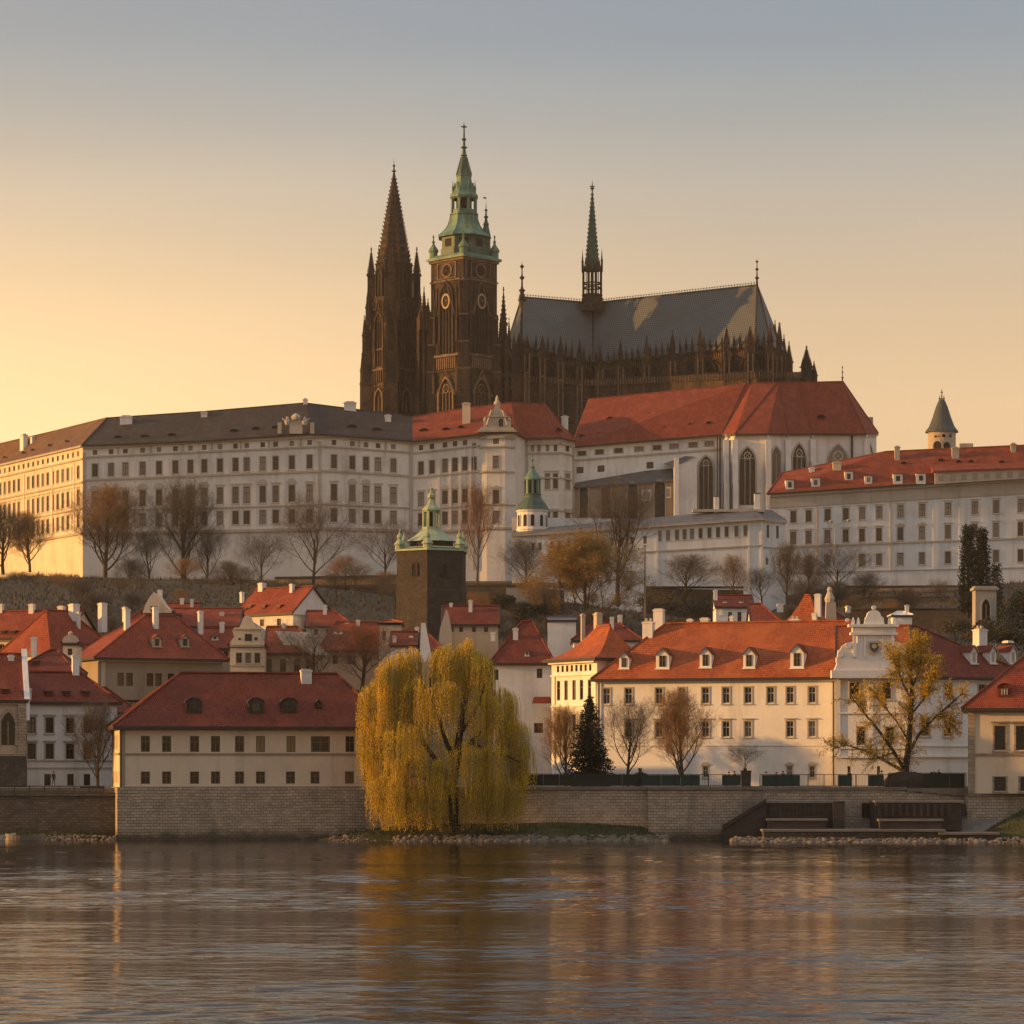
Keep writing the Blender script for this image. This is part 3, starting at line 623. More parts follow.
# --- great south tower, corner towards the river
def great_tower():
    T = Sq(464, 980, R(-135)); root = cath; S = 15.2; c = T.c; Z = T.z
    mb = MB()
    mb.box(c.x, c.y, 58, S, S, Z(263), 0, T.rot)
    mb.box(c.x, c.y, Z(264.5), S+1.0, S+1.0, Z(262), 2, T.rot); mb.box(c.x, c.y, Z(284), S+.7, S+.7, Z(282.6), 2, T.rot)
    mb.box(c.x, c.y, Z(359), S+1.2, S+1.2, Z(356.5), 2, T.rot); mb.box(c.x, c.y, Z(374), S+1.0, S+1.0, Z(371.5), 0, T.rot)
    # corner buttresses, stepping in with height
    for k in range(4):
        a = T.rot+R(45)+k*R(90); d = Vector((math.cos(a), math.sin(a)))
        for w_, off, z0, z1 in ((4.2, S*.66, 58, Z(372)), (3.6, S*.645, Z(372), Z(345)), (3.0, S*.63, Z(345), Z(318)), (2.5, S*.615, Z(318), Z(284))):
            p = c+d*off; mb.box(p.x, p.y, z0, w_, w_, z1, 0, a); mb.box(p.x, p.y, z1-.5, w_+.4, w_+.4, z1, 2, a)
            for j in (-1, 1):      # slim attached shafts
                q = p+Vector((-d.y, d.x))*j*w_*.38+d*w_*.45; mb.box(q.x, q.y, z0, .5, .5, z1+.8, 0, a, 1)
        p = c+d*S*.60; mb.box(p.x, p.y, Z(284), 2.0, 2.0, Z(262), 2, a)
    mb.build('tower_wall', GS, root)
    for k in range(4):
        n, t_ = T.side(k); mb = MB(); N = -n; f = c+n*S/2
        o = V3(f, Z(357)); archwin(mb, o, t_, N, 5.6, Z(286)-Z(357), .7, .55, 0, 1, 3)
        mb2 = MB()         # clock ring
        cz = Z(304); q = lambda x, z, d: V3(f+t_*x+n*d, z)
        for i in range(18):
            a0, a1 = 2*math.pi*i/18, 2*math.pi*(i+1)/18
            mb2.face([q(1.35*math.cos(a0), cz+1.9*math.sin(a0), .75), q(1.9*math.cos(a0), cz+2.5*math.sin(a0), .75), q(1.9*math.cos(a1), cz+2.5*math.sin(a1), .75), q(1.35*math.cos(a1), cz+1.9*math.sin(a1), .75)], 3)
            mb2.face([q(1.9*math.cos(a0), cz+2.5*math.sin(a0), .75), q(1.9*math.cos(a0), cz+2.5*math.sin(a0), .1), q(1.9*math.cos(a1), cz+2.5*math.sin(a1), .1), q(1.9*math.cos(a1), cz+2.5*math.sin(a1), .75)], 3)
        mb2.face([q(1.36*math.cos(i*R(20)), cz+1.92*math.sin(i*R(20)), .5) for i in range(18)], 1)
        for a in (.4, 1.9): mb2.tube(q(0, cz, .7), q(1.2*math.cos(a), cz+1.4*math.sin(a), .7), .12, .06, 4, 3)
        mb2.build('clock', GS, root)
        archwin(mb, V3(f, Z(420)), t_, N, 6.2, Z(381)-Z(420), .9, .7, 2, 1, 3)
        # balustrade
        for i in range(10): p = f+t_*(-4.2+i*8.4/9)+n*.45; mb.box(p.x, p.y, Z(371), .45, .45, Z(360), 2, T.rot)
        p = f+n*.42; mb.face([V3(f+t_*-4.6+n*.1, Z(371)), V3(f+t_*4.6+n*.1, Z(371)), V3(f+t_*4.6+n*.1, Z(359)), V3(f+t_*-4.6+n*.1, Z(359))], 1)
        # rosette panel under the cornice
        for x0, x1, z0, z1 in ((-4.4, 4.4, Z(281.5), Z(280.6)), (-4.4, 4.4, Z(266.2), Z(265.2)), (-4.4, -4.0, Z(280.6), Z(266.2)), (4.0, 4.4, Z(280.6), Z(266.2))):
            mb.hexa([V3(f+t_*x0+n*.3, z0), V3(f+t_*x1+n*.3, z0), V3(f+t_*x1, z0), V3(f+t_*x0, z0)], [V3(f+t_*x0+n*.3, z1), V3(f+t_*x1+n*.3, z1), V3(f+t_*x1, z1), V3(f+t_*x0, z1)], 2)
        cz = Z(273.4)
        mb.face([q(2.3*math.cos(i*R(20)), cz+2.1*math.sin(i*R(20)), .06) for i in range(18)], 1)
        for i in range(18):
            a0, a1 = i*R(20), (i+1)*R(20)
            mb.face([q(r_*math.cos(a), cz+r_*.92*math.sin(a), .3) for r_, a in ((1.9, a0), (2.5, a0), (2.5, a1), (1.9, a1))], 2)
        for i in range(4): a = i*R(45); mb.tube(q(2*math.cos(a), cz+1.9*math.sin(a), .2), q(-2*math.cos(a), cz-1.9*math.sin(a), .2), .14, .14, 4, 0)
        for x, za, zb_, ww in ((-5.2, 345, 300, .9), (5.2, 345, 300, .9), (-5.4, 395, 360, 1.1), (5.4, 395, 360, 1.1), (-3.4, 357, 338, .6), (3.4, 357, 338, .6)):
            p = f+t_*x+n*.6; pinnacle(mb, p.x, p.y, ZZ(za, 980), ZZ(zb_, 980)-ZZ(za, 980), ww, 0, T.rot, 5)
        for j in (-1, 1): mb.tube(V3(f+t_*j*4.0+n*.7, Z(318)), V3(f+n*.7, Z(283)), .3, .22, 4, 2)
        for j in (-1, 1): mb.tube(V3(f+t_*j*4.6+n*.9, Z(398)), V3(f+n*.9, Z(373)), .35, .25, 4, 2)
        # blind tracery ribs beside the window
        for x in (-6.0, -4.6, 4.6, 6.0): mb.hexa([V3(f+t_*(x-.2)+n*.35, Z(356)), V3(f+t_*(x+.2)+n*.35, Z(356)), V3(f+t_*(x+.2), Z(356)), V3(f+t_*(x-.2), Z(356))], [V3(f+t_*(x-.2)+n*.35, Z(290)), V3(f+t_*(x+.2)+n*.35, Z(290)), V3(f+t_*(x+.2), Z(290)), V3(f+t_*(x-.2), Z(290))], 0)
        mb.build('tower_window', GS, root)
    # green baroque helm
    mb = MB(); h8 = R(22.5)+T.rot; x, y = c.x, c.y
    mb.box(x, y, Z(262), S+2.2, S+2.2, Z(259.5), 0, T.rot); mb.box(x, y, Z(259.5), S+1.2, S+1.2, Z(257), 0, T.rot, .93)
    mb.build('helm_cornice', ['copper'], root)
    mb = MB(); r1 = 8.1
    mb.lathe(x, y, [(r1, Z(257.5)), (r1, Z(251)), (r1-.4, Z(250.5)), (r1-.4, Z(239)), (r1+.5, Z(238.2))], 8, h8, 0)
    for k in range(8):      # dark attic openings
        a = h8+R(22.5)+k*R(45); d = Vector((math.cos(a), math.sin(a))); t_ = Vector((-d.y, d.x)); p = c+d*((r1-.4)*math.cos(R(22.5))+.03)
        mb.face([V3(p-t_*1.5, Z(249)), V3(p+t_*1.5, Z(249)), V3(p+t_*1.5, Z(241)), V3(p-t_*1.5, Z(241))], 1)
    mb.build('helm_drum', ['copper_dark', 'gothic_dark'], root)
    mb = MB()
    prof = [(8.9, Z(238.6)), (9.0, Z(237.4)), (8.4, Z(236)), (6.9, Z(232)), (5.7, Z(227)), (5.0, Z(221)), (4.7, Z(216)), (5.0, Z(215.5)), (5.0, Z(214.5)), (3.9, Z(214.3))]
    mb.lathe(x, y, prof, 8, h8, 0)
    for k in range(8):
        a = h8+k*R(45)
        for (ra, za), (rb, zb_) in zip(prof[1:6], prof[2:7]): mb.tube((x+ra*math.cos(a), y+ra*math.sin(a), za), (x+rb*math.cos(a), y+rb*math.sin(a), zb_), .16, .16, 4, 0)
    mb.build('helm_dome', ['copper'], root)
    mb = MB()      # lantern: eight posts round a dark core
    mb.lathe(x, y, [(2.7, Z(214.5)), (2.7, Z(199))], 8, h8, 1)
    for k in range(8):
        a = h8+k*R(45); mb.box(x+4.0*math.cos(a), y+4.0*math.sin(a), Z(214.5), .85, .85, Z(199), 0, a)
        a2 = a+R(22.5); mb.box(x+3.7*math.cos(a2), y+3.7*math.sin(a2), Z(214.4), .5, 2.0, Z(210.5), 0, a2)
    mb.lathe(x, y, [(4.4, Z(199.8)), (4.9, Z(198)), (4.9, Z(196)), (4.5, Z(195.2))], 8, h8, 0)
    mb.build('lantern', ['copper', 'gothic_dark'], root)
    mb = MB()
    mb.lathe(x, y, [(4.5, Z(195.4)), (3.4, Z(189)), (2.75, Z(182)), (2.5, Z(177)), (2.7, Z(176.6)), (2.6, Z(175.8))], 8, h8, 0)
    for k in range(8):
        a = h8+k*R(45); pinnacle(mb, x+3.9*math.cos(a), y+3.9*math.sin(a), Z(195.5), 4.8, .5, 0, a, 2)
        a2 = a+R(22.5); p = Vector((x+2.9*math.cos(a2), y+2.9*math.sin(a2))); d = Vector((math.cos(a2), math.sin(a2))); t_ = Vector((-d.y, d.x))
        mb.hexa([V3(p-t_*.5+d*.6, Z(192)), V3(p+t_*.5+d*.6, Z(192)), V3(p+t_*.5-d*.6, Z(192)), V3(p-t_*.5-d*.6, Z(192))], [V3(p-t_*.05+d*.2, Z(183)), V3(p+t_*.05+d*.2, Z(183)), V3(p+t_*.05-d*.6, Z(183)), V3(p-t_*.05-d*.6, Z(183))], 0)
    mb.build('upper_helm', ['copper'], root)
    mb = MB()
    mb.lathe(x, y, [(2.55, Z(176)), (1.6, Z(166)), (.85, Z(156.5)), (1.2, Z(155.6)), (.8, Z(154.5)), (.55, Z(149)), (1.15, Z(147.4)), (.5, Z(146)), (.42, Z(141)), (.9, Z(139.2)), (.35, Z(138)), (.28, Z(131)), (.28, Z(128))], 8, h8, 0)
    for k in range(8):
        a = h8+k*R(45)
        for i in range(9):
            t_ = i/9; r_ = 2.5*(1-t_)+.9*t_; zz = Z(175-18*t_); mb.box(x+r_*1.05*math.cos(a), y+r_*1.05*math.sin(a), zz, .24, .24, zz+.5, 0, a)
    mb.lathe(x, y, [(.28, Z(128)), (.75, Z(126.6)), (.2, Z(125.4)), (.02, Z(122))], 6, 0, 0)
    mb.box(x, y, Z(127.3), 2.0, .3, Z(126.3), 0, R(20))
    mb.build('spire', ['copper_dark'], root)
    for k in range(4):      # corner bartizans with onion caps
        a = T.rot+R(45)+k*R(90); px_, py_ = x+S*.655*math.cos(a), y+S*.655*math.sin(a); mb = MB()
        mb.lathe(px_, py_, [(1.5, Z(262)), (1.35, Z(260)), (1.3, Z(253)), (1.65, Z(252)), (1.6, Z(250.5)), (1.25, Z(248.5)), (.75, Z(246.5)), (.4, Z(244.5)), (.35, Z(243)), (.6, Z(242)), (.25, Z(241)), (.15, Z(238)), (.4, Z(237.2)), (.03, Z(235))], 8, a, 0)
        mb.build('corner_turret', ['copper'], root)
    mb = MB(); px_, py_ = x+7.2, y-1.0      # stair turret
    mb.lathe(px_, py_, [(1.5, Z(262)), (1.4, Z(240)), (1.7, Z(239)), (1.2, Z(232)), (.8, Z(226)), (1.0, Z(225)), (.5, Z(222)), (.4, Z(219)), (.8, Z(217.5)), (.3, Z(216)), (.25, Z(212)), (.6, Z(210.8)), (.15, Z(209.4)), (.1, Z(205))], 8, 0, 0)
    mb.face([(px_-.9, py_, Z(199)), (px_, py_, Z(199.6)), (px_, py_, Z(197.8)), (px_-.9, py_, Z(197.4))]); mb.tube((px_, py_, Z(206)), (px_, py_, Z(197)), .05, .04, 4)
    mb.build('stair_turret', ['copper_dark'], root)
great_tower()
# --- west tower with the openwork stone spire
def west_tower(px, Y, part_prefix):
    T = Sq(px, Y, R(-138)); c = T.c; Z = T.z; S = 12.3; mb = MB()
    mb.box(c.x, c.y, 58, S, S, Z(300), 0, T.rot)
    mb.lathe(c.x, c.y, [(6.6, Z(302)), (6.4, Z(266)), (6.8, Z(265)), (6.0, Z(264))], 8, T.rot+R(22.5), 0)
    for py_ in (312, 352, 372, 388): mb.box(c.x, c.y, Z(py_), S+.9, S+.9, Z(py_-1.6), 2 if py_ in (372,) else 0, T.rot)
    for k in range(4):
        a = T.rot+R(45)+k*R(90); d = Vector((math.cos(a), math.sin(a)))
        for w_, off, z0, z1 in ((4.6, S*.72, 58, Z(384)), (4.0, S*.69, Z(384), Z(354)), (3.2, S*.66, Z(354), Z(322)), (2.4, S*.63, Z(322), Z(298))):
            p = c+d*off; mb.box(p.x, p.y, z0, w_, w_, z1, 0, a); mb.box(p.x, p.y, z1-.4, w_+.4, w_+.4, z1, 0, a)
            for j in (-1, 1):
                q = p+Vector((-d.y, d.x))*j*w_*.36+d*w_*.46; mb.box(q.x, q.y, z0, .5, .5, z1+.5, 0, a)
    mb.build('tower_wall', GS, cath)
    for k in range(4):
        a = T.rot+R(45)+k*R(90); d = Vector((math.cos(a), math.sin(a))); mb = MB()
        p = c+d*S*.62; pinnacle(mb, p.x, p.y, Z(299), Z(247)-Z(299), 2.3, 0, a, 8)
        for j in (-1, 1):
            q = c+d*S*.70+Vector((-d.y, d.x))*j*2.0; pinnacle(mb, q.x, q.y, Z(326), Z(288)-Z(326), 1.3, 0, a, 5)
            q = c+d*S*.80+Vector((-d.y, d.x))*j*1.6; pinnacle(mb, q.x, q.y, Z(354), Z(315)-Z(354), 1.2, 0, a, 5)
            q = c+d*S*.86+Vector((-d.y, d.x))*j*2.2; pinnacle(mb, q.x, q.y, Z(386), Z(354)-Z(386), 1.0, 0, a, 4)
        mb.build('corner_pinnacles', GS, cath)
    for k in range(4):
        n, t_ = T.side(k); f = c+n*S/2; mb = MB()
        archwin(mb, V3(f, Z(368)), t_, -n, 3.6, Z(316)-Z(368), .7, .5, 0, 1, 2)
        archwin(mb, V3(f, Z(414)), t_, -n, 3.6, Z(391)-Z(414), .7, .5, 2, 1, 1)
        for i in range(7): p = f+t_*(-3.3+i*6.6/6)+n*.4; mb.box(p.x, p.y, Z(384), .45, .45, Z(373), 0, T.rot)
        for x in (-4.6, -3.0, 3.0, 4.6): p = f+t_*x+n*.2; mb.box(p.x, p.y, Z(370), .5, .5, Z(303), 0, T.rot)
        for x, za, zb_, ww in ((-3.8, 330, 297, 1.0), (3.8, 330, 297, 1.0), (-2.4, 352, 332, .7), (2.4, 352, 332, .7), (-4.6, 372, 340, .9), (4.6, 372, 340, .9)):
            p = f+t_*x+n*.5; pinnacle(mb, p.x, p.y, ZZ(za, Y), ZZ(zb_, Y)-ZZ(za, Y), ww, 0, T.rot, 4)
        for x in (-3.7, -2.2, 2.2, 3.7): p = f+t_*x+n*.25; mb.box(p.x, p.y, 58, .4, .5, Z(372), 0, T.rot)
        # gable over the window
        for j in (-1, 1): mb.tube(V3(f+t_*j*3.2+n*.6, Z(330)), V3(f+n*.6, Z(302)), .3, .25, 4, 0)
        a = T.rot+k*R(90)
        p = c+n*6.25
        archwin(mb, V3(p, Z(298)), t_, -n, 2.8, Z(270)-Z(298), .5, .4, 0, 1, 1)
        for j in (-1, 1): mb.tube(V3(p+t_*j*2.2+n*.3, Z(280)), V3(p+n*.3, Z(256)), .25, .2, 4, 0)
        finial(mb, p.x+n.x*.3, p.y+n.y*.3, Z(257), 3.2, .9)
        mb.build('tower_window', GS, cath)
    mb = MB(); r0 = 5.9; za, zb_ = Z(266), Z(178)
    mb.lathe(c.x, c.y, [(r0, za), (r0*.11, zb_), (.3, Z(172)), (.9, Z(171.3)), (.3, Z(170)), (.2, Z(167)), (.5, Z(166)), (.1, Z(164)), (.03, Z(158.5))], 8, T.rot+R(22.5), 0)
    for k in range(8):
        a = T.rot+R(22.5)+k*R(45)
        for i in range(22):
            t_ = (i+.5)/22; r_ = r0*(1-t_)+r0*.11*t_; zz = za+(zb_-za)*t_; s_ = .62*(1-.45*t_)
            mb.hexa([(c.x+(r_-.1)*math.cos(a)-s_*.4*math.sin(a), c.y+(r_-.1)*math.sin(a)+s_*.4*math.cos(a), zz), (c.x+(r_-.1)*math.cos(a)+s_*.4*math.sin(a), c.y+(r_-.1)*math.sin(a)-s_*.4*math.cos(a), zz), (c.x+(r_+s_)*math.cos(a), c.y+(r_+s_)*math.sin(a), zz+s_*.9)],
                    [(c.x+(r_-.1)*math.cos(a)-s_*.3*math.sin(a), c.y+(r_-.1)*math.sin(a)+s_*.3*math.cos(a), zz+s_*.9), (c.x+(r_-.1)*math.cos(a)+s_*.3*math.sin(a), c.y+(r_-.1)*math.sin(a)-s_*.3*math.cos(a), zz+s_*.9), (c.x+(r_+s_*.7)*math.cos(a), c.y+(r_+s_*.7)*math.sin(a), zz+s_*1.5)])
        # pierced ribs on each side of the spire
        a2 = a+R(22.5)
        for i in range(9):
            t_ = .06+.8*i/9; r_ = (r0*(1-t_)+r0*.11*t_)*math.cos(R(22.5)); zz = za+(zb_-za)*t_; hw = r_*.28
            d = Vector((math.cos(a2), math.sin(a2))); tt = Vector((-d.y, d.x)); p = c+d*(r_+.05)
            r2 = (r0*(1-t_-.05)+r0*.11*(t_+.05))*math.cos(R(22.5)); p2 = c+d*(r2+.05)
            mb.face([V3(p-tt*hw, zz), V3(p+tt*hw, zz), V3(p2+tt*hw*.9, zz+(zb_-za)*.05), V3(p2-tt*hw*.9, zz+(zb_-za)*.05)], 1)
    mb.build('stone_spire', GS, cath)
west_tower(394, 1004, '')
# --- link between the towers, with pinnacles
mb = MB(); a = XY(408, 1004); b = XY(440, 992); z1 = ZZ(312, 996)
mb.hexa([V3(a, 58), V3(b, 58), V3(b+Vector((3, 9)), 58), V3(a+Vector((3, 9)), 58)], [V3(a, z1), V3(b, z1), V3(b+Vector((3, 9)), z1), V3(a+Vector((3, 9)), z1)])
for px, pt in ((421, 303), (424, 286), (428, 298), (433, 305)): p = XY(px, 993); pinnacle(mb, p.x, p.y, ZZ(330, 993), ZZ(pt, 993)-ZZ(330, 993), 1.5, 0, R(20), 5)
for px in (419, 424, 429): p = XY(px, 994); mb.box(p.x, p.y, 58, 1.0, 1.4, ZZ(318, 994), 0, R(-30))
mb.build('west_wall', GS, cath)
# --- nave and choir: walls, piers, roof
EV = [(504, 351, 1003), (521, 345, 986), (593, 362, 1000), (755, 345, 963), (772, 346, 966), (784, 350, 978)]
RD = [(521, 297, 997), (522, 297, 997), (593, 303, 1010), (757, 285, 974), (757.5, 285, 974.5), (758, 285, 975)]
ev = [P(*e) for e in EV]; rd = [P(*e) for e in RD]
bk = [P(520, 351, 1012), P(593, 358, 1022), P(770, 346, 990)]
mb = MB(); roofmesh(mb, ev, rd, .6, 0, 1)
mb.face([bk[0], ev[0], rd[0]]); mb.face([bk[1], bk[0], rd[1], rd[2]]); mb.face([bk[2], bk[1], rd[2], rd[3]]); mb.face([ev[-1], bk[2], rd[-1]])
mb.tube(rd[1], ev[1], .35, .45, 5, 1); mb.tube(rd[3], ev[3], .3, .4, 5, 1); mb.tube(rd[4], ev[4], .25, .3, 5, 1); mb.tube(rd[2], ev[2]+Vector((0, .5, .6)), .3, .4, 5, 1)
roofc = mb.build('roof', ['lozenge_roof', 'gothic_stone'], cath)
mb = MB()      # ridge cresting
for a, b in ((rd[1], rd[2]), (rd[2], rd[3])):
    n = 26 if a is rd[1] else 60
    mb.tube(a, b, .3, .3, 5)
    for i in range(n+1): q = a+(b-a)*(i/n); mb.tube(q, q+Vector((0, 0, 1.25)), .13, .05, 4); mb.box(q.x, q.y, q.z+.75, .42, .2, q.z+.95)
    mb.tube(a+Vector((0, 0, .75)), b+Vector((0, 0, .75)), .06, .06, 4)
mb.build('ridge_cresting', ['lead'], roofc)
mb = MB(); p = rd[1]; finial(mb, p.x, p.y, p.z-2, ZZ(261, 997)-p.z+2, 2.3); pinnacle(mb, p.x, p.y, p.z-6, 11, 1.7, 0, R(20), 5); mb.build('gable_finial', GS, roofc)
mb = MB(); p = rd[3]; finial(mb, p.x, p.y, p.z-.5, ZZ(258, 974)-p.z+.5, 1.5); mb.build('ridge_finial', ['gothic_dark'], roofc)
def walk(pts):   # segments of the eaves polyline in plan
    return list(zip(pts, pts[1:]))
mb = MB(); wins = MB(); ins = 1.0
for a, b in walk(ev+[bk[2], bk[1], bk[0], ev[0]]):
    z0 = 58; U = Vector((b.x-a.x, b.y-a.y)); L = U.length; U /= L; N = Vector((-U.y, U.x))
    a2, b2 = Vector(a[:2])+N*ins, Vector(b[:2])+N*ins
    mb.face([V3(a2, z0), V3(b2, z0), V3(b2, b.z-.2), V3(a2, a.z-.2)])
    for dz0, dz1, pr in ((-1.0, -.2, .8), (-3.2, -2.7, .4)):
        mb.hexa([V3(a2-N*pr, a.z+dz0), V3(b2-N*pr, b.z+dz0), V3(b2, b.z+dz0), V3(a2, a.z+dz0)], [V3(a2-N*pr, a.z+dz1), V3(b2-N*pr, b.z+dz1), V3(b2, b.z+dz1), V3(a2, a.z+dz1)])
    n = int(L/.85)
    for i in range(n): p = a2+U*(i+.5)*L/n-N*.35; zz = a.z+(b.z-a.z)*(i+.5)/n; mb.box(p.x, p.y, zz-2.7, .28, .28, zz-1.0, 2, math.atan2(U.y, U.x))
mb.build('clerestory_wall', GS, cath)
for si, (a, b, n) in enumerate(((ev[1], ev[2], 4), (ev[2], ev[3], 9), (ev[3], ev[4], 1), (ev[4], ev[5], 1), (ev[0], ev[1], 1))):
    U = Vector((b.x-a.x, b.y-a.y)); L = U.length; U /= L; N = Vector((-U.y, U.x))
    for i in range(n):
        t_ = (i+.5)/n; p = Vector(a[:2])+U*L*t_+N*ins; zz = a.z+(b.z-a.z)*t_; mb = MB()
        archwin(mb, V3(p, zz-17), U, N, L/n*.60, 13.4, .7, .4, 0, 1, 3); mb.build('clerestory_window', GS, cath)
# aisle chapels in front of the clerestory and piers with pinnacles and flying buttresses
mb = MB(); off = 9.0
def evat(px):
    for (a, b) in zip(EV[1:-1], EV[2:]):
        if a[0] <= px <= b[0]: t_ = (px-a[0])/(b[0]-a[0]); return (a[1]+(b[1]-a[1])*t_, a[2]+(b[2]-a[2])*t_)
    return (EV[-1][1], EV[-1][2]) if px > 593 else (EV[1][1], EV[1][2])
fr = [P(528, 380, 980), P(592, 384, 990), P(757, 376, 953), P(785, 376, 960), P(800, 376, 985)]
for a, b in walk(fr):
    N = Vector((-(b.y-a.y), b.x-a.x)).normalized()
    mb.face([V3(a, 58), V3(b, 58), b, a]); mb.face([a, b, V3(Vector(b[:2])+N*8, b.z+3), V3(Vector(a[:2])+N*8, a.z+3)], 1)
    mb.hexa([V3(Vector(a[:2])-N*.4, a.z-.8), V3(Vector(b[:2])-N*.4, b.z-.8), V3(b, b.z-.8), V3(a, a.z-.8)], [V3(Vector(a[:2])-N*.4, a.z+1.3), V3(Vector(b[:2])-N*.4, b.z+1.3), V3(b, b.z+1.3), V3(a, a.z+1.3)], 0)
    U = (b-a); n = max(1, int(U.length/1.1))
    for i in range(n): p = a+U*((i+.5)/n); mb.box(p.x-N.x*.5, p.y-N.y*.5, p.z-.7, .3, .3, p.z+1.2, 2)
mb.build('aisle_wall', GS, cath)
for px, pt, wd in ((527, 334, 1.5), (542.5, 335, 1.6), (560.5, 336, 1.6), (579.5, 339, 1.6), (600, 345, 1.3), (620.5, 340, 1.6), (646.5, 336, 1.6), (672.5, 330, 1.7), (700, 326, 1.8), (726.5, 325, 1.8), (750, 326, 2.2), (770, 324, 1.9), (779, 322, 1.6)):
    py, Ye = evat(px); Yp = Ye-8.0; p = XY(px, Yp); mb = MB(); zp = ZZ(py+10, Yp)
    mb.box(p.x, p.y, 58, 1.7, 3.6, ZZ(py+26, Yp), 0); mb.box(p.x, p.y+.4, ZZ(py+26, Yp), 1.5, 2.6, zp, 0); mb.box(p.x, p.y, ZZ(py+26, Yp)-.5, 2.0, 3.9, ZZ(py+26, Yp), 2)
    mb.box(p.x-.75, p.y-1.6, 58, .45, .6, zp+.5, 2); mb.box(p.x+.75, p.y-1.6, 58, .45, .6, zp+.5, 2)
    pinnacle(mb, p.x, p.y, zp, ZZ(pt, Yp)-zp, wd, 0, 0, 7)
    for j in (-1, 1): pinnacle(mb, p.x+j*1.3, p.y-1.0, zp-5, 8.5, .75, 0, 0, 4)
    q0, q1 = Vector((p.x, p.y+1.2, zp-3)), Vector((p.x+.2, p.y+9, zp+1.5)); pts = [q0+(q1-q0)*(i/6)+Vector((0, 0, -3.4*(1-(i/6)**.5)+.4)) for i in range(7)]
    for i in range(6): mb.tube(pts[i], pts[i+1], .55, .55, 4)
    mb.tube(q0+Vector((0, 0, 2)), q1+Vector((0, 0, 2.2)), .4, .4, 4)
    for i in range(1, 6): mb.tube(pts[i], q0+(q1-q0)*(i/6)+Vector((0, 0, 2)), .16, .16, 4)
    mb.build('buttress_pier', GS, cath)
for px in range(530, 766, 6):
    if min(abs(px-q) for q in (527, 542.5, 560.5, 579.5, 600, 620.5, 646.5, 672.5, 700, 726.5, 750, 770)) < 3.2: continue
    py, Ye = evat(px); p = XY(px, Ye-.3); mb = MB(); pinnacle(mb, p.x, p.y, ZZ(py+3, Ye), random.Random(px).uniform(4.2, 6.6), .75, 0, 0, 4); mb.build('parapet_pinnacle', GS, cath)
for px, pt, pb, Y, wd in ((775, 319.5, 360, 975, 1.4), (780, 322.5, 365, 982, 1.5), (784, 334, 372, 984, 1.5), (789, 341, 380, 988, 1.8), (806.5, 345.5, 385, 992, 2.6), (814, 361, 388, 994, 1.6), (800, 371, 388, 990, 1.4), (802.5, 368, 385, 988, .8)):
    p = XY(px, Y); mb = MB(); zp = ZZ(pb, Y); mb.box(p.x, p.y, 58, wd*1.05, wd*1.6, zp, 0); pinnacle(mb, p.x, p.y, zp, ZZ(pt, Y)-zp, wd, 0, R(30), 7); mb.build('buttress_pier', GS, cath)
mb = MB(); a, b = P(776, 368, 970), P(799, 383, 985); mb.tube(a, b, .5, .5, 4, 2); mb.tube(a-Vector((0, 0, 2)), b-Vector((0, 0, 1)), .5, .5, 4); mb.build('flying_buttress', GS, cath)
# transept porch with gabled portal between the great tower and the nave
def porch():
    mb = MB(); A, B = XY(486, 984), XY(522, 982); U = (B-A).normalized(); N = Vector((-U.y, U.x)); z = lambda py: ZZ(py, 983)
    C_, D_ = B+N*18, A+N*18
    mb.hexa([V3(A, 58), V3(B, 58), V3(C_, 58), V3(D_, 58)], [V3(A, z(356)), V3(B, z(350)), V3(C_, z(350)), V3(D_, z(356))])
    mid = XY(507, 983)-N*.05
    for j, hw in ((-1, 5.2), (1, 5.2)):
        mb.tube(V3(mid+U*j*hw-N*.8, z(385)), V3(mid-N*.8, z(345)), .45, .4, 4, 2)
        mb.tube(V3(mid+U*j*hw*.7-N*.8, z(381)), V3(mid-N*.8, z(353)), .28, .25, 4, 0)
    finial(mb, mid.x-N.x*.8, mid.y-N.y*.8, z(347), z(338)-z(347), 1.5)
    archwin(mb, V3(mid, z(418)), U, N, 7.4, z(374)-z(418), 1.0, .9, 2, 1, 3)
    archwin(mb, V3(mid-N*.3, z(395)), U, N, 4.2, z(377)-z(395), .6, .35, 0, 1, 2)
    for px, pt, pb, wd in ((497, 335, 366, 1.3), (506.5, 331, 352, 1.2), (514, 333, 358, 1.3), (519, 333, 356, 1.6), (523.5, 337, 360, 1.2), (503.5, 282, 352, 2.2), (500.5, 309, 356, 1.5), (509, 313, 356, 1.3), (492, 348, 385, 1.2)):
        p = XY(px, 981 if px not in (503.5, 500.5, 509) else 992); zp = z(pb); mb.box(p.x, p.y, 58, wd*1.1, wd*1.3, zp, 0); pinnacle(mb, p.x, p.y, zp, z(pt)-zp, wd, 0, 0, 6)
    for px in (489, 493, 498, 516, 520): p = XY(px, 982.5); mb.box(p.x, p.y, 58, .8, 1.0, z(372), 2)
    mb.build('transept_porch', GS, cath)
porch()
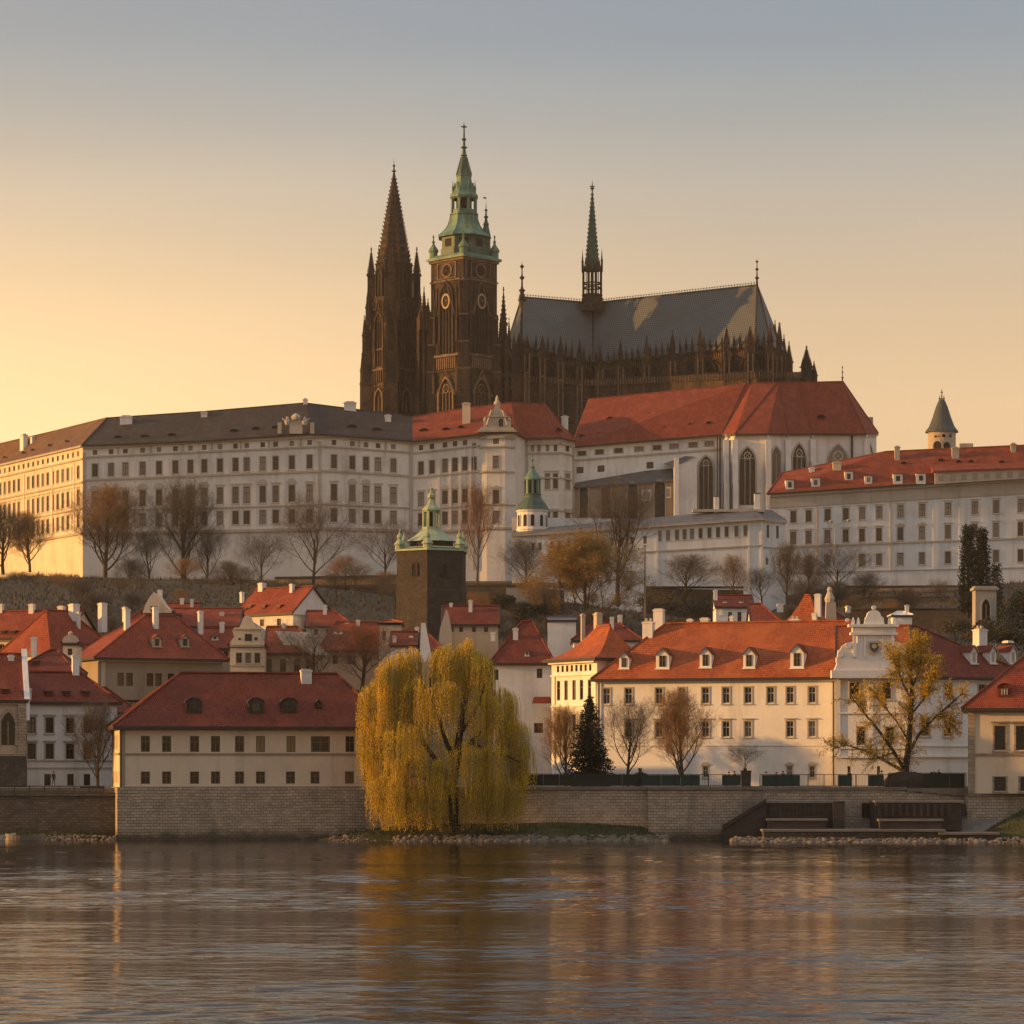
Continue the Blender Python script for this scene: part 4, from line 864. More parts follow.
def fleche():
    c = XY(592.2, 1008); Z = lambda py: ZZ(py, 1008); mb = MB(); r0 = R(22.5)
    mb.box(c.x, c.y, Z(312), 7.0, 6.6, Z(299), 0, R(0)); mb.lathe(c.x, c.y, [(3.6, Z(304)), (3.5, Z(296)), (3.75, Z(295.5)), (3.5, Z(294.5))], 8, r0, 0)
    for k in range(8):
        a = r0+k*R(45); mb.box(c.x+3.2*math.cos(a), c.y+3.2*math.sin(a), Z(305), .55, .55, Z(268), 0, a); pinnacle(mb, c.x+3.45*math.cos(a), c.y+3.45*math.sin(a), Z(272), Z(249)-Z(272) if k % 2 else Z(260)-Z(272), .55, 0, a, 4)
        b = a+R(45)
        for py in (288, 283.5, 270): mb.tube((c.x+3.1*math.cos(a), c.y+3.1*math.sin(a), Z(py)), (c.x+3.1*math.cos(b), c.y+3.1*math.sin(b), Z(py)), .28, .28, 4)
        am = a+R(22.5); rr = 3.1*math.cos(R(22.5)); q = (c.x+rr*math.cos(am), c.y+rr*math.sin(am))
        mb.tube((*q, Z(303)), (*q, Z(270)), .13, .13, 4)
        mb.tube((c.x+3.1*math.cos(a), c.y+3.1*math.sin(a), Z(273)), (c.x+3.3*math.cos(am), c.y+3.3*math.sin(am), Z(261)), .2, .15, 4); mb.tube((c.x+3.1*math.cos(b), c.y+3.1*math.sin(b), Z(273)), (c.x+3.3*math.cos(am), c.y+3.3*math.sin(am), Z(261)), .2, .15, 4)
    mb.tube((c.x, c.y, Z(300)), (c.x, c.y, Z(266)), .6, .5, 6)
    za, zb_ = Z(270), Z(193); ra, rb = 2.55, .30
    mb.lathe(c.x, c.y, [(3.2, Z(271)), (2.7, Z(268)), (ra, za), (rb, zb_), (.28, Z(190)), (.8, Z(188.6)), (.35, Z(187)), (.25, Z(185.5)), (.03, Z(180.5))], 8, r0, 1)
    mb.box(c.x, c.y, Z(187), 1.7, .3, Z(186), 1)
    for k in range(8):
        a = r0+k*R(45)
        for i in range(18): t_ = (i+.5)/18; r_ = ra+(rb-ra)*t_; zz = za+(zb_-za)*t_; mb.box(c.x+(r_+.08)*math.cos(a), c.y+(r_+.08)*math.sin(a), zz, .34*(1-.4*t_), .3*(1-.4*t_), zz+.45, 1, a)
    mb.build('ridge_turret', ['gothic_stone', 'copper_dark'], cath)
fleche()

# ------------------------------------------------------------------ evening haze over the river valley
mb = MB(); mb.box(0, 838, -1.2-1.8, 1600, 1910, 232)
hz_o = mb.build('haze', [], None, uv=False)
m = bpy.data.materials.new('haze_air'); m.use_nodes = True; t = m.node_tree; t.nodes.clear()
ou = nn(t, 'ShaderNodeOutputMaterial'); pv = nn(t, 'ShaderNodeVolumePrincipled'); pv.inputs['Color'].default_value = (1, .90, .78, 1); pv.inputs['Density'].default_value = HAZE; pv.inputs['Anisotropy'].default_value = .1
t.links.new(pv.outputs[0], ou.inputs['Volume']); hz_o.data.materials.append(m); tag(hz_o, 'thin warm evening haze over the river valley', 'haze', kind='stuff')
# ------------------------------------------------------------------ castle palaces
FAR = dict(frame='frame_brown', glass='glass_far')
def wing_roof(b, eave, ridge, back, rm, extra=()):
    mb = MB(); e = [P(*q) for q in eave]; r = [P(*q) for q in ridge]; k = [P(*q) for q in back]
    roofmesh(mb, e, r, .5, 0, 1)
    n = len(k)
    if n: mb.face([k[0], e[0], r[0]]); mb.face([e[-1], k[-1], r[-1]])
    for i in range(n-1): mb.face([k[i+1], k[i], r[min(i, len(r)-1)] if n == len(r) else r[int(i*(len(r)-1)/(n-1))], r[i+1] if n == len(r) else r[int((i+1)*(len(r)-1)/(n-1))]])
    for a, c in zip(r, r[1:]): mb.tube(a, c, .22, .22, 5)
    for i, j in extra: mb.tube(e[i]+Vector((0, 0, .1)), r[j]+Vector((0, 0, .1)), .2, .2, 4)
    b.roofo = mb.build('roof', [rm, 'frame_dark'], b.root)
    b.eave = e; b.ridge = r
def on_slope(e0, e1, r0, r1, px, t):
    """point on a roof slope: t from eave to ridge, under picture column px"""
    lo, hi = 0., 1.
    for _ in range(40):
        u = (lo+hi)/2; q = (e0+(e1-e0)*u)*(1-t)+(r0+(r1-r0)*u)*t
        if 512+F*q.x/q.y < px: lo = u
        else: hi = u
    return q
def slope_t(e0, e1, r0, r1, px, py):
    lo, hi = 0., 1.
    for _ in range(40):
        t = (lo+hi)/2; q = on_slope(e0, e1, r0, r1, px, t)
        if HOR-F*(q.z-CAMH)/q.y > py: lo = t
        else: hi = t
    return q
def stack(b, i, px, pt, pb, wpx, m='plaster_white', dm=1.5, j=None):
    q = slope_t(b.eave[i], b.eave[i+1], b.ridge[i], b.ridge[i+1], px, pb); z1 = ZZ(pt, q.y); wd = wpx/F*q.y
    rot = math.atan2(b.eave[i+1].y-b.eave[i].y, b.eave[i+1].x-b.eave[i].x); mb = MB()
    mb.box(q.x, q.y+dm*.3, q.z-2.2, wd, dm, z1-.4, 0, rot); mb.box(q.x, q.y+dm*.3, z1-.4, wd+.35, dm+.35, z1-.1, 0, rot); mb.box(q.x, q.y+dm*.3, z1-.1, wd*.7, dm*.6, z1+.25, 1, rot)
    mb.build('chimney', [m, 'plaster_trim'], b.roofo)
def skylight(b, i, px, py, wpx, hpx, rm, st='eye'):
    q = slope_t(b.eave[i], b.eave[i+1], b.ridge[i], b.ridge[i+1], px, py); k = q.y/F; w_ = wpx*k; h = hpx*k
    d = (b.eave[i+1]-b.eave[i]); U = Vector((d.x, d.y, 0)).normalized(); N = Vector((-U.y, U.x, 0)); mb = MB()
    up = (b.ridge[i]-b.eave[i]); sl_ = abs(up.z)/max(1, abs(up.dot(N))); dp = h/max(.4, sl_)+.3
    n = 6; pts = [(-w_/2*math.cos(math.pi*j/n), h*math.sin(math.pi*j/n)) for j in range(n+1)]
    f = lambda x, z, dd: q+U*x+N*dd+Vector((0, 0, z))
    mb.face([f(x, z, -.05) for x, z in pts][::-1], 1)
    for (x0, z0), (x1, z1) in zip(pts, pts[1:]): mb.face([f(x0, z0, -.35), f(x1, z1, -.35), f(x1, z1, z1/max(.4, sl_)+.1), f(x0, z0, z0/max(.4, sl_)+.1)], 0)
    mb.build('dormer', [rm, 'gothic_dark'], b.roofo)
# --- long grey-roofed palace, main front
b = Bld('palace', 'long white palace under a dark grey roof, four rows of windows, left of the cathedral', 'palace', (-95, 912, 58), 'plaster_castle')
A, B, C_ = XY(83, 905), XY(321, 907), XY(413, 908.5)
f1 = b.fac(A, B, 56, ZZ(445.5, 905), 56, ZZ(434, 907)); f2 = b.fac(B, C_, 56, ZZ(434, 907), 56, ZZ(441, 908.5))
c1 = [95, 111, 125.4, 142.6, 159, 175.4, 190.4, 204.3, 220, 235.5, 246.7, 262.7, 275.6, 291.8, 309.6]; c2 = [334, 352.3, 366, 378, 393.4]
for f, cs, ref, dy in ((f1, c1, 235, 0), (f2, c2, 366, -1.2)):
    f.win(cs, (443.5+dy, 448.5+dy), 4.6, ref, **FAR); f.win(cs, (458+dy, 471.5+dy), 5.6, ref, style='surround', **FAR)
    f.win(cs, (511+dy, 524.5+dy), 6.0, ref, style='surround', **FAR)
    for i, c in enumerate(cs): f.win([c], (487+dy, 503.5+dy), 6.0, ref, style=('arched' if c in (95, 142.6, 159, 204.3, 262.7, 291.8, 352.3, 366) else 'lintel'), **FAR)
    for py, h, pr in ((450.5, 1.6, .35), (474.5, 1.8, .4), (507.2, 1.4, .35), (531, 3.0, .55), (440.8, 2.2, .7)): f.course(py+dy, h, pr, ref)
    cm_ = [(x+y)/2 for x, y in zip(cs, cs[1:])]
    f.pil([x for x in cm_[::2]], 3.2, 452+dy, 530+dy, .18, ref, mb=b.wall); f.pil(cm_[1::2], 2.2, 442+dy, 449+dy, .2, ref)
f1.pil([84.2, 319.5], 3.0, 447, 530, .3, 200); f2.pil([411.5], 3, 440, 530, .3, 400)
b.fac(C_+Vector((2, 18)), A+Vector((10, 20)), 56, ZZ(445, 905)); b.fac(C_, C_+Vector((2, 18)), 56, ZZ(441, 906)); b.fac(A+Vector((10, 20)), A, 56, ZZ(445.5, 905))
wing_roof(b, [(82, 445, 903.8), (200, 440.5, 904.8), (312, 433, 905.6), (413.5, 440.5, 907.2)], [(107.5, 418, 915), (205, 411.5, 916), (305, 403, 917), (413, 416.5, 918.5)], [(110, 444, 925), (205, 440, 927), (305, 433, 928), (412, 440, 930)], 'tile_grey', [(0, 0), (2, 2)])
# dip in the ridge to the right of its highest point is a second slope
stack(b, 0, 126, 416, 424, 12); stack(b, 1, 196.5, 412, 416.5, 6); stack(b, 1, 307, 399, 404, 4); stack(b, 2, 350, 402, 410, 12); stack(b, 2, 388, 415, 420, 6, dm=2)
for px, py in ((118, 438), (145, 437), (172, 435.5)): skylight(b, 0, px, py, 9, 2.2, 'tile_grey')
for px, py in ((234, 431.5), (256, 429.5), (276, 428)): skylight(b, 1, px, py, 9, 2.5, 'tile_grey')
for px, py in ((352, 427), (377, 430)): skylight(b, 2, px, py, 10, 2.5, 'tile_grey')
# sculpted coat of arms standing on the eaves
q = P(296, 430.5, 905.2); mb = MB(); k = 900/F
mb.box(q.x, q.y, q.z-1, 13*k, 1.2, q.z+1.6); mb.box(q.x, q.y, q.z+1.6, 9*k, .9, q.z+3.2); mb.lathe(q.x, q.y, [(1.3, q.z+3.2), (1.6, q.z+4.0), (.9, q.z+4.8), (.2, q.z+5.2)], 8)
for j in (-1, 1):
    mb.lathe(q.x+j*2.6, q.y, [(.8, q.z+1.6), (1.0, q.z+2.6), (.6, q.z+3.4), (.3, q.z+4.2)], 7); mb.tube((q.x+j*1.2, q.y-.4, q.z+1.5), (q.x+j*4.2, q.y-.4, q.z+3.6), .35, .25, 5)
    mb.box(q.x+j*4.9, q.y, q.z-1, 1.2, 1.2, q.z+2.4)
mb.build('coat_of_arms', ['plaster_stone'], b.root)
f2.pil([409.5], .9, 441, 575, .35, 400, mb=b.det)
b.finish()
# --- end wing catching the evening sun
b = Bld('palace_wing', 'sunlit golden end wing of the palace at the left edge, brown tiled roof', 'palace wing', (-150, 945, 56), 'plaster_sun_tinted')
A2, B2 = XY(-19, 980), XY(82.6, 905.4)
f = b.fac(A2, B2, 52, ZZ(468.6, 980), 52, ZZ(444.8, 905.4))
us = [.06+.90*i/19 for i in range(20)]
def vv(py): return f.v_of(f.u_of(60), py)
for i, u in enumerate(us):
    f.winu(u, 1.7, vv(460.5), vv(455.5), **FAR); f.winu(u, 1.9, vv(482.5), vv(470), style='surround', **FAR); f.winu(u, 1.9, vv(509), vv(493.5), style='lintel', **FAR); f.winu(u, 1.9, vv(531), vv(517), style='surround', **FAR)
for py, h, pr in ((464, 1.6, .35), (487, 1.8, .4), (513, 1.5, .35), (537, 2.5, .5), (451.5, 2, .7)): f.course(py, h, pr, 60)
f.pil([f_ for f_ in (24, 52, 74)], 2.0, 466, 536, .2, 60, mb=b.wall)
b.fac(B2, B2+Vector((16, 9)), 52, ZZ(444.8, 905.4)); b.fac(B2+Vector((16, 9)), A2+Vector((16, 10)), 52, 100); b.fac(A2+Vector((16, 10)), A2, 52, ZZ(468.6, 980))
wing_roof(b, [(-21, 469, 979), (40, 454.5, 935), (82, 444.6, 904.2)], [(-19, 448, 985), (50, 432, 948), (107, 417.8, 915)], [(10, 468, 1000), (60, 452, 955), (112, 444, 924)], 'tile_brown', [(2, 2)])
stack(b, 0, 23.5, 434.5, 446, 9); stack(b, 0, 33, 436.5, 439, 5)
for px, py in ((5, 458), (24, 453.5), (33, 450.5)): skylight(b, 0, px, py, 6, 2, 'tile_brown')
for px, py in ((50, 446), (67, 442)): skylight(b, 1, px, py, 6, 2, 'tile_brown')
b.finish()
# --- central palace, red roof, rounded corner bay
b = Bld('palace', 'white palace with red roof and rounded corner bay, below the great tower', 'palace', (-5, 912, 58), 'plaster_castle')
pl = [XY(413, 908.5), XY(480, 907.8), XY(487, 907.2), XY(505, 906.8), XY(515, 908), XY(526, 915), XY(560, 912), XY(573.5, 917)]
pe = [442, 434, 432.5, 431.5, 432, 438.5, 438, 441]
fs = [b.fac(pl[i], pl[i+1], 54, ZZ(pe[i], pl[i].y), 54, ZZ(pe[i+1], pl[i+1].y)) for i in range(7)]
g = fs[0]; cs = [421, 432, 445, 455, 465]
g.win(cs, (443, 448), 4.4, 440, **FAR); g.win(cs, (459.5, 473), 5.2, 440, style='surround', **FAR)
for i, c in enumerate(cs): g.win([c], (491, 504.5), 5.4, 440, style='arched' if i in (2, 3) else 'lintel', **FAR)
g.win(cs, (512, 525), 5.4, 440, style='surround', **FAR)
for fi, px, h in ((1, 483.5, 3.6), (2, 496, 5.8), (3, 510, 3.4)):
    fs[fi].win([px], (438, 444), h, px, **FAR) if fi == 2 else None
    if fi == 2: fs[fi].win([px], (456, 468.5), 6, px, style='surround', **FAR); fs[fi].win([px], (490, 504), 6.2, px, style='pediment', **FAR); fs[fi].win([px], (511, 523), 6.2, px, style='surround', **FAR)
g.win([474], (443, 448), 4, 474, **FAR); g.win([474], (457, 470), 5, 474, style='surround', **FAR); g.win([474], (491, 504), 5, 474, style='lintel', **FAR)
for fi, cc in ((5, [532.5, 539, 547.5, 555.5]), (6, [567.5])):
    fs[fi].win(cc, (444.5, 451.5), 3.4, cc[0], **FAR); fs[fi].win(cc[2:] if fi == 5 else cc, (474, 489), 4.6, cc[0], style='lintel', **FAR); fs[fi].win(cc[2:] if fi == 5 else cc, (512, 526), 4.6, cc[0], style='lintel', **FAR)
for fi, ref in ((0, 440), (1, 483), (2, 496), (3, 510), (5, 545), (6, 567)):
    dy = {0: 0, 1: -3, 2: -3.5, 3: -3, 5: 3, 6: 4}[fi]
    for py, h, pr in ((450.2, 1.6, .35), (475, 1.6, .35), (508, 1.2, .3), (531.5, 2.2, .45), (440.8, 2.4, .6)): fs[fi].course(py+dy, h, pr, ref)
g.pil([438.5, 450, 460, 470], 2.6, 452, 530, .2, 440, mb=b.wall); g.pil([473.5], .8, 442, 570, .35, 474)
fs[5].pil([527.5], .8, 440, 545, .4, 530); fs[6].pil([573], 1.0, 442, 530, .4, 570)
b.fac(pl[-1], pl[-1]+Vector((-2, 16)), 54, 104); b.fac(pl[-1]+Vector((-2, 16)), pl[0]+Vector((0, 20)), 54, 104); b.fac(pl[0]+Vector((0, 20)), pl[0], 54, 104)
wing_roof(b, [(412, 441, 907), (479, 433.5, 906.4), (516, 431.5, 906.2), (526, 438, 913.5), (561, 437, 910.5), (575.5, 440.8, 915.5)], [(412, 416.5, 918.5), (466, 408, 918.5), (511, 402.5, 919), (512, 402.5, 919.2), (544, 404, 923), (545, 404, 924)], [(412, 440, 928), (470, 436, 926), (512, 436, 926), (516, 436, 926), (560, 438, 928), (572, 440, 926)], 'tile_red', [(5, 5), (4, 4)])
stack(b, 0, 466.3, 403, 423, 8, m='plaster_cream'); stack(b, 4, 566, 416, 428, 4.5)
for i, px, py, wx in ((0, 424, 431, 10), (0, 446, 430, 8), (0, 461, 428, 7), (4, 546, 431, 10), (4, 557, 430, 8)): skylight(b, i, px, py, wx, 2.6, 'tile_red')
k = 907/F; q = P(497, 431, 906.0); mb = MB()      # baroque gable over the bay
def slabx(cx, z0, z1, w0, w1, y, th, m=0): mb.hexa([(cx-w0/2, y, z0), (cx+w0/2, y, z0), (cx+w0/2, y+th, z0), (cx-w0/2, y+th, z0)], [(cx-w1/2, y, z1), (cx+w1/2, y, z1), (cx+w1/2, y+th, z1), (cx-w1/2, y+th, z1)], m)
z = lambda py: ZZ(py, 903.5)
slabx(q.x, z(431), z(429), 39*k, 39*k, 905.4, 4); slabx(q.x, z(429), z(426.5), 35*k, 33*k, 906.0, 3.4); slabx(q.x, z(426.5), z(416), 20*k, 18*k, 906.4, 3); slabx(q.x, z(416), z(414.6), 21*k, 21*k, 906.0, 3.6)
slabx(q.x, z(414.6), z(408), 14*k, 9*k, 906.6, 2.4); slabx(q.x, z(408), z(403), 6*k, 5*k, 906.8, 1.8); mb.lathe(q.x, 907.6, [(.9, z(403)), (1.0, z(401)), (.5, z(399)), (.45, z(396.5)), (.1, z(393.5))], 8)
for j in (-1, 1):
    slabx(q.x+j*12*k, z(426.5), z(420), 4*k, 3.2*k, 906.3, 1.8); mb.lathe(q.x+j*12*k, 907.2, [(.4, z(420)), (.65, z(418.5)), (.2, z(416)), (.03, z(414.5))], 7); slabx(q.x+j*7.6*k, z(414.6), z(411.5), 2*k, 1.6*k, 906.4, 1.2)
    mb.tube((q.x+j*10*k, 906.4, z(424)), (q.x+j*5.5*k, 906.4, z(409)), .4, .3, 5)
archwin(mb, (q.x+1.2, 906.4, z(425.5)), (1, 0), (0, 1), 1.3, 2.4, .2, .2, 0, 1, 1, True)
mb.build('gable', ['plaster_stone', 'gothic_dark'], b.root)
b.finish()
# --- great hall church with the big red roof and polygonal end
b = Bld('church', 'white church with huge plain red roof and tall pointed windows, before the cathedral', 'church', (60, 930, 58), 'plaster_white')
pl = [XY(573, 919), XY(722, 917), XY(735, 911.5), XY(768, 910.5), XY(788, 914), XY(812, 920), XY(865, 920), XY(876.5, 931), XY(876, 952), XY(575, 952)]
pe = [446.5, 434.5, 434, 433.5, 434, 433.5, 433.5, 433.5, 435, 446]
fs = [b.fac(pl[i], pl[(i+1) % 10], 52, ZZ(pe[i], pl[i].y), 52, ZZ(pe[(i+1) % 10], pl[(i+1) % 10].y)) for i in range(10)]
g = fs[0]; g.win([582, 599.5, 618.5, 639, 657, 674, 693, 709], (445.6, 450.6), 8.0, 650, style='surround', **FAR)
g.win([580, 601, 650], (465.5, 472), 7, 600, style='plain', **FAR)
g.course(454.5, 1.6, .4, 650); g.course(440.2, 2.0, .7, 650)
for i in (1, 2, 3, 4, 5, 6): fs[i].course(435.2, 1.8, .6, (728, 750, 778, 800, 838, 870)[i-1])
def gothic(f, px, pt, pb, wpx, bars=2):
    u = f.u_of(px); p = f.pt(u); k = p.y/F; mb = MB(); mb2 = MB()
    w_ = abs(f.u_of(px+wpx/2)-f.u_of(px-wpx/2))*f.L
    archwin(mb, V3(p, ZZ(pb, p.y)), f.U, f.N, w_, ZZ(pt, p.y)-ZZ(pb, p.y), .25, .5, 0, 1, bars)
    mb.build('window', ['plaster_trim', 'glass'], b.root)
gothic(g, 706, 456, 511, 13.5); gothic(fs[2], 747.5, 447.5, 505, 15.5); gothic(fs[3], 776, 447, 490, 8.5, 1); gothic(fs[4], 799, 444, 490, 13); gothic(fs[5], 838, 445, 492, 21, 3); gothic(fs[6], 869.5, 445, 480, 8, 1)
mb = MB()     # stepped buttresses at the corners of the end
for i, (px, Y) in enumerate(((726, 914), (735, 911), (768, 910), (788, 913.5), (812, 919.5), (866, 920))):
    p = XY(px, Y); d = Vector((0, -1)) if i < 4 else Vector((.25, -.97)); rot = math.atan2(d.y, d.x)
    for off, z1, ln in ((.7, ZZ(440, Y), 1.4), (1.3, ZZ(462, Y), 2.4), (2.0, ZZ(485, Y), 3.6)):
        q = p+d*off*.5; mb.box(q.x, q.y, 54, ln, 1.7, z1, 0, rot); 
    mb.box(p.x, p.y, ZZ(437.5, Y), 1.2, .45, ZZ(434.5, Y), 0, rot)
q = XY(720, 914.2); mb.box(q.x, q.y, 55, .5, .5, ZZ(435, 914), 1); mb.box(q.x-.8, q.y+.2, 55, .3, .3, ZZ(435, 914), 1); q = XY(852, 919.4); mb.box(q.x, q.y, 60, .6, .6, ZZ(434, 919), 1)
mb.build('buttress', ['plaster_white', 'frame_dark'], b.root)
wing_roof(b, [(571, 446.5, 948), (572, 446.4, 918), (722, 434.2, 915.5), (735, 433.6, 910), (768, 433.2, 909), (789, 433.6, 912.5), (812, 433.3, 918.5), (866, 433.2, 918.5), (878.5, 433.2, 931)],
    [(588, 399.3, 936), (588.5, 399.2, 936), (745.5, 384, 926), (752, 383.6, 926), (777, 382.8, 925.5), (779, 382.8, 925.5), (798, 382.6, 928), (842, 381.5, 931), (843, 381.5, 933)],
    [(575, 446, 950), (580, 446, 952), (720, 436, 946), (735, 436, 946), (768, 436, 946), (789, 436, 948), (812, 436, 950), (866, 436, 950), (874, 435, 952)], 'tile_castle', [(2, 2), (3, 4), (4, 5), (5, 5), (6, 6), (7, 7), (8, 8)])
for px, py, wx, h in ((610, 420, 7, 3.5), (650, 416, 9, 4), (690, 411, 9, 4.5), (582, 437, 6, 2.6), (599, 435, 6, 2.6), (624, 432.5, 6, 2.6), (645, 430.5, 6, 2.6), (665, 429, 6, 2.6), (690, 425.5, 5, 2.4), (709, 424, 6, 2.6)): skylight(b, 1, px, py, wx, h, 'tile_castle')
skylight(b, 6, 821, 418, 9, 3.5, 'tile_castle')
mb = MB(); q = P(842.5, 381.5, 932); finial(mb, q.x, q.y, q.z-.5, ZZ(365, 932)-q.z+.5, .9); mb.build('roof_finial', ['frame_dark'], b.roofo)
q = P(864, 420, 935); mb = MB(); mb.box(q.x+2, q.y+4, q.z-6, 2.4, 2, ZZ(417, 938)); mb.build('chimney', ['plaster_stone'], b.roofo)
# lean-to gallery with a dark lead roof and brown arcade; white stair block
mb = MB(); a0, a1 = XY(574, 917), XY(673, 910)
N = (a1-a0).normalized(); N = Vector((-N.y, N.x)); z0l, z1l, z0r, z1r = ZZ(487, 917), ZZ(475.5, 920), ZZ(480.5, 910), ZZ(467.5, 914)
mb.hexa([V3(a0, 54), V3(a1, 54), V3(a1+N*6, 54), V3(a0+N*6, 54)], [V3(a0, z0l), V3(a1, z0r), V3(a1+N*6, z0r), V3(a0+N*6, z0l)])
lean = mb.build('gallery', ['plaster_brown'], b.root)
mb = MB(); e = N*-.7
mb.face([V3(a0+e, z0l), V3(a1+e, z0r), V3(a1+N*6, z1r), V3(a0+N*6, z1l)]); mb.face([V3(a0+e, z0l-.5), V3(a1+e, z0r-.5), V3(a1+e, z0r), V3(a0+e, z0l)])
mb.build('gallery_roof', ['lead'], lean)
for px, w_ in ((584, 2.6), (606, 2.8), (633, 3.0), (660, 3.2)):
    mb = MB(); t_ = (px-574)/99; p = a0+(a1-a0)*t_; U = (a1-a0).normalized(); h_ = ZZ(488-7*t_-1, p.y)-ZZ(524, p.y); archwin(mb, V3(p, ZZ(524, p.y)), U, N, w_, h_, .3, .35, 0, 1, 0, True); mb.build('arcade_opening', ['plaster_grey', 'rubble_dark'], lean)
for px, pt, pb, wpx in ((646.5, 490, 501, 10), (668, 487, 498, 6)):
    mb = MB(); t_ = (px-574)/99; p = a0+(a1-a0)*t_-N*.05; k = p.y/F; mb.box(p.x, p.y, ZZ(pb, p.y), wpx*k, .3, ZZ(pt, p.y), 0, math.atan2(-N.x, N.y)); mb.box(p.x, p.y-.2, ZZ(pb-1.5, p.y), wpx*k*.7, .2, ZZ(pt+1.5, p.y), 1, math.atan2(-N.x, N.y)); mb.build('window', ['plaster_white', 'glass_far'], lean)
mb = MB(); p0, p1 = XY(674, 908), XY(697, 908); mb.hexa([V3(p0, 54), V3(p1, 54), V3(p1+Vector((0, 9)), 54), V3(p0+Vector((0, 9)), 54)], [V3(p0, ZZ(466.5, 908)), V3(p1, ZZ(457.5, 908)), V3(p1+Vector((0, 9)), ZZ(457, 914)), V3(p0+Vector((0, 9)), ZZ(466, 914))]); mb.face([V3(p0+Vector((-.4, -.4)), ZZ(466, 908)), V3(p1+Vector((0, -.4)), ZZ(457, 908)), V3(p1+Vector((-3, 9)), ZZ(455, 914)), V3(p0+Vector((-3, 9)), ZZ(463, 914))], 1)
q = XY(676.5, 907.4); mb.box(q.x, q.y, 60, 1.4, 1.2, ZZ(458, 907)); mb.build('stair_block', ['plaster_white', 'lead'], b.root)
b.finish()
# --- long low white building on the terrace edge
b = Bld('terrace_building', 'long low white building with one row of small windows below the red roofed church', 'building', (40, 838, 44), 'plaster_cool')
A, B, C_ = XY(512, 834), XY(763, 832), XY(785.5, 846)
f = b.fac(A, B, 36, ZZ(535.5, 834), 36, ZZ(518.5, 832)); g = b.fac(B, C_, 36, ZZ(518.5, 832), 36, ZZ(520.5, 846)); b.fac(C_, C_+Vector((-8, 14)), 36, 78); b.fac(C_+Vector((-8, 14)), A+Vector((0, 16)), 36, 78); b.fac(A+Vector((0, 16)), A, 36, 72)
f.win([659.6, 668, 677, 684.6, 692, 700.6, 709.4, 718, 726.6, 736.4, 745.5], (528.5, 538.5), 3.6, 700, style='surround', **FAR)
f.win([533, 540, 552, 559, 568, 576, 584, 592, 602, 612, 622, 632, 645], (540, 547.5), 3.2, 580, style='plain', **FAR)
g.win([768, 777.5], (525, 538), 2.6, 770, **FAR); g.win([767, 780], (558, 565), 2.4, 770, **FAR)
f.course(521.6, 2.2, .5, 715); f.course(548, 1.4, .25, 715, 640, 762); g.course(521.5, 2.2, .5, 774); g.course(548, 1.4, .25, 774); f.pil([657, 749, 761.5], 2.4, 524, 604, .2, 740, mb=b.wall)
mb = MB(); roofmesh(mb, [P(511, 535, 833), P(763.5, 518, 830.8), P(787, 520, 846)], [P(513, 530.5, 850), P(752, 508.5, 842), P(772, 510, 855)], .5, 0, 1); mb.face([P(513, 530.5, 850), P(752, 508.5, 842), P(772, 510, 855), P(752, 508.5, 862), P(513, 530.5, 862)])
q = XY(729, 838); mb.box(q.x, q.y+3, ZZ(512, 840), 20, 3.5, ZZ(509.3, 840), 1); b.roofo = mb.build('roof', ['lead', 'plaster_trim'], b.root)
for px, pt, pb, wpx in ((716.5, 494, 512, 7), (757, 491, 510, 8)): q = XY(px, 841); mb = MB(); mb.box(q.x, q.y, ZZ(pb, 841)-1, wpx*.2, 1.6, ZZ(pt+3, 841)); mb.box(q.x, q.y, ZZ(pt+3, 841), wpx*.23, 1.8, ZZ(pt+2, 841), 1); mb.build('chimney', ['plaster_white', 'lead'], b.roofo)
b.finish()
# --- little round chapel turret with green lantern, on the terrace building
def turret():
    c = XY(532.5, 846); Z = lambda py: ZZ(py, 846); k = 846/F
    r = thing('chapel_turret', 'small round white turret with green copper lantern beside the rounded palace bay', 'turret', V3(c, Z(535)))
    mb = MB(); mb.lathe(c.x, c.y, [(15.6*k, 58), (15.6*k, Z(531)), (16.2*k, Z(530.5)), (16.2*k, Z(529.3)), (15.4*k, Z(529)), (15.2*k, Z(513)), (16.4*k, Z(511.5)), (16.6*k, Z(510))], 20); mb.build('wall', ['plaster_white'], r, smooth=False)
    for a in (-150, -118, -90, -55, -25):
        an = R(a); p = c+Vector((math.cos(an), math.sin(an)))*15.3*k; mb = MB(); N = Vector((-math.cos(an), -math.sin(an))); archwin(mb, V3(p, Z(527)), Vector((-N.y, N.x)), N, 1.1, Z(515.5)-Z(527), .15, .2, 0, 1, 0, True); mb.build('window', ['plaster_white', 'gothic_dark'], r)
    mb = MB(); mb.lathe(c.x, c.y, [(17*k, Z(510.5)), (15.2*k, Z(507)), (12.4*k, Z(502.5)), (9.2*k, Z(498.5)), (8.4*k, Z(495.5)), (8.8*k, Z(495)), (8.8*k, Z(494))], 16); d = mb.build('dome', ['copper_dark'], r)
    mb = MB(); mb.lathe(c.x, c.y, [(4.5*k, Z(494)), (4.5*k, Z(480))], 8, 0, 1)
    for i in range(8): a = i*R(45); mb.box(c.x+7*k*math.cos(a), c.y+7*k*math.sin(a), Z(494.5), .6, .6, Z(480), 0, a)
    mb.lathe(c.x, c.y, [(8*k, Z(481)), (9*k, Z(479.5)), (8.6*k, Z(478.3)), (5.5*k, Z(474)), (3*k, Z(470.5)), (1.8*k, Z(468.5)), (2.4*k, Z(467)), (1*k, Z(465.5)), (.5*k, Z(462)), (1.6*k, Z(460.2)), (.3*k, Z(458)), (.2*k, Z(449))], 12)
    mb.build('lantern', ['copper', 'gothic_dark'], d)
turret()
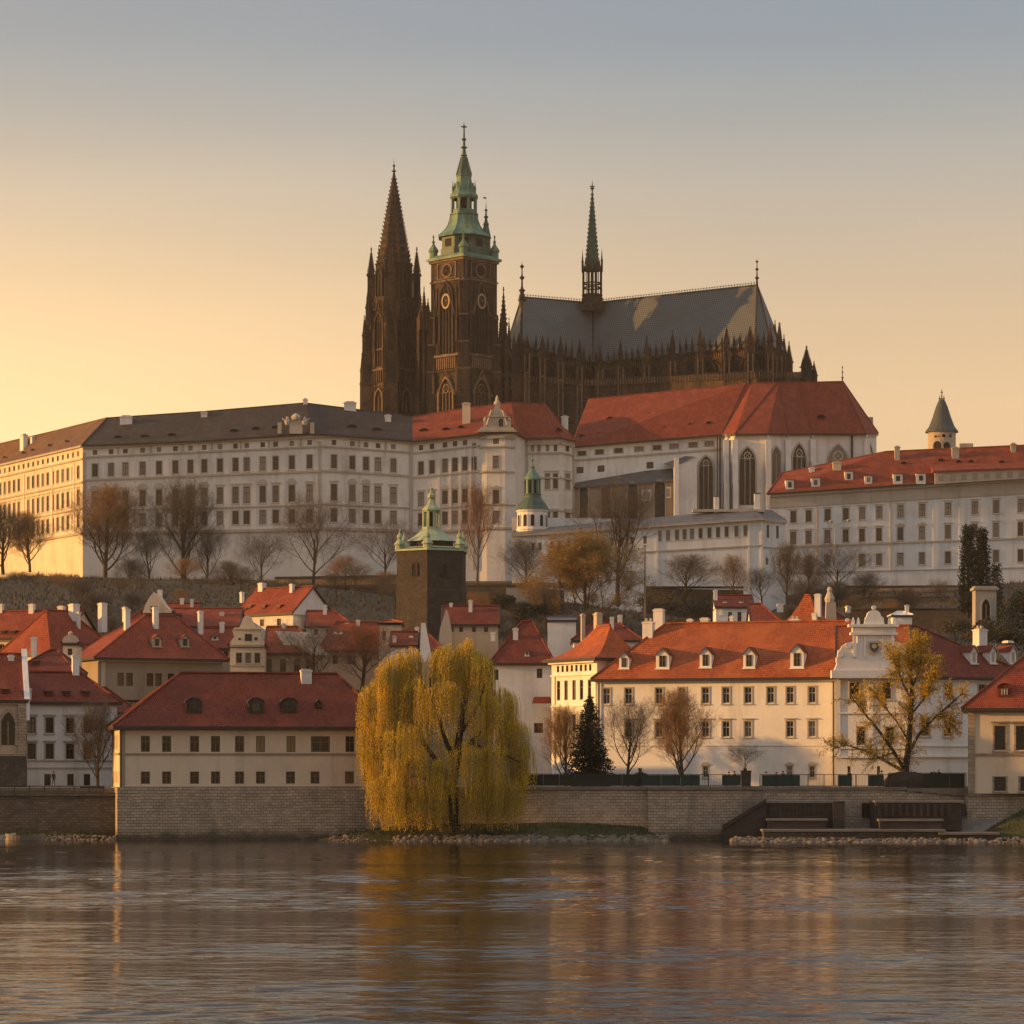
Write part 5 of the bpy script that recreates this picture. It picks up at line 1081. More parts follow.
# --- right hand palace
b = Bld('palace', 'white palace with red roof, dormers and tall windows at the right edge', 'palace', (110, 876, 54), 'plaster_cool')
A, B = XY(769.5, 868), XY(1062, 869)
f = b.fac(A, B, 50, ZZ(494, 868), 50, ZZ(475.8, 869)); g = b.fac(B, B+Vector((0, 18)), 50, 88); b.fac(B+Vector((0, 18)), A+Vector((4, 18)), 50, 86); b.fac(A+Vector((4, 18)), A, 50, 84)
cs = [793.2, 808.5, 827.4, 845.7, 862, 879, 900.3, 922, 948, 974.6, 996, 1020.6, 1041]
f.win(cs, (494, 499.5), 4, 870, **FAR); f.win([c+.2 for c in cs], (507, 519), 5.8, 870, style='lintel', **FAR)
for c in cs: f.win([c], (528.5, 541.5), 5.6, 870, style='pediment' if c in (900.3, 922) else 'lintel', **FAR)
f.win([c for c in cs if c not in (845.7, 793.2)], (554, 565.5), 5.6, 870, style='surround', **FAR)
for py, h, pr in ((501.5, 2.0, .3), (543.8, 1.6, .3), (489.8, 2.4, .8), (571, 1.0, .2)): f.course(py, h, pr, 870)
f.slab(0, 1, lambda u: f.z(u, f.v_of(f.u_of(870), 500.5)), lambda u: f.z(u, f.v_of(f.u_of(870), 491)), .12)
f.pil([817, 890.5], .9, 492, 572, .4, 870, mb=b.det); f.pil([936, 962, 985], 6, 503, 570, .15, 960, mb=b.wall)
wing_roof(b, [(766, 493.5, 884), (767.5, 493.3, 866.8), (930, 482.7, 867), (1062, 475, 867.5)], [(781, 473, 878), (782, 472.8, 878), (886, 451.5, 876.5), (1062, 443.5, 876)], [(770, 490, 890), (782, 490, 888), (886, 485, 888), (1062, 478, 886)], 'tile_red', [(1, 1)])
for px, pt, pb, wpx in ((837, 462, 475, 8),): stack(b, 1, px, pt, pb, wpx, m='plaster_cream', dm=1.4)
stack(b, 1, 812, 467.5, 474, 5, dm=1.2)
for px, pt, pb, wpx in ((925, 446.5, 459.5, 5), (955.5, 447.5, 458, 7), (1013.5, 443.5, 452, 5)): stack(b, 1 if px < 930 else 2, px, pt, pb, wpx, m='plaster_stone', dm=1.2)
mb = MB(); q = P(967, 447, 878); mb.box(q.x, q.y+2, q.z-2, 4, 1.6, q.z+1.2); mb.build('chimney', ['plaster_stone', 'tile_dark'], b.roofo)
def whitedormer(i, px, pt, pb, wpx):
    q = slope_t(b.eave[i], b.eave[i+1], b.ridge[i], b.ridge[i+1], px, pb); k = q.y/F; w_ = wpx*k*.62; h = (pb-pt)*k; mb = MB()
    x, y, z = q.x-wpx*k*.17, q.y, q.z
    mb.hexa([(x-w_/2, y-.1, z-.3), (x+w_/2, y-.1, z-.3), (x+w_/2, y+3.6, z-.3), (x-w_/2, y+3.6, z-.3)], [(x-w_/2, y-.1, z+h), (x+w_/2, y-.1, z+h), (x+w_/2, y+3.6, z+h), (x-w_/2, y+3.6, z+h)], 0)
    mb.hexa([(x-w_*.6, y-.4, z+h), (x+w_*.6, y-.4, z+h), (x+w_*.6, y+4, z+h), (x-w_*.6, y+4, z+h)], [(x-w_*.6, y-.4, z+h+.15), (x+w_*.6, y-.4, z+h+.15), (x+w_*.6, y+4, z+h+.7), (x-w_*.6, y+4, z+h+.7)], 1)
    mb.hexa([(x-w_*.22, y-.2, z+h*.25), (x+w_*.22, y-.2, z+h*.25), (x+w_*.22, y, z+h*.25), (x-w_*.22, y, z+h*.25)], [(x-w_*.22, y-.2, z+h*.8), (x+w_*.22, y-.2, z+h*.8), (x+w_*.22, y, z+h*.8), (x-w_*.22, y, z+h*.8)], 2)
    mb.build('dormer', ['plaster_white', 'tile_red', 'glass'], b.roofo)
for px, pt, pb, wpx in ((792, 480, 490, 13), (818, 478, 487.5, 14), (851, 471.5, 481.5, 13), (870.5, 476, 484, 12), (900.5, 474, 483.5, 15), (923.5, 473.5, 483, 15)): whitedormer(1, px, pt, pb, wpx)
for px, py in ((820, 471), (868, 461.5), (905, 464)): skylight(b, 1, px, py, 6, 2.5, 'tile_red')
for px, py in ((941, 461), (958.5, 462.5), (971, 462.5), (1001.5, 463)): skylight(b, 2, px, py, 6, 2.5, 'tile_red')
mb = MB(); p0, p1 = XY(935, 866.2), XY(1062, 866.6)      # raised loggia storey breaking the eaves
mb.hexa([V3(p0, ZZ(484, 866)), V3(p1, ZZ(476, 866)), V3(p1+Vector((0, 6)), ZZ(476, 866)), V3(p0+Vector((0, 6)), ZZ(484, 866))], [V3(p0, ZZ(472.6, 866)), V3(p1, ZZ(467.5, 866)), V3(p1+Vector((0, 6)), ZZ(467.5, 866)), V3(p0+Vector((0, 6)), ZZ(472.6, 866))])
mb.hexa([V3(p0+Vector((-.6, -.6)), ZZ(472.6, 866)), V3(p1+Vector((0, -.6)), ZZ(467.5, 866)), V3(p1+Vector((0, 5)), ZZ(467.5, 866)), V3(p0+Vector((-.6, 5)), ZZ(472.6, 866))], [V3(p0+Vector((-.6, -.6)), ZZ(470.9, 866)), V3(p1+Vector((0, -.6)), ZZ(465.8, 866)), V3(p1+Vector((0, 6.5)), ZZ(459, 872)), V3(p0+Vector((-.6, 6.5)), ZZ(464, 872))], 1)
for i in range(11): t_ = (i+.5)/11; p = p0+(p1-p0)*t_; mb.box(p.x, p.y-.06, ZZ(481-6.6*t_, 866), 1.5, .2, ZZ(475.6-6.1*t_, 866), 2)
mb.build('loggia', ['plaster_stone', 'tile_red', 'glass_far'], b.root)
b.finish()
# --- round tower with a grey conical roof
def cone_tower():
    c = XY(941.8, 905); Z = lambda py: ZZ(py, 905); k = 905/F
    r = thing('round_tower', 'slim round tower with grey cone roof and twin finials above the right palace', 'tower', V3(c, 60))
    mb = MB(); mb.lathe(c.x, c.y, [(14*k, 60), (14*k, Z(433.5)), (14.6*k, Z(433)), (14.6*k, Z(432))], 20); mb.build('wall', ['plaster_stone'], r)
    mb = MB(); mb.lathe(c.x, c.y, [(16.6*k, Z(432.6)), (16.4*k, Z(431.4)), (13*k, Z(427)), (9.5*k, Z(418)), (6*k, Z(407)), (3.2*k, Z(400.5)), (1.4*k, Z(399.5))], 18); rf = mb.build('roof', ['slate'], r)
    mb = MB()
    for dx, pt in ((-2.1, 395.5), (2.1, 395.5), (0, 389)): mb.tube((c.x+dx*k, c.y, Z(404)), (c.x+dx*k, c.y, Z(pt)), .3, .08, 5); mb.lathe(c.x+dx*k, c.y, [(.1, Z(pt+4)), (.45, Z(pt+3.2)), (.1, Z(pt+2.4))], 6)
    mb.build('finials', ['frame_dark'], rf)
    for a, pt, pb, w_, rd_ in ((-115, 442.5, 450, 2.6, True), (-78, 443.5, 450, 2.0, True), (-122, 436.5, 438.5, .9, True), (-90, 435.5, 438.5, 1.2, True), (-62, 435, 438.8, .9, True)):
        an = R(a); p = c+Vector((math.cos(an), math.sin(an)))*14.02*k; N = Vector((-math.cos(an), -math.sin(an))); mb = MB(); archwin(mb, V3(p, Z(pb)), Vector((-N.y, N.x)), N, w_, Z(pt)-Z(pb), .2, .2, 0, 1, 0, rd_); mb.build('window', ['plaster_stone', 'gothic_dark'], r)
cone_tower()
# ------------------------------------------------------------------ quay walls, steps, banks
def wallbox(mb, a, b, z0, z1, th=1.2, m=0, z1b=None):
    U = Vector((b[0]-a[0], b[1]-a[1])).normalized(); N = Vector((-U.y, U.x))*th; a = Vector(a[:2]); b = Vector(b[:2]); z1b = z1 if z1b is None else z1b
    mb.hexa([V3(a, z0), V3(b, z0), V3(b+N, z0), V3(a+N, z0)], [V3(a, z1), V3(b, z1b), V3(b+N, z1b), V3(a+N, z1)], m)
def quay(name, label, pts, mats, coping=.35, z0=-1.5):
    mb = MB()
    for (px0, py0, Y0), (px1, py1, Y1) in zip(pts, pts[1:]):
        a, b = XY(px0, Y0), XY(px1, Y1); z = ZZ(py0, Y0); z2 = ZZ(py1, Y1)
        wallbox(mb, a, b, z0, z-coping, 1.4, 0, z2-coping)
        U = (b-a).normalized(); N = Vector((-U.y, U.x)); a2, b2 = a-N*.18, b-N*.18
        n = max(1, int((b-a).length/1.6))
        for i in range(n):    # coping slabs
            p, q = a2+(b2-a2)*(i/n), a2+(b2-a2)*((i+.985)/n); zz = z+(z2-z)*(i/n)
            wallbox(mb, p, q, zz-coping, zz+random.uniform(-.02, .02), 1.7, 1)
    return tag(mb.build(name, mats, None, origin=V3(XY(*pts[0][::2]), 0)), label, 'wall')
random.seed(3)
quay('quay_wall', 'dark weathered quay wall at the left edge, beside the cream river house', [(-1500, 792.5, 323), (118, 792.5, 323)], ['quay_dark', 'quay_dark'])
quay('quay_wall', 'pale coursed stone embankment wall running behind the yellow willow', [(366, 786.5, 322), (648, 786.5, 321)], ['quay_stone', 'paving'])
quay('quay_wall', 'stone embankment wall to the right of the vertical joint, above the dark steps', [(648.5, 786.5, 319.5), (742, 786.5, 319.5), (760, 787, 322.5), (892, 787, 322.5), (966, 794, 323)], ['quay_stone', 'paving'])
quay('quay_wall', 'low stone wall under the cream corner house at the right edge', [(967, 793.5, 320.5), (2500, 793.5, 320)], ['quay_stone', 'paving'])
mb = MB()
for px, py in ((578, 799), (595, 802), (707, 795), (832, 797)): q = P(px, py, 321); mb.box(q.x, q.y-1.7, q.z-.25, .5, .5, q.z+.2)
# landing platforms, stepped
def slab(mb, px0, px1, pt, pb, Y0, Y1, m=0, mt=None, lip=.15):
    a, b = XY(px0, Y0), XY(px1, Y0); z1 = ZZ(pt, Y0); z0 = ZZ(pb, Y0)
    mb.hexa([V3(a, z0), V3(b, z0), (b.x, Y1, z0), (a.x, Y1, z0)], [V3(a, z1-.22), V3(b, z1-.22), (b.x, Y1, z1-.22), (a.x, Y1, z1-.22)], m)
    mb.hexa([(a.x-lip, Y0-lip, z1-.22), (b.x+lip, Y0-lip, z1-.22), (b.x+lip, Y1, z1-.22), (a.x-lip, Y1, z1-.22)], [(a.x-lip, Y0-lip, z1), (b.x+lip, Y0-lip, z1), (b.x+lip, Y1, z1), (a.x-lip, Y1, z1)], m if mt is None else mt)
r = thing('landing_stage', 'dark stepped landing stage with a sloping stair side, left of the small wall doorway', 'landing stage', V3(XY(785, 316), 0))
mb = MB(); slab(mb, 765, 840, 801, 830, 317.2, 321, 0, 1); slab(mb, 768, 826, 818.5, 830, 315.4, 317.0, 0, 1)
for i in range(8): q = XY(771+i*8.6, 317.1); mb.box(q.x, q.y-.02, ZZ(817, 317), .22, .25, ZZ(804, 317), 0)
mb.build('platform', ['dark_timber', 'deck_top'], r)
mb = MB(); a, b = P(724, 828.5, 316.2), P(766, 802, 316.6); 
for (p, q) in ((a, b),): mb.hexa([(p.x, p.y, -1), (q.x, q.y, -1), (q.x, q.y+3, -1), (p.x, p.y+3, -1)], [(p.x, p.y, p.z), (q.x, q.y, q.z), (q.x, q.y+3, q.z), (p.x, p.y+3, p.z)], 0); mb.hexa([(p.x-.2, p.y-.3, p.z), (q.x, q.y-.3, q.z), (q.x, q.y+.3, q.z), (p.x-.2, p.y+.3, p.z)], [(p.x-.2, p.y-.3, p.z+.35), (q.x, q.y-.3, q.z+.35), (q.x, q.y+.3, q.z+.35), (p.x-.2, p.y+.3, p.z+.35)], 1)
mb.build('stair', ['dark_timber', 'dark_timber'], r)
mb = MB(); q = XY(838, 317); mb.box(q.x, q.y-.4, -1, 1.2, 1.2, ZZ(801, 317)); mb.build('pier', ['dark_timber'], r)
r = thing('landing_stage', 'stepped landing stage with a broad pale top slab, beside the right corner house', 'landing stage', V3(XY(910, 316), 0))
mb = MB(); slab(mb, 876, 962, 800.5, 830, 316.6, 322, 0, 1); slab(mb, 880, 942, 819, 834, 314.8, 316.4, 0, 1)
for i in range(11): q = XY(879+i*7.0, 316.5); mb.box(q.x, q.y-.05, ZZ(816, 316.5), .3, .3, ZZ(804.5, 316.5), 0)
for i in range(6): q = XY(963, 317.2+i*.85); mb.box(q.x+.05, q.y, ZZ(816, 316.5), .3, .3, ZZ(804.5, 316.5), 0)
mb.build('platform', ['dark_timber', 'deck_top'], r)
mb = MB(); q = XY(866, 322.4); mb.box(q.x, 322.35, ZZ(817, 322), .9, .3, ZZ(803, 322)); tag(mb.build('doorway', ['gothic_dark'], None, origin=(q.x, 322, 3)), 'narrow dark doorway in the stone embankment between the two landing stages', 'doorway')
mb = MB(); slab(mb, 764, 944, 829.5, 850, 312.8, 317.3, 0, 1); slab(mb, 940, 998, 832.5, 850, 312.6, 317.5, 0, 1)
mb.hexa([V3(XY(943, 317.5), 0), V3(XY(1000, 317.5), 0), V3(XY(1010, 324), 0), V3(XY(940, 324), 0)], [V3(XY(943, 317.5), ZZ(832.4, 317)), V3(XY(1000, 317.5), ZZ(832.4, 317)), V3(XY(1012, 322), ZZ(812, 323)), V3(XY(962, 322), ZZ(812, 323))], 1)
tag(mb.build('jetty', ['quay_dark', 'deck_top'], None, origin=V3(XY(850, 314), 0)), 'long low stone jetty ledge along the water under the landing stages', 'jetty')
# grassy banks with rubble at the waterline
def bank(name, prof, ymin, seed, slope=1):
    """prof: list of (px, Yfront, Yback, zback)"""
    rg = random.Random(seed); mb = MB(); rows = 7; pts = []
    for px, Yf, Yb, zb in prof:
        col = []
        for j in range(rows):
            t = j/(rows-1); Y = Yf+(Yb-Yf)*t; q = XY(px, Y); col.append(Vector((q.x, Y, -.4+(zb+.4)*t**.8+rg.uniform(-.08, .08)*(0 < j < rows-1))))
        pts.append(col)
    for a, b in zip(pts, pts[1:]):
        for j in range(rows-1): mb.face([a[j], b[j], b[j+1], a[j+1]])
    o = mb.build(name, 'grass', uv=False, smooth=True); tag(o, kind='structure')
    bl = MB()       # blades so the bank is not a smooth sheet
    for a, b in zip(pts, pts[1:]):
        n = int((b[0]-a[0]).length*60)
        for _ in range(n):
            u, t = rg.random(), rg.random()**.9*(rows-1.001); j = int(t); f_ = t-j
            p = (a[j]+(b[j]-a[j])*u)*(1-f_)+(a[j+1]+(b[j+1]-a[j+1])*u)*f_
            if p.z < .25: continue
            h = rg.uniform(.12, .45); d = Vector((rg.uniform(-.15, .15), rg.uniform(-.1, .1), h)); w_ = rg.uniform(.03, .07); an = rg.random()*3.1
            e = Vector((math.cos(an)*w_, math.sin(an)*w_, 0)); bl.face([p-e, p+e, p+d])
    o = bl.build('bank_grass', 'grass_blade', uv=False); tag(o, 'short dark grass covering the river bank', 'grass', kind='stuff')
def prof_line(segs, n):
    out_ = []
    for i in range(n+1):
        t = i/n; px = segs[0][0]+(segs[-1][0]-segs[0][0])*t
        for s, e in zip(segs, segs[1:]):
            if s[0] <= px <= e[0]+1e-6: k = (px-s[0])/(e[0]-s[0]); out_.append(tuple(s[i_]+(e[i_]-s[i_])*k for i_ in range(4))); break
    return out_
bank('bank', prof_line([(318, 319.6, 320.8, .05), (380, 317.2, 321.8, 1.3), (460, 316.5, 321.8, 1.7), (560, 315.6, 321.3, 1.9), (640, 315.8, 320.8, 1.5), (668, 317.5, 319.4, .3)], 40), 0, 1)
bank('bank', prof_line([(972, 312.6, 317.3, .3), (1000, 311.8, 317.6, 2.0), (1024, 311.5, 318.5, 3.4), (1090, 311, 319.6, 4.8), (1130, 311, 319.8, 5), (1400, 311, 319.8, 4.5)], 40), 0, 2)
bank('bank', prof_line([(-90, 318.5, 322.8, 1.0), (30, 319.5, 322.8, .9), (95, 320.5, 322.8, .8), (119, 321.8, 322.8, .2)], 16), 0, 3)
ROCKS = []
for s_ in range(6):
    rg = random.Random(s_); mb = MB(); n = 7
    prof = [(.02, -.5), (.75, -.42), (1.0, -.05), (.8, .35), (.35, .5), (.02, .52)]; rings = []
    for r_, z_ in prof: rings.append([Vector((r_*math.cos(k*2*math.pi/n)*rg.uniform(.75, 1.2), r_*math.sin(k*2*math.pi/n)*rg.uniform(.7, 1.1), z_*rg.uniform(.8, 1.2)+rg.uniform(-.06, .06))) for k in range(n)])
    for a, b in zip(rings, rings[1:]):
        for i in range(n): mb.face([a[i], a[(i+1) % n], b[(i+1) % n], b[i]])
    o = mb.build('boulder', 'rock', uv=False); ROCKS.append(o.data); bpy.data.objects.remove(o)
rg = random.Random(11)
def rubble(px0, px1, Yf, n, zmax=.5, smin=.18, smax=.5):
    mb = MB()
    for _ in range(n):
        px = rg.uniform(px0, px1); Y = Yf+rg.uniform(-.9, 1.5); q = XY(px, Y); s = rg.uniform(smin, smax); me = ROCKS[rg.randrange(6)]
        z = max(-.1, (Y-Yf)*.30)+rg.uniform(-.05, .1); rot = Matrix.Rotation(rg.random()*6.28, 3, 'Z') @ Matrix.Rotation(rg.uniform(-.5, .5), 3, 'X')
        base = len(mb.v); mb.v += [rot @ (v.co*s)+Vector((q.x, Y, z)) for v in me.vertices]
        for p in me.polygons: mb.f.append(tuple(base+i for i in p.vertices)); mb.m.append(0)
    o = mb.build('shore_rubble', 'rock', uv=False); tag(o, 'pale broken stones lying along the waterline', 'stones', kind='stuff')
rubble(395, 668, 316.4, 900, smin=.1, smax=.38); rubble(330, 395, 318.6, 90, smin=.1, smax=.3); rubble(732, 1000, 312.0, 1000, smin=.1, smax=.38); rubble(995, 1040, 311.4, 90, smin=.1, smax=.35); rubble(30, 119, 320.3, 220, smin=.08, smax=.3)
# ------------------------------------------------------------------ railings on the embankment
def railing(name, label, px0, px1, Y, zt_py, zb_py, panels, step=10, mat_='fence_green'):
    a, b = XY(px0, Y), XY(px1, Y); z0, z1 = ZZ(zb_py, Y), ZZ(zt_py, Y); r = thing(name, label, 'railing', V3((a+b)/2, z0)); L = (b-a).length; n = int(L/1.6); U = (b-a)/L
    mb = MB()
    for i in range(n+1): p = a+U*(L*i/n); mb.box(p.x, p.y, z0, .09, .09, z1+.05)
    for z in (z1, z0+.12): p = (a+b)/2; mb.tube(V3(a, z), V3(b, z), .045, .045, 4)
    m = int(L/.16)
    for i in range(m+1): p = a+U*(L*i/m); mb.tube(V3(p, z0+.1), V3(p, z1), .016, .016, 4)
    mb.build('bars', 'iron', r)
    for (p0, p1) in panels:
        mb = MB(); c, d = XY(p0, Y+.12), XY(p1, Y+.12); k = max(1, int((d-c).length/1.6))
        for i in range(k): s, e = c+(d-c)*(i/k), c+(d-c)*((i+.992)/k); wallbox(mb, s, e, z0+.08, z1-.06, .03)
        mb.build('panel', mat_, r)
railing('railing', 'dark green panelled railing on the quay behind the willow and fir', 508, 640, 322.3, 774, 786.5, [(512, 638)], mat_='fence_dark')
railing('railing', 'teal green railing with café screens along the middle of the embankment', 641, 742, 321.2, 774.5, 786.5, [(642, 700), (752-30, 741)])
railing('railing', 'open teal railing in front of the arched cellar doors', 760, 888, 324, 774.5, 787, [(762, 800), (838, 852), (868, 884)])
railing('railing', 'solid dark green hoarding railing below the yellow leaved tree', 889, 966, 324.3, 773, 790, [(889, 965)], mat_='fence_dark')
railing('railing', 'thin dark railing on the quay wall at the left edge', -120, 104, 324, 786, 793, [(80, 104)], mat_='fence_dark')
# ------------------------------------------------------------------ riverside buildings
NEAR = dict(split=True)
H = House('river_house', 'cream river house with long red hipped roof rising from the stone quay wall', 'house', 119.5, 386, 320, 325.5, 726.5, 787, 13, 673.5, (7.0, 4.5), 'plaster_cream', 'tile_dark', 'plaster_brown', .7)
f = H.front; D = dict(split=True, frame='frame_brown', glass='glass_warm')
f.win([145.4, 166.6, 194.5, 215.5, 239.5, 260.5, 291, 350], (736, 752), 9, 215, **D); f.win([320.5], (736, 752), 19, 215, **D)
f.win([145.4, 166.6, 194.5, 215.5, 239.5, 260.5, 290.5, 315, 349.5, 368], (771.5, 783.8), 9, 215, **D)
f.course(754, 1.8, .12, 215); f.course(728.5, 3.2, .35, 215); f.course(787, 1.2, .15, 215); f.pil([122.5], 5, 729, 786, .1, 130, mb=H.det)
g = H.left
for u in (.25, .42, .62, .80): g.winu(u, .9, .62, .86, **D); g.winu(u, .9, .06, .26, **D)
g.slab(0, 1, lambda u: ZZ(755, 322), lambda u: ZZ(753, 322), .1)
for px in (193.5, 256, 289): H.dormer(px, 697.5, 712, 15, 'tile_grey', 'tile_grey', 'eye', .5, 'frame_dark')
H.dormer(318.5, 699, 708, 5, 'tile_grey', 'tile_grey', 'gable', .5, 'frame_dark')
H.chimney(306, 669.5, 680, 14); H.finish()
mb = MB(); f.pil([121], 1.1, 728, 787, .16, 130, mb=mb); mb.build('downpipe', 'frame_dark', H.root)
mb = MB(); o_ = .25; base = [V3(H.A-H.U*o_-H.N*o_, -1.5), V3(H.B-H.N*o_, -1.5), V3(H.B+H.N*13, -1.5), V3(H.A-H.U*o_+H.N*13, -1.5)]; top = [Vector((p.x, p.y, H.zb)) for p in base]; mb.hexa(base, top)
lip = [V3(H.A-H.U*.45-H.N*.5, -1.5), V3(H.B-H.N*.5, -1.5), V3(H.B, -1.5), V3(H.A-H.U*.45, -1.5)]; mb.hexa(lip, [Vector((p.x, p.y, .55)) for p in lip])
mb.build('stone_base', 'quay_stone', H.root)
H = House('town_house', 'pale narrow house with two rows of tall dark windows, left of the river house', 'house', 27, 117, 338, 341, 702, 787, 11, 672.5, (0, 3.4), 'plaster_white', 'tile_dark', 'plaster_trim', .5)
f = H.front; D = dict(split=True, frame='frame_dark')
f.win([31.5, 49.5, 70, 87.5], (717.5, 733), 8, 49, style='lintel', **D); f.win([31.5, 49.5, 70, 87.5], (743.5, 759), 8, 49, style='lintel', **D); f.win([47.5, 70.5, 87], (774, 785.5), 6.5, 49, style='plain', **D)
f.course(760.5, 1.2, .15, 70); f.course(768, 1.2, .1, 70); f.course(704.5, 2.5, .3, 70)
for px in (49, 67, 86): H.dormer(px, 690, 695.5, 6, 'tile_dark', None, 'shed', .6, 'frame_dark')
H.chimney(75.5, 655, 675, 9, .48); H.chimney(28, 688, 702, 8, .02, dm=.8); H.finish()
H = House('chapel', 'old chapel front with a pointed arch window, cut off by the left edge', 'chapel', -62, 26, 330, 332, 700, 793, 12, 654, (0, 0), 'plaster_ochre', 'tile_red', 'quay_stone', .4)
H.front.course(703, 2.5, .3, 10); 
mb = MB(); p = H.front.pt(H.front.u_of(8)); archwin(mb, V3(p, ZZ(745, p.y)), H.U, H.N, 1.5, ZZ(712, p.y)-ZZ(745, p.y), .3, .3, 0, 1, 1); mb.build('window', ['quay_stone', 'glass'], H.root)
H.front.pil([22], 8, 704, 760, .35, 10); H.front.course(755, 1.5, .3, 10); mb = MB(); 
f = H.front; f.slab(0, 1, lambda u: H.zb, lambda u: ZZ(756, 330), .5, mb); mb.build('plinth', 'quay_dark', H.root)
mb = MB(); a, b = H.q(H.L+.1, -.3, ZZ(702, 331)), H.q(H.L+.1, 6, ZZ(651, 334)); mb.hexa([a+Vector((-.3, 0, -2)), a+Vector((.3, 0, -2)), b+Vector((.3, 0, -2)), b+Vector((-.3, 0, -2))], [a+Vector((-.3, 0, .4)), a+Vector((.3, 0, .4)), b+Vector((.3, 0, .4)), b+Vector((-.3, 0, .4))]); mb.build('gable_parapet', 'plaster_white', H.root)
H.dormer(5, 688, 693, 7, 'tile_dark', None, 'shed', .6, 'frame_dark'); H.chimney(11, 655, 665, 8, .45); H.finish()
H = House('outbuilding', 'small white gabled outbuilding tucked behind the left end of the river house', 'house', 104, 133, 352, 354, 712, 790, 9, 688, (1.4, 1.4), 'plaster_white', 'tile_dark'); H.dormer(140, 693, 705, 14, 'gothic_dark', 'tile_grey', 'gable', .4, 'frame_dark') if False else None; H.finish()
# --- the long front palace on the embankment
H = House('riverside_palace', 'long white riverside palace with orange tiled roof and five gabled dormers', 'palace', 598, 838, 352, 343.5, 678, 790, 13, 623, (6.5, 0), 'plaster_front', 'tile_orange', 'plaster_front', .7)
f = H.front; D = dict(split=True, frame='frame_white', surr='plaster_trim')
f.win([606.5, 628.5, 659, 682, 705.5, 726, 748, 770.5, 790, 812], (687.5, 703.5), 7.2, 705, style='surround', **D)
f.win([628.5, 659, 682, 705.5, 726, 748, 790, 812], (721.5, 737), 7.2, 705, style='lintel', **D)
f.win([705.5, 789.5, 812], (766.5, 777.5), 5, 789, style='arched', **D)
f.win([640, 745], (768, 777), 4, 745, style='plain', **D)
f.course(745.5, 1.3, .08, 705); f.course(680.5, 3.0, .4, 705)
f.pil([600], 3, 682, 785, .12, 610, mb=H.wall)
for px, pt, pb, wpx in ((624, 651, 669, 10), (662.5, 647.5, 669, 13.5), (705.5, 646.5, 668, 12), (749, 646.5, 668.5, 12), (797, 643.5, 668.5, 13.5)): H.dormer(px, pt, pb, wpx, 'plaster_front', 'tile_dark', 'gable', .5)
H.chimney(648.5, 621.5, 634, 14, None); H.chimney(659, 609, 628, 13, .62)
for px, pt, wd in ((690, 619, 7), (705, 618, 11), (732, 616, 5)): H.chimney(px, pt, 627, wd, .58)
mb = MB(); f.pil([599, 833.5], 1.0, 681, 785, .16, 705, mb=mb); mb.build('downpipe', 'frame_dark', H.root); H.finish(); HP = H
# end wing with curved roof, facing the evening sun
H = House('palace_wing', 'taller sunlit end wing with flared orange roof, left end of the riverside palace', 'house', 551.5, 597, 362, 353.2, 659, 790, 7.0, 626.5, (4.6, 2.6), 'plaster_front', 'tile_orange', 'plaster_front', .8, flare=.4)
f = H.front; D2 = dict(split=True, frame='frame_brown')
f.win([558 + i*4.6 for i in range(8)], (665, 671.5), 2.4, 575, style='plain', **D2); f.win([558.5, 566, 574, 581.5, 589.5], (680, 700), 3.4, 575, style='plain', **D2); f.win([558.5, 566, 574, 581.5, 589.5], (714, 732), 3.4, 575, style='plain', **D2)
f.course(662, 3, .5, 575); f.course(675, 1.5, .2, 575); f.course(706, 1.3, .15, 575); f.pil([554, 595], 3, 676, 780, .15, 575, mb=H.det)
H.chimney(583, 614, 628, 3, .55, m='plaster_stone', dm=.5)
mb = MB()
for i, px in enumerate((588, 595)): pass
H.chimney(598, 613, 628, 8, .6, m='plaster_stone', dm=.8); H.finish()
# pavilion with the baroque gable and coat of arms
H = House('palace_pavilion', 'palace pavilion crowned by a baroque scrolled gable with a shield', 'palace pavilion', 836.5, 910, 341.5, 340.5, 676.5, 790, 12, 626, (0, 0), 'plaster_front', 'tile_orange', 'plaster_front', .2)
f = H.front; D = dict(split=True, frame='frame_brown', surr='plaster_trim')
f.win([854.5, 886.5], (682.5, 699), 9, 870, style='lintel', **D); f.win([861, 890], (727, 745), 8, 870, style='surround', **D); f.win([849, 878.5], (766, 777), 3, 870, **D)
for py, h, pr in ((678, 2.5, .5), (713, 1.4, .2), (748, 1.4, .2), (757, 1.6, .35)): f.course(py, h, pr, 870)
f.pil([838.5, 871, 907.5], 4, 680, 756, .15, 870, mb=H.det)
k = 341/F; cx = XY(873, 340.4).x; y0 = 339.9; z = lambda py: ZZ(py, 340.2); mb = MB()
def gp(pts, th, m=0, y=None):
    y = y0 if y is None else y; q = [(cx+(px-873)*k, z(py)) for px, py in pts]
    mb.face([(a, y, b) for a, b in q], m)
    for (a, b), (c, d) in zip(q, q[1:]+q[:1]): mb.face([(a, y, b), (a, y+th, b), (c, y+th, d), (c, y, d)], m)
    mb.face([(a, y+th, b) for a, b in q][::-1], m)
def arc(cx_, cy_, r_, a0, a1, n=8, ry=None): return [(cx_+r_*math.cos(R(a0+(a1-a0)*i/n)), cy_-(ry or r_)*math.sin(R(a0+(a1-a0)*i/n))) for i in range(n+1)]
gp([(831, 678), (915, 678), (915, 670.5), (831, 670.5)], 1.4, y=y0-.35); gp([(834, 670.5), (912, 670.5), (909, 663), (837, 663)], 1.1); gp([(836, 663), (910, 663), (910, 657.5), (836, 657.5)], .9)
gp([(837, 657.5), (838, 650)]+arc(851, 654, 12, 165, 60, 8)+[(857, 635), (893, 635)]+arc(895, 654, 12, 120, 15, 8)[0:]+[(909, 657.5)], .8)
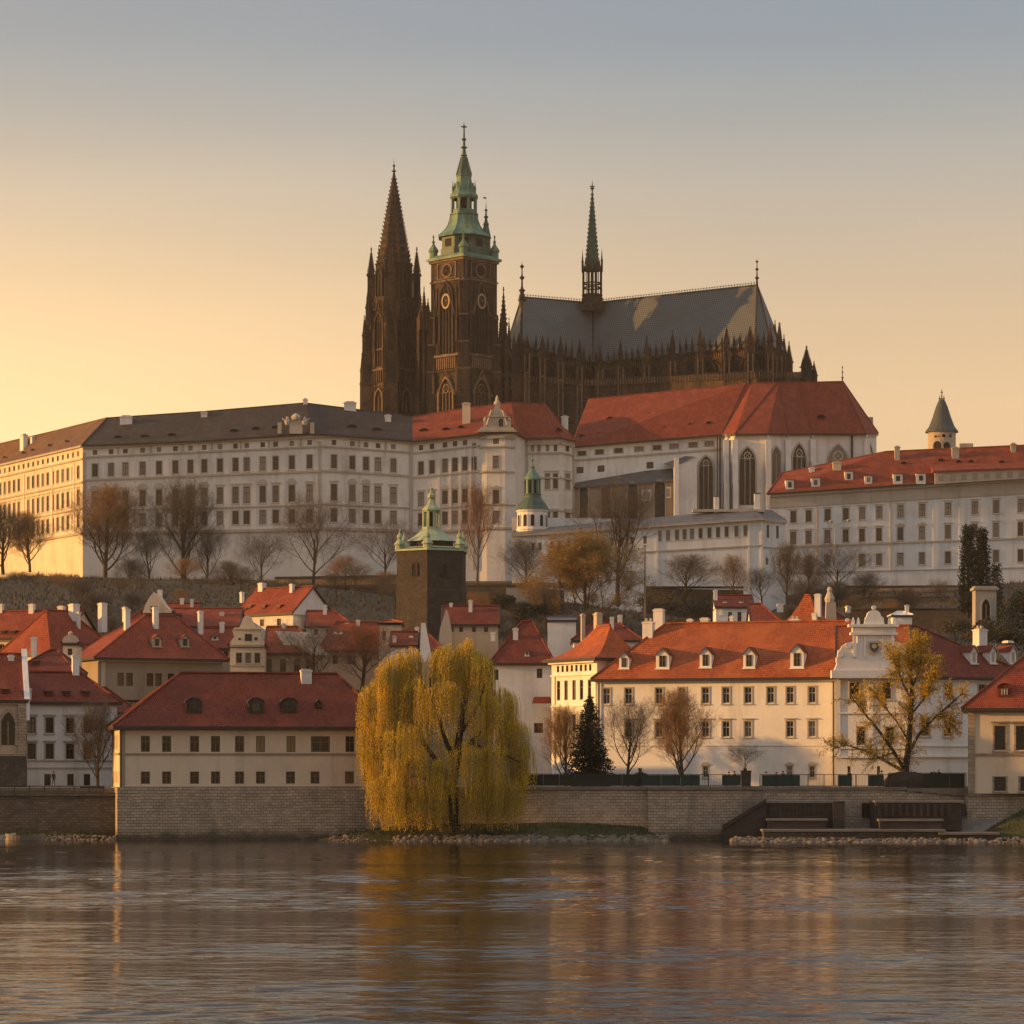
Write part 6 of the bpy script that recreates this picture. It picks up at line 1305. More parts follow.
gp([(850, 635), (897, 635), (897, 632.5), (850, 632.5)], 1.3, y=y0-.3); gp([(852, 632.5), (895, 632.5), (895, 627), (852, 627)], .9); gp([(848, 627), (898, 627), (898, 624.5), (848, 624.5)], 1.4, y=y0-.4)
gp([(864, 624.5), (884, 624.5), (883, 618)]+arc(873.5, 616, 7, 0, 180, 8, 6)+[(865, 618)], .8)
gp(arc(873.5, 607.5, 2.2, 0, 360, 8), .5)
for px in (853, 858, 889, 894): gp([(px-1.5, 624.5), (px+1.5, 624.5), (px+1.2, 620), (px, 617.5), (px-1.2, 620)], .5)
for j in (-1, 1):
    gp([(873+j*17, 635), (873+j*20.5, 635), (873+j*20.5, 657), (873+j*17, 657)][::j], .3, y=y0-.2); gp([(873+j*8, 657), (873+j*9.5, 657), (873+j*9.5, 636), (873+j*8, 636)][::-j], .2, y=y0-.15)
    gp(arc(873+j*25, 645.5, 3.2, 0, 360, 8), .2, y=y0-.15); gp(arc(873+j*33, 654.5, 3.0, 0, 360, 8), .25, y=y0-.2); gp(arc(873+j*26, 620, 2, 0, 360, 6), .4)
mb.build('gable', ['plaster_front'], H.root)
mb = MB()
gp([(867, 641), (880, 641), (880.5, 647), (878, 652), (873.3, 655), (868.5, 652), (866.2, 647)], .2, y=y0-.22)
gp([(869, 643), (878, 643), (878.3, 647), (876.5, 650.5), (873.3, 652.8), (870.3, 650.5), (868.6, 647)], .1, 1, y=y0-.3); gp(arc(873.5, 646.5, 2.4, 0, 360, 8), .12, 0, y=y0-.4)
mb.build('shield', ['plaster_trim', 'lead'], H.root); H.finish()
H = House('palace_wing', 'right wing of the riverside palace with three white dormers, behind the yellow tree', 'house', 910.5, 1030, 341.2, 352, 677.5, 790, 13, 627, (0, 12), 'plaster_front', 'tile_dark', 'plaster_front', .7)
f = H.front; f.win([925, 948, 982], (684, 698), 7, 948, style='surround', **D); f.win([925, 948, 982], (718, 736), 8.5, 948, style='surround', **D); f.course(680, 2.5, .35, 948); f.course(756.5, 1.5, .3, 948); f.course(746, 1.2, .15, 948)
for px in (974, 993, 1013): H.dormer(px, 645, 664, 8.5, 'plaster_white', None, 'gable', .42, 'frame_white')
H.chimney(980, 629, 641, 15, .55); H.chimney(1008, 641, 662, 10, .5); H.finish()
H = House('corner_house', 'cream corner house with stone window frames at the right edge of the quay', 'house', 968, 1110, 320.5, 318, 708, 793.5, 14, 648, (7, 5), 'plaster_cream', 'tile_red', 'brick_ochre', .7, zb=ZZ(793.5, 320.5))
f = H.front; D3 = dict(split=True, frame='frame_dark', surr='brick_ochre')
f.win([1000, 1021.5, 1045], (726, 750), 11, 1000, style='lintel', **D3); f.win([1000, 1026, 1050], (777, 791), 11.5, 1000, style='surround', **D3); f.course(754.5, 2.2, .15, 1000); f.course(711, 3.5, .35, 1000); f.pil([971.5], 7, 713, 793, .12, 980, mb=H.det)
H.dormer(1004.5, 683, 696, 12, 'tile_dark', 'tile_grey', 'eye', .5, 'frame_white'); H.finish()
# ------------------------------------------------------------------ houses of the lesser town, front to back
WH = dict(split=False, frame='frame_brown')
H = House('house', 'plain white house with steep dark red hipped roof, between the willow and the sunlit wing', 'house', 493, 551, 372, 372, 663, 790, 12, 621.5, (3.6, 2.2), 'plaster_white', 'tile_dark', 'plaster_trim', .5)
H.front.win([539.5], (668.5, 678), 5.5, 530, **WH); H.front.win([496.5], (669.5, 680), 4, 520, **WH); H.front.win([538.5], (723, 733), 9, 520, **WH); H.chimney(515.5, 628, 638, 7, None); H.chimney(493, 632, 645, 6, .3, m='plaster_front'); H.dormer(527, 650, 656, 4, 'plaster_white', None, 'gable', .5)
mb = MB(); q = P(542, 701, 371); mb.box(q.x, q.y-.6, q.z-.3, 2.5, 1.6, q.z+.5, 0, 0, .8); mb.build('canopy', 'tile_red', H.root); H.finish()
H = House('house', 'small house with cream front and red roof above the top of the willow', 'house', 443, 498, 450, 450, 624, 670, 8, 606, (0, 0), 'plaster_ochre', 'tile_dark', 'plaster_stone', .4)
H.front.win([452, 461, 474, 486], (627, 632), 4, 465, **WH); H.chimney(470.5, 600, 611, 5); H.chimney(451, 603, 612, 4, .5); H.finish()
mb = MB()
for pts in ([(437, 660), (452, 660), (452, 632), (450, 622), (448, 612), (446, 609), (444, 616), (440, 628)],):
    y = 448; q = [((px-512)/F*y, ZZ(py, y)) for px, py in pts]; mb.face([(a, y, b) for a, b in q]); mb.face([(a, y+1, b) for a, b in q][::-1])
    for (a, b), (c, d) in zip(q, q[1:]+q[:1]): mb.face([(a, y, b), (a, y+1, b), (c, y+1, d), (c, y, d)])
tag(mb.build('gable_wall', 'plaster_stone', None, origin=P(445, 660, 448)), 'curved pale gable wall at the left end of the small house above the willow', 'gable')
H = House('house', 'wide red tiled roof behind the bare tree, right of the gabled house', 'house', 320, 405, 440, 440, 650, 690, 10, 622, (2, 3), 'plaster_brown', 'tile_red', 'plaster_trim', .4); H.front.win([335, 350, 365, 380], (655, 664), 5, 350, **WH); H.chimney(358, 620, 628, 5, .45); H.chimney(347, 623, 628, 5, .5); H.dormer(338, 630, 634, 9, 'plaster_white', None, 'shed', .3); H.finish()
H = House('turret_house', 'squat pale house block with flat cornice standing above the willow top left', 'house', 379, 401, 425, 425, 622.5, 690, 6, 620, (1.5, 1.5), 'plaster_stone', 'tile_orange', 'plaster_trim', .3); H.front.win([384, 397], (631, 640), 3.5, 390, **WH); H.front.course(624, 1.4, .3, 390); H.finish()
H = House('house', 'narrow pale house with small red roof and white parapets above the willow', 'house', 391, 416, 400, 400, 645, 720, 7, 632, (0, 0), 'plaster_white', 'tile_dark', 'plaster_trim', .3); H.front.win([399, 408], (652, 662), 4, 400, **WH); H.chimney(394.5, 636, 650, 5, .1); H.chimney(411, 636, 646, 5, .3); H.finish()
mb = MB(); q = P(426, 660, 420); zq = ZZ(662, 420); mb.hexa([(q.x-.9, q.y, zq), (q.x+.9, q.y, zq), (q.x+.9, q.y+1.2, zq), (q.x-.9, q.y+1.2, zq)], [(q.x-.7, q.y, ZZ(623, 420)), (q.x-.1, q.y, ZZ(623, 420)), (q.x-.1, q.y+1.2, ZZ(623, 420)), (q.x-.7, q.y+1.2, ZZ(623, 420))]); tag(mb.build('fire_wall', 'plaster_white', None, origin=(q.x, q.y, 10)), 'tall tapering white wall pier standing free above the willow', 'wall pier')
H = House('gabled_house', 'white house with red saddle roof, gable facing right, below the grey-roofed palace', 'house', 236, 293, 480, 472, 614, 640, 9, 588, (0, 0), 'plaster_white', 'tile_red', 'plaster_trim', .4, zb=14)
H.front.win([279, 262], (619, 626), 4, 270, **WH); g = H.right
for u, v0, v1 in ((.30, .72, .86), (.48, .72, .86), (.66, .72, .86)): g.winu(u, .9, v0, v1, **WH)
H.chimney(262, 583, 592, 8, .5); H.chimney(292, 584, 600, 5, .42); H.chimney(242, 592, 604, 4, .3)
for px in (250, 264, 279): H.dormer(px, 604.5, 608, 4, 'tile_dark', None, 'shed', .6)
H.finish()
H = House('baroque_house', 'tall pale house front with scrolled gable and three windows, between red roofs', 'house', 230, 264.5, 388, 388, 645, 700, 9, 640, (2, 2), 'plaster_cream', 'tile_red', 'plaster_stone', .2)
f = H.front; f.win([239, 248.2, 257.4], (653, 663), 5.5, 248, style='surround', **WH); f.course(665.5, 1.2, .15, 248); f.course(646, 1.6, .35, 248)
k = 388/F; cx = XY(247.5, 387.8).x; y0 = 387.6; z = lambda py: ZZ(py, 387.7); mb = MB()
def gp2(pts, th, m=0, dy=0):
    q = [(cx+(px-247.5)*k, z(py)) for px, py in pts]; y = y0+dy; mb.face([(a, y, b) for a, b in q], m); mb.face([(a, y+th, b) for a, b in q][::-1], m)
    for (a, b), (c, d) in zip(q, q[1:]+q[:1]): mb.face([(a, y, b), (a, y+th, b), (c, y+th, d), (c, y, d)], m)
gp2([(230.5, 645), (264.5, 645), (264, 641), (260.5, 637), (262.5, 631), (261, 629.5), (234, 629.5), (232.5, 631), (234.5, 637), (231, 641)], .8); gp2([(233, 629.5), (262, 629.5), (260, 627.5), (235, 627.5)], 1.1, 0, -.2); gp2([(239.5, 627.5), (255.5, 627.5), (253, 622), (252, 619)]+[(247.5+4.4*math.cos(R(a)), 619-3.4*math.sin(R(a))) for a in range(0, 181, 30)]+[(243, 619), (242, 622)], .6)
gp2([(245, 641), (252, 641), (252, 634), (245, 634)], .1, 1, -.05); gp2([(238.5, 640), (241, 640), (241, 638), (238.5, 638)], .1, 1, -.05); gp2([(254.5, 640), (257.5, 640), (257.5, 637.5), (254.5, 637.5)], .1, 1, -.05)
mb.build('gable', ['plaster_cream', 'glass'], H.root); H.finish()
H = House('house', 'dark windowed house with red roof to the right of the scrolled gable', 'house', 264.8, 318, 391, 391, 653, 700, 10, 627, (0, 3), 'plaster_brown', 'tile_red', 'plaster_trim', .3); H.front.win([269, 283, 297, 309], (659, 672), 6, 280, **WH); H.chimney(284, 624, 634, 6, .5); H.finish()
mb = MB(); pts = [(275, 631), (305, 632), (330, 655), (312, 655), (296, 645), (284, 645)]; y = 389.6; q = [((px-512)/F*y, ZZ(py, y)) for px, py in pts]
mb.face([(a, y, b) for a, b in q]); mb.face([(a, y+.6, b) for a, b in q][::-1])
for (a, b), (c, d) in zip(q, q[1:]+q[:1]): mb.face([(a, y, b), (a, y+.6, b), (c, y+.6, d), (c, y, d)])
tag(mb.build('fire_wall', 'plaster_white', None, origin=P(300, 660, 390)), 'slanted white firewall behind the dark bare tree in the town', 'wall')
H = House('house', 'broad brownish house with large red hipped roof and sunlit left slope, three tall chimneys', 'house', 98, 222, 404, 412, 658.5, 700, 15, 615.5, (9.5, 4), 'plaster_brown', 'tile_red', 'plaster_stone', .8)
f = H.front; f.win([120.5, 129.5, 150, 158.5, 171], (673, 686), 6.5, 140, frame='wood_shutter', style='plain'); f.course(661, 2.0, .4, 140); f.pil([103], 4, 662, 695, .15, 110)
for px in (157, 185): H.dormer(px, 634, 647, 9, 'plaster_trim', None, 'gable', .5)
for px, pt, pb, wd in ((127, 609, 626, 7), (155.5, 607, 627, 7), (200.5, 611, 630, 6)): H.chimney(px, pt, pb, wd)
H.finish()
H = House('house', 'red roof with skylights and pale wall at the left edge behind the turret dormer', 'house', -30, 66, 425, 420, 637.5, 690, 10, 611, (0, 0), 'plaster_cream', 'tile_red', 'plaster_trim', .5)
f = H.front; f.win([2, 13, 22], (644, 655), 5, 13, **WH); f.course(640, 1.6, .3, 13); H.chimney(61.5, 606, 626, 8, .35); H.chimney(32, 604, 612, 7, .48); H.chimney(2, 604, 610, 3, .5)
for px in (3, 13, 23): H.dormer(px, 630, 634, 5, 'tile_dark', None, 'shed', .7, 'frame_dark', 'glass')
H.finish()
H = House('house', 'red roof with a tall white chimney pair between the left edge and the sunlit slope', 'house', 52, 118, 413, 421, 654, 690, 12, 611, (3.5, 4), 'plaster_cream', 'tile_red', 'plaster_trim', .5); H.chimney(74, 604, 618, 11, .42); H.chimney(78.5, 612, 626, 3, .3); H.chimney(102.5, 603, 631, 9, .3); H.chimney(125, 607, 615, 5, .5); H.finish()
H = House('house', 'low dark red pyramid roof with small dark skylights above the pale narrow house', 'house', 16, 72, 362, 362, 671, 720, 10, 650, (3.4, 2.5), 'plaster_white', 'tile_dark', 'plaster_trim', .4)
H.dormer(35, 660, 666, 5, 'tile_dark', None, 'shed', .6, 'frame_dark'); H.chimney(34, 637, 655, 7, .35); H.chimney(13, 655, 668, 9, .1); H.finish()
H = House('turret_house', 'small turret dormer house with curved pediment, in front of the sunlit roof slope', 'house', 63, 77.5, 390, 390, 643, 690, 4, 640, (.8, .8), 'plaster_cream', 'tile_dark', 'plaster_stone', .2)
H.front.win([70], (648.5, 655), 4.5, 70, **WH); H.front.course(642.5, 1.4, .35, 70); mb = MB(); k = 390/F; cx = XY(70.2, 389.7).x
n = 8; q = [(cx+8*k*math.cos(math.pi*i/n), ZZ(642, 389.7)+7.5*k*math.sin(math.pi*i/n)*1.0) for i in range(n+1)]; mb.face([(a, 389.6, b) for a, b in q]); mb.face([(a, 390.6, b) for a, b in q][::-1])
for (a, b), (c, d) in zip(q, q[1:]): mb.face([(a, 389.6, b), (a, 390.6, b), (c, 390.6, d), (c, 389.6, d)])
mb.lathe(cx, 390, [(.25, ZZ(634.5, 390)), (.3, ZZ(633, 390)), (.05, ZZ(631, 390))], 6); mb.build('pediment', 'plaster_stone', H.root); H.finish()
H = House('gabled_house', 'small cream house whose pointed gable faces the river, behind the big red roof', 'house', 143, 173, 455, 455, 612, 660, 10, 611, (2, 2), 'plaster_cream', 'tile_red', 'plaster_trim', .2)
mb = MB(); k = 455/F; y = 454.5
q = [((px-512)*k, ZZ(py, y)) for px, py in ((143, 613), (172.5, 613), (164, 604), (157, 593.5), (154, 592), (150, 597), (146, 604))]; mb.face([(a, y, b) for a, b in q]); mb.face([(a, y+6, b) for a, b in q][::-1])
for (a, b), (c, d) in zip(q, q[1:]+q[:1]): mb.face([(a, y, b), (a, y+6, b), (c, y+6, d), (c, y, d)])
mb.box((154-512)*k, y, ZZ(612, y), .9, .12, ZZ(606, y), 1); mb.build('gable', ['plaster_cream', 'glass'], H.root); H.chimney(160, 590, 605, 6, .6); H.finish()
H = House('house', 'plain red roof strip linking the pointed gable and the white gabled house', 'house', 172, 238, 462, 462, 626, 670, 11, 608.5, (0, 0), 'plaster_brown', 'tile_red', 'plaster_trim', .4); H.dormer(178, 612.5, 615, 3, 'tile_dark', None, 'shed', .5); H.chimney(222, 612, 618, 6, .3); H.chimney(232, 613, 617, 9, .4); H.finish()
H = House('house', 'red saddle roof half hidden between the broad house and the scrolled gable', 'house', 196, 236, 420, 420, 648, 690, 9, 628, (0, 0), 'plaster_ochre', 'tile_red', 'plaster_trim', .4); H.chimney(222, 622, 634, 6, .4); H.dormer(215, 634, 640, 6, 'plaster_white', None, 'gable', .5); H.front.win([204, 214, 226], (651, 657), 4, 214, **WH); H.finish()
H = House('house', 'small brown gabled roof behind the white wall pier', 'house', 404, 442, 436, 436, 650, 690, 8, 634, (2, 2), 'plaster_cream', 'tile_dark', 'plaster_trim', .4); H.chimney(417, 627, 638, 5, .5); H.finish()
H = House('house', 'low red roof filling the gap behind the sunlit wing of the riverside palace', 'house', 574, 640, 430, 430, 640, 680, 9, 622, (3, 3), 'plaster_white', 'tile_dark', 'plaster_trim', .4); H.chimney(620, 615, 625, 6, .5); H.chimney(612, 617, 626, 5, .3); H.finish()
H = House('house', 'red roof with two chimneys rising behind the small pointed gable', 'house', 128, 196, 475, 475, 622, 660, 10, 603.5, (3, 0), 'plaster_cream', 'tile_red', 'plaster_trim', .4); H.chimney(182, 598, 606, 5, .5); H.chimney(192, 599, 608, 4, .4); H.finish()
H = House('house', 'red roof between the white gabled house and the old stone tower', 'house', 306, 352, 468, 468, 626, 660, 9, 611, (0, 3), 'plaster_white', 'tile_red', 'plaster_trim', .4); H.chimney(325, 605, 614, 5, .4); H.front.win([316, 328, 340], (629, 635), 4, 328, **WH); H.finish()
# houses behind the long palace roof
H = House('small_house', 'little white house with red roof peeping over the long orange palace roof', 'house', 716, 753, 470, 470, 606.5, 660, 7, 595.5, (0, 0), 'plaster_white', 'tile_dark', 'plaster_trim', .3); H.front.win([730, 739.5], (612, 622), 4, 730, style='plain', **WH); H.chimney(715.5, 590, 607, 5, .3); H.chimney(721.5, 614, 628, 4, .02, m='plaster_front', dm=.5); H.dormer(725, 600.5, 602.5, 3, 'plaster_white', None, 'shed', .4); H.dormer(741, 600.5, 602.5, 3, 'plaster_white', None, 'shed', .4); H.finish()
H = House('house', 'steep orange pyramid roof with sunlit left slope, left of the stone figure', 'house', 778, 822, 405, 403, 626, 670, 9, 595.5, (2.5, 2.7), 'plaster_front', 'tile_orange', 'plaster_trim', .5, flare=.45); H.chimney(818, 594, 613, 8, .3); H.chimney(814.5, 613, 624, 6, .1); H.chimney(795, 619, 625, 13, .0, dm=1); H.finish()
H = House('house', 'dark red ridge roof running off behind the shield gable, right of the stone figure', 'house', 816, 856, 412, 414, 628, 670, 9, 605, (2, 2.6), 'plaster_white', 'tile_dark', 'plaster_trim', .4); H.chimney(848, 606, 614, 5, .5); H.finish()
H = House('house', 'low red roof in the gap right of the little white house', 'house', 752, 784, 440, 440, 626, 670, 9, 604, (0, 3), 'plaster_white', 'tile_red', 'plaster_trim', .3); H.chimney(780, 604, 610, 8, .5); H.finish()
mb = MB(); q = P(830, 608, 412); k = 412/F; mb.hexa([(q.x-.6, q.y, q.z-2), (q.x+.9, q.y, q.z-2), (q.x+.9, q.y+1, q.z-2), (q.x-.6, q.y+1, q.z-2)], [(q.x-.5, q.y, q.z+.8), (q.x+.8, q.y, q.z+.8), (q.x+.8, q.y+1, q.z+.8), (q.x-.5, q.y+1, q.z+.8)])
mb.lathe(q.x, q.y+.5, [(.6, q.z+.8), (.7, q.z+1.3), (.45, q.z+1.9), (.3, q.z+2.2), (.38, q.z+2.5), (.25, q.z+2.85), (.02, q.z+2.95)], 8);
tag(mb.build('statue', 'plaster_stone', None, origin=(q.x, q.y, q.z-2)), 'weathered stone figure on a rooftop pedestal beside the orange pyramid roof', 'statue')
H = House('shed', 'plain pale wall of a low building between the willow and the sunlit wing roof', 'house', 548, 576, 450, 450, 620, 660, 6, 617, (0, 0), 'plaster_white', 'lead', 'plaster_trim', .2); H.finish()
H = House('terrace_house', 'white roofed little building among dark garden walls, right of the shield gable', 'house', 893, 912, 470, 470, 615, 650, 5, 612, (1, 1), 'plaster_white', 'plaster_white', 'plaster_trim', .2); H.chimney(907, 605, 613, 5, .3); H.finish()
# ------------------------------------------------------------------ hillside: old tower, retaining walls, garden pavilion
def old_tower():
    Y = 640; c = XY(431.5, Y+7); Z = lambda py: ZZ(py, Y+1); k = Y/F; rot = R(22.5)
    r = thing('old_tower', 'squat dark stone tower with pale green copper lantern on the hillside', 'tower', V3(c, 28))
    rr = 38*k; mb = MB(); mb.lathe(c.x, c.y, [(rr*1.02, 20), (rr*1.02, Z(590)), (rr*1.0, Z(589)), (rr, Z(550)), (rr*1.03, Z(549)), (rr*1.03, Z(547.5))], 6, R(-95)); mb.build('wall', 'rubble_dark', r)
    for a in (-118, -66): 
        an = R(a); N = Vector((-math.cos(an), -math.sin(an))); p = c-N*(rr*.90); mb = MB(); archwin(mb, V3(p, Z(576)), Vector((-N.y, N.x)), N, 1.0, 2.6, .15, .3, 0, 1, 0, True); mb.build('window', ['rubble_dark', 'gothic_dark'], r)
    mb = MB(); mb.lathe(c.x, c.y, [(rr*1.06, Z(550.5)), (rr*1.05, Z(548.5)), (rr*.80, Z(546)), (rr*.66, Z(545))], 6, R(-95)); mb.lathe(c.x, c.y, [(rr*.62, Z(546)), (rr*.62, Z(539))], 8, rot, 1)
    mb.lathe(c.x, c.y, [(rr*.70, Z(540)), (rr*.66, Z(538.5)), (rr*.50, Z(535)), (rr*.36, Z(530.5)), (rr*.27, Z(527.5)), (rr*.26, Z(525))], 8, rot); rf = mb.build('roof', ['copper_pale', 'gothic_dark'], r)
    mb = MB(); mb.lathe(c.x, c.y, [(rr*.13, Z(527)), (rr*.13, Z(509))], 8, rot, 1)
    for i in range(8): a = rot+i*R(45); mb.box(c.x+rr*.21*math.cos(a), c.y+rr*.21*math.sin(a), Z(527), .55, .55, Z(508.5), 0, a)
    mb.lathe(c.x, c.y, [(rr*.24, Z(510)), (rr*.27, Z(508)), (rr*.25, Z(506.5)), (rr*.14, Z(502.5)), (rr*.085, Z(498.5)), (rr*.06, Z(496.5)), (rr*.11, Z(495)), (rr*.11, Z(492.5)), (rr*.05, Z(490)), (rr*.03, Z(487)), (rr*.055, Z(486)), (.08, Z(484.5)), (.05, Z(480))], 8, rot); mb.build('lantern', ['copper_pale', 'gothic_dark'], rf)
    for i in range(6):
        a = R(-95+60*i); x, y = c.x+rr*.92*math.cos(a), c.y+rr*.92*math.sin(a); mb = MB()
        mb.lathe(x, y, [(1.0, Z(548.5)), (.95, Z(544.5)), (1.25, Z(544)), (1.2, Z(543)), (.7, Z(540)), (.42, Z(538)), (.6, Z(536.5)), (.55, Z(534.5)), (.2, Z(532.5)), (.12, Z(530.5)), (.05, Z(528))], 8); mb.build('corner_turret', ['copper_pale'], r)
old_tower()
def retwall(label, pts, mat_='rubble_dark', name='retaining_wall', th=1.5, down=14):
    mb = MB()
    for (px0, py0, Y0), (px1, py1, Y1) in zip(pts, pts[1:]):
        a, b = XY(px0, Y0), XY(px1, Y1); za, zb_ = ZZ(py0, Y0), ZZ(py1, Y1); wallbox(mb, a, b, min(za, zb_)-down, za, th, 0, zb_)
        U = (b-a).normalized(); N = Vector((-U.y, U.x)); wallbox(mb, a-N*.25, b-N*.25, za-.05, za+.45, th+.5, 1, zb_+.45)
    return tag(mb.build(name, [mat_, 'rubble_dark'], None, origin=P(*pts[0])), label, 'wall')
retwall('long dark stone retaining wall below the grey-roofed palace, left of the old tower', [(112, 584, 790), (232, 588.5, 780), (398, 586, 775)])
retwall('brownish brick terrace wall at the foot of the palace between bare trees', [(275, 578.5, 815), (400, 576.5, 812)], 'brick_ochre', down=3.2)
retwall('dark stone retaining wall right of the old tower under the rounded palace bay', [(462, 586, 775), (512, 585, 772), (560, 590, 760)])
retwall('pale stepped garden wall beside the autumn coloured tree', [(506, 587, 752), (528, 588, 752)], 'plaster_grey', down=7)
retwall('upper garden terrace wall below the right palace', [(845, 587.5, 800), (962, 587, 796)], 'plaster_brown', down=3)
retwall('middle garden terrace wall with dark niches below the right palace', [(840, 598, 740), (950, 599, 735)], 'rubble_dark', down=3.4)
retwall('lower garden terrace wall behind the shield gable roofs', [(850, 610, 680), (985, 612, 672)], 'rubble_dark', down=6)
retwall('dark green garden bank wall above the little white house', [(645, 588, 770), (742, 590, 762)], 'rubble_dark', down=8)
def pavilion():
    Y = 560; c = XY(986, Y); Z = lambda py: ZZ(py, Y); k = Y/F; r = thing('garden_pavilion', 'square stone garden pavilion beside the dark cypress', 'pavilion', V3(c, Z(640)))
    mb = MB(); mb.box(c.x, c.y+2, Z(650), 21*k, 21*k, Z(590)); mb.box(c.x, c.y+2, Z(590), 25*k, 25*k, Z(587.5)); mb.box(c.x, c.y+2, Z(587.5), 22*k, 22*k, Z(586)); mb.build('wall', 'plaster_grey', r)
    mb = MB(); archwin(mb, (c.x, c.y+2-10.6*k, Z(620)), (1, 0), (0, 1), 8*k, 21*k, .2, .25, 0, 1, 1, False); mb.build('doorway', ['plaster_grey', 'gothic_dark'], r)
pavilion()
mb = MB(); q = P(645, 600, 700); mb.tube((q.x, q.y, q.z-6), (q.x, q.y, ZZ(545, 700)), .28, .16, 6); mb.box(q.x, q.y, ZZ(546.5, 700), .6, .6, ZZ(545, 700)); tag(mb.build('mast', 'mast_paint', None, origin=(q.x, q.y, q.z-6)), 'slim ochre mast rising in front of the terrace building', 'mast')
mb = MB(); q = P(835, 590, 800)
mb.tube((q.x, q.y, q.z-1), (q.x, q.y, ZZ(524, 800)), .16, .1, 5)
for dx, py in ((-4, 522), (14, 521)): mb.tube((q.x, q.y, ZZ(526, 800)), (q.x+dx*.26, q.y, ZZ(py, 800)), .08, .06, 4); mb.lathe(q.x+dx*.26, q.y, [(.3, ZZ(py+1, 800)), (.6, ZZ(py-1, 800)), (.2, ZZ(py-2, 800))], 6)
tag(mb.build('lamp_mast', 'plaster_grey', None, origin=(q.x, q.y, q.z-1)), 'thin grey lamp mast with two heads before the right palace', 'lamp post')
# moored boats at the left
def boat(px, Y, L, W, hull, label, cab=False):
    q = XY(px, Y); r = thing('boat', label, 'boat', V3(q, 0)); mb = MB(); n = 10; rings = []
    for i in range(n+1):
        t = i/n*2-1; w_ = W/2*(1-abs(t)**2.6)**.8*(1 if t < 0 else 1)+.02; sh = .55+.28*t*t; x = q.x+t*L/2
        rings.append([Vector((x, q.y-w_, sh)), Vector((x*.0+x, q.y-w_*.7, .02)), Vector((x, q.y, -.15)), Vector((x, q.y+w_*.7, .02)), Vector((x, q.y+w_, sh)), Vector((x, q.y+w_*.75, sh-.12)), Vector((x, q.y, .14)), Vector((x, q.y-w_*.75, sh-.12))])
    for a, b in zip(rings, rings[1:]):
        for j in range(8): mb.face([a[j], b[j], b[(j+1) % 8], a[(j+1) % 8]], 0 if j in (0, 1, 2, 3) else 1)
    mb.build('hull', [hull, 'boat_dark'], r)
    mb = MB()
    for t in (-.45, 0, .4): mb.box(q.x+t*L/2, q.y, .38, .28, W*.78, .44)
    mb.build('thwarts', 'dark_timber', r)
    if cab: mb = MB(); mb.box(q.x-L*.1, q.y, .4, L*.3, W*.7, 1.5, 0, 0, .85); mb.box(q.x-L*.1, q.y-W*.36, .9, L*.22, .06, 1.3, 1); mb.build('cabin', ['plaster_white', 'glass'], r)
boat(25, 317.6, 4.2, 1.5, 'boat_hull', 'pale rowing boat moored below the dark quay wall'); boat(-8, 318.4, 5, 1.9, 'plaster_white', 'white cabin boat half cut off by the left edge', True)
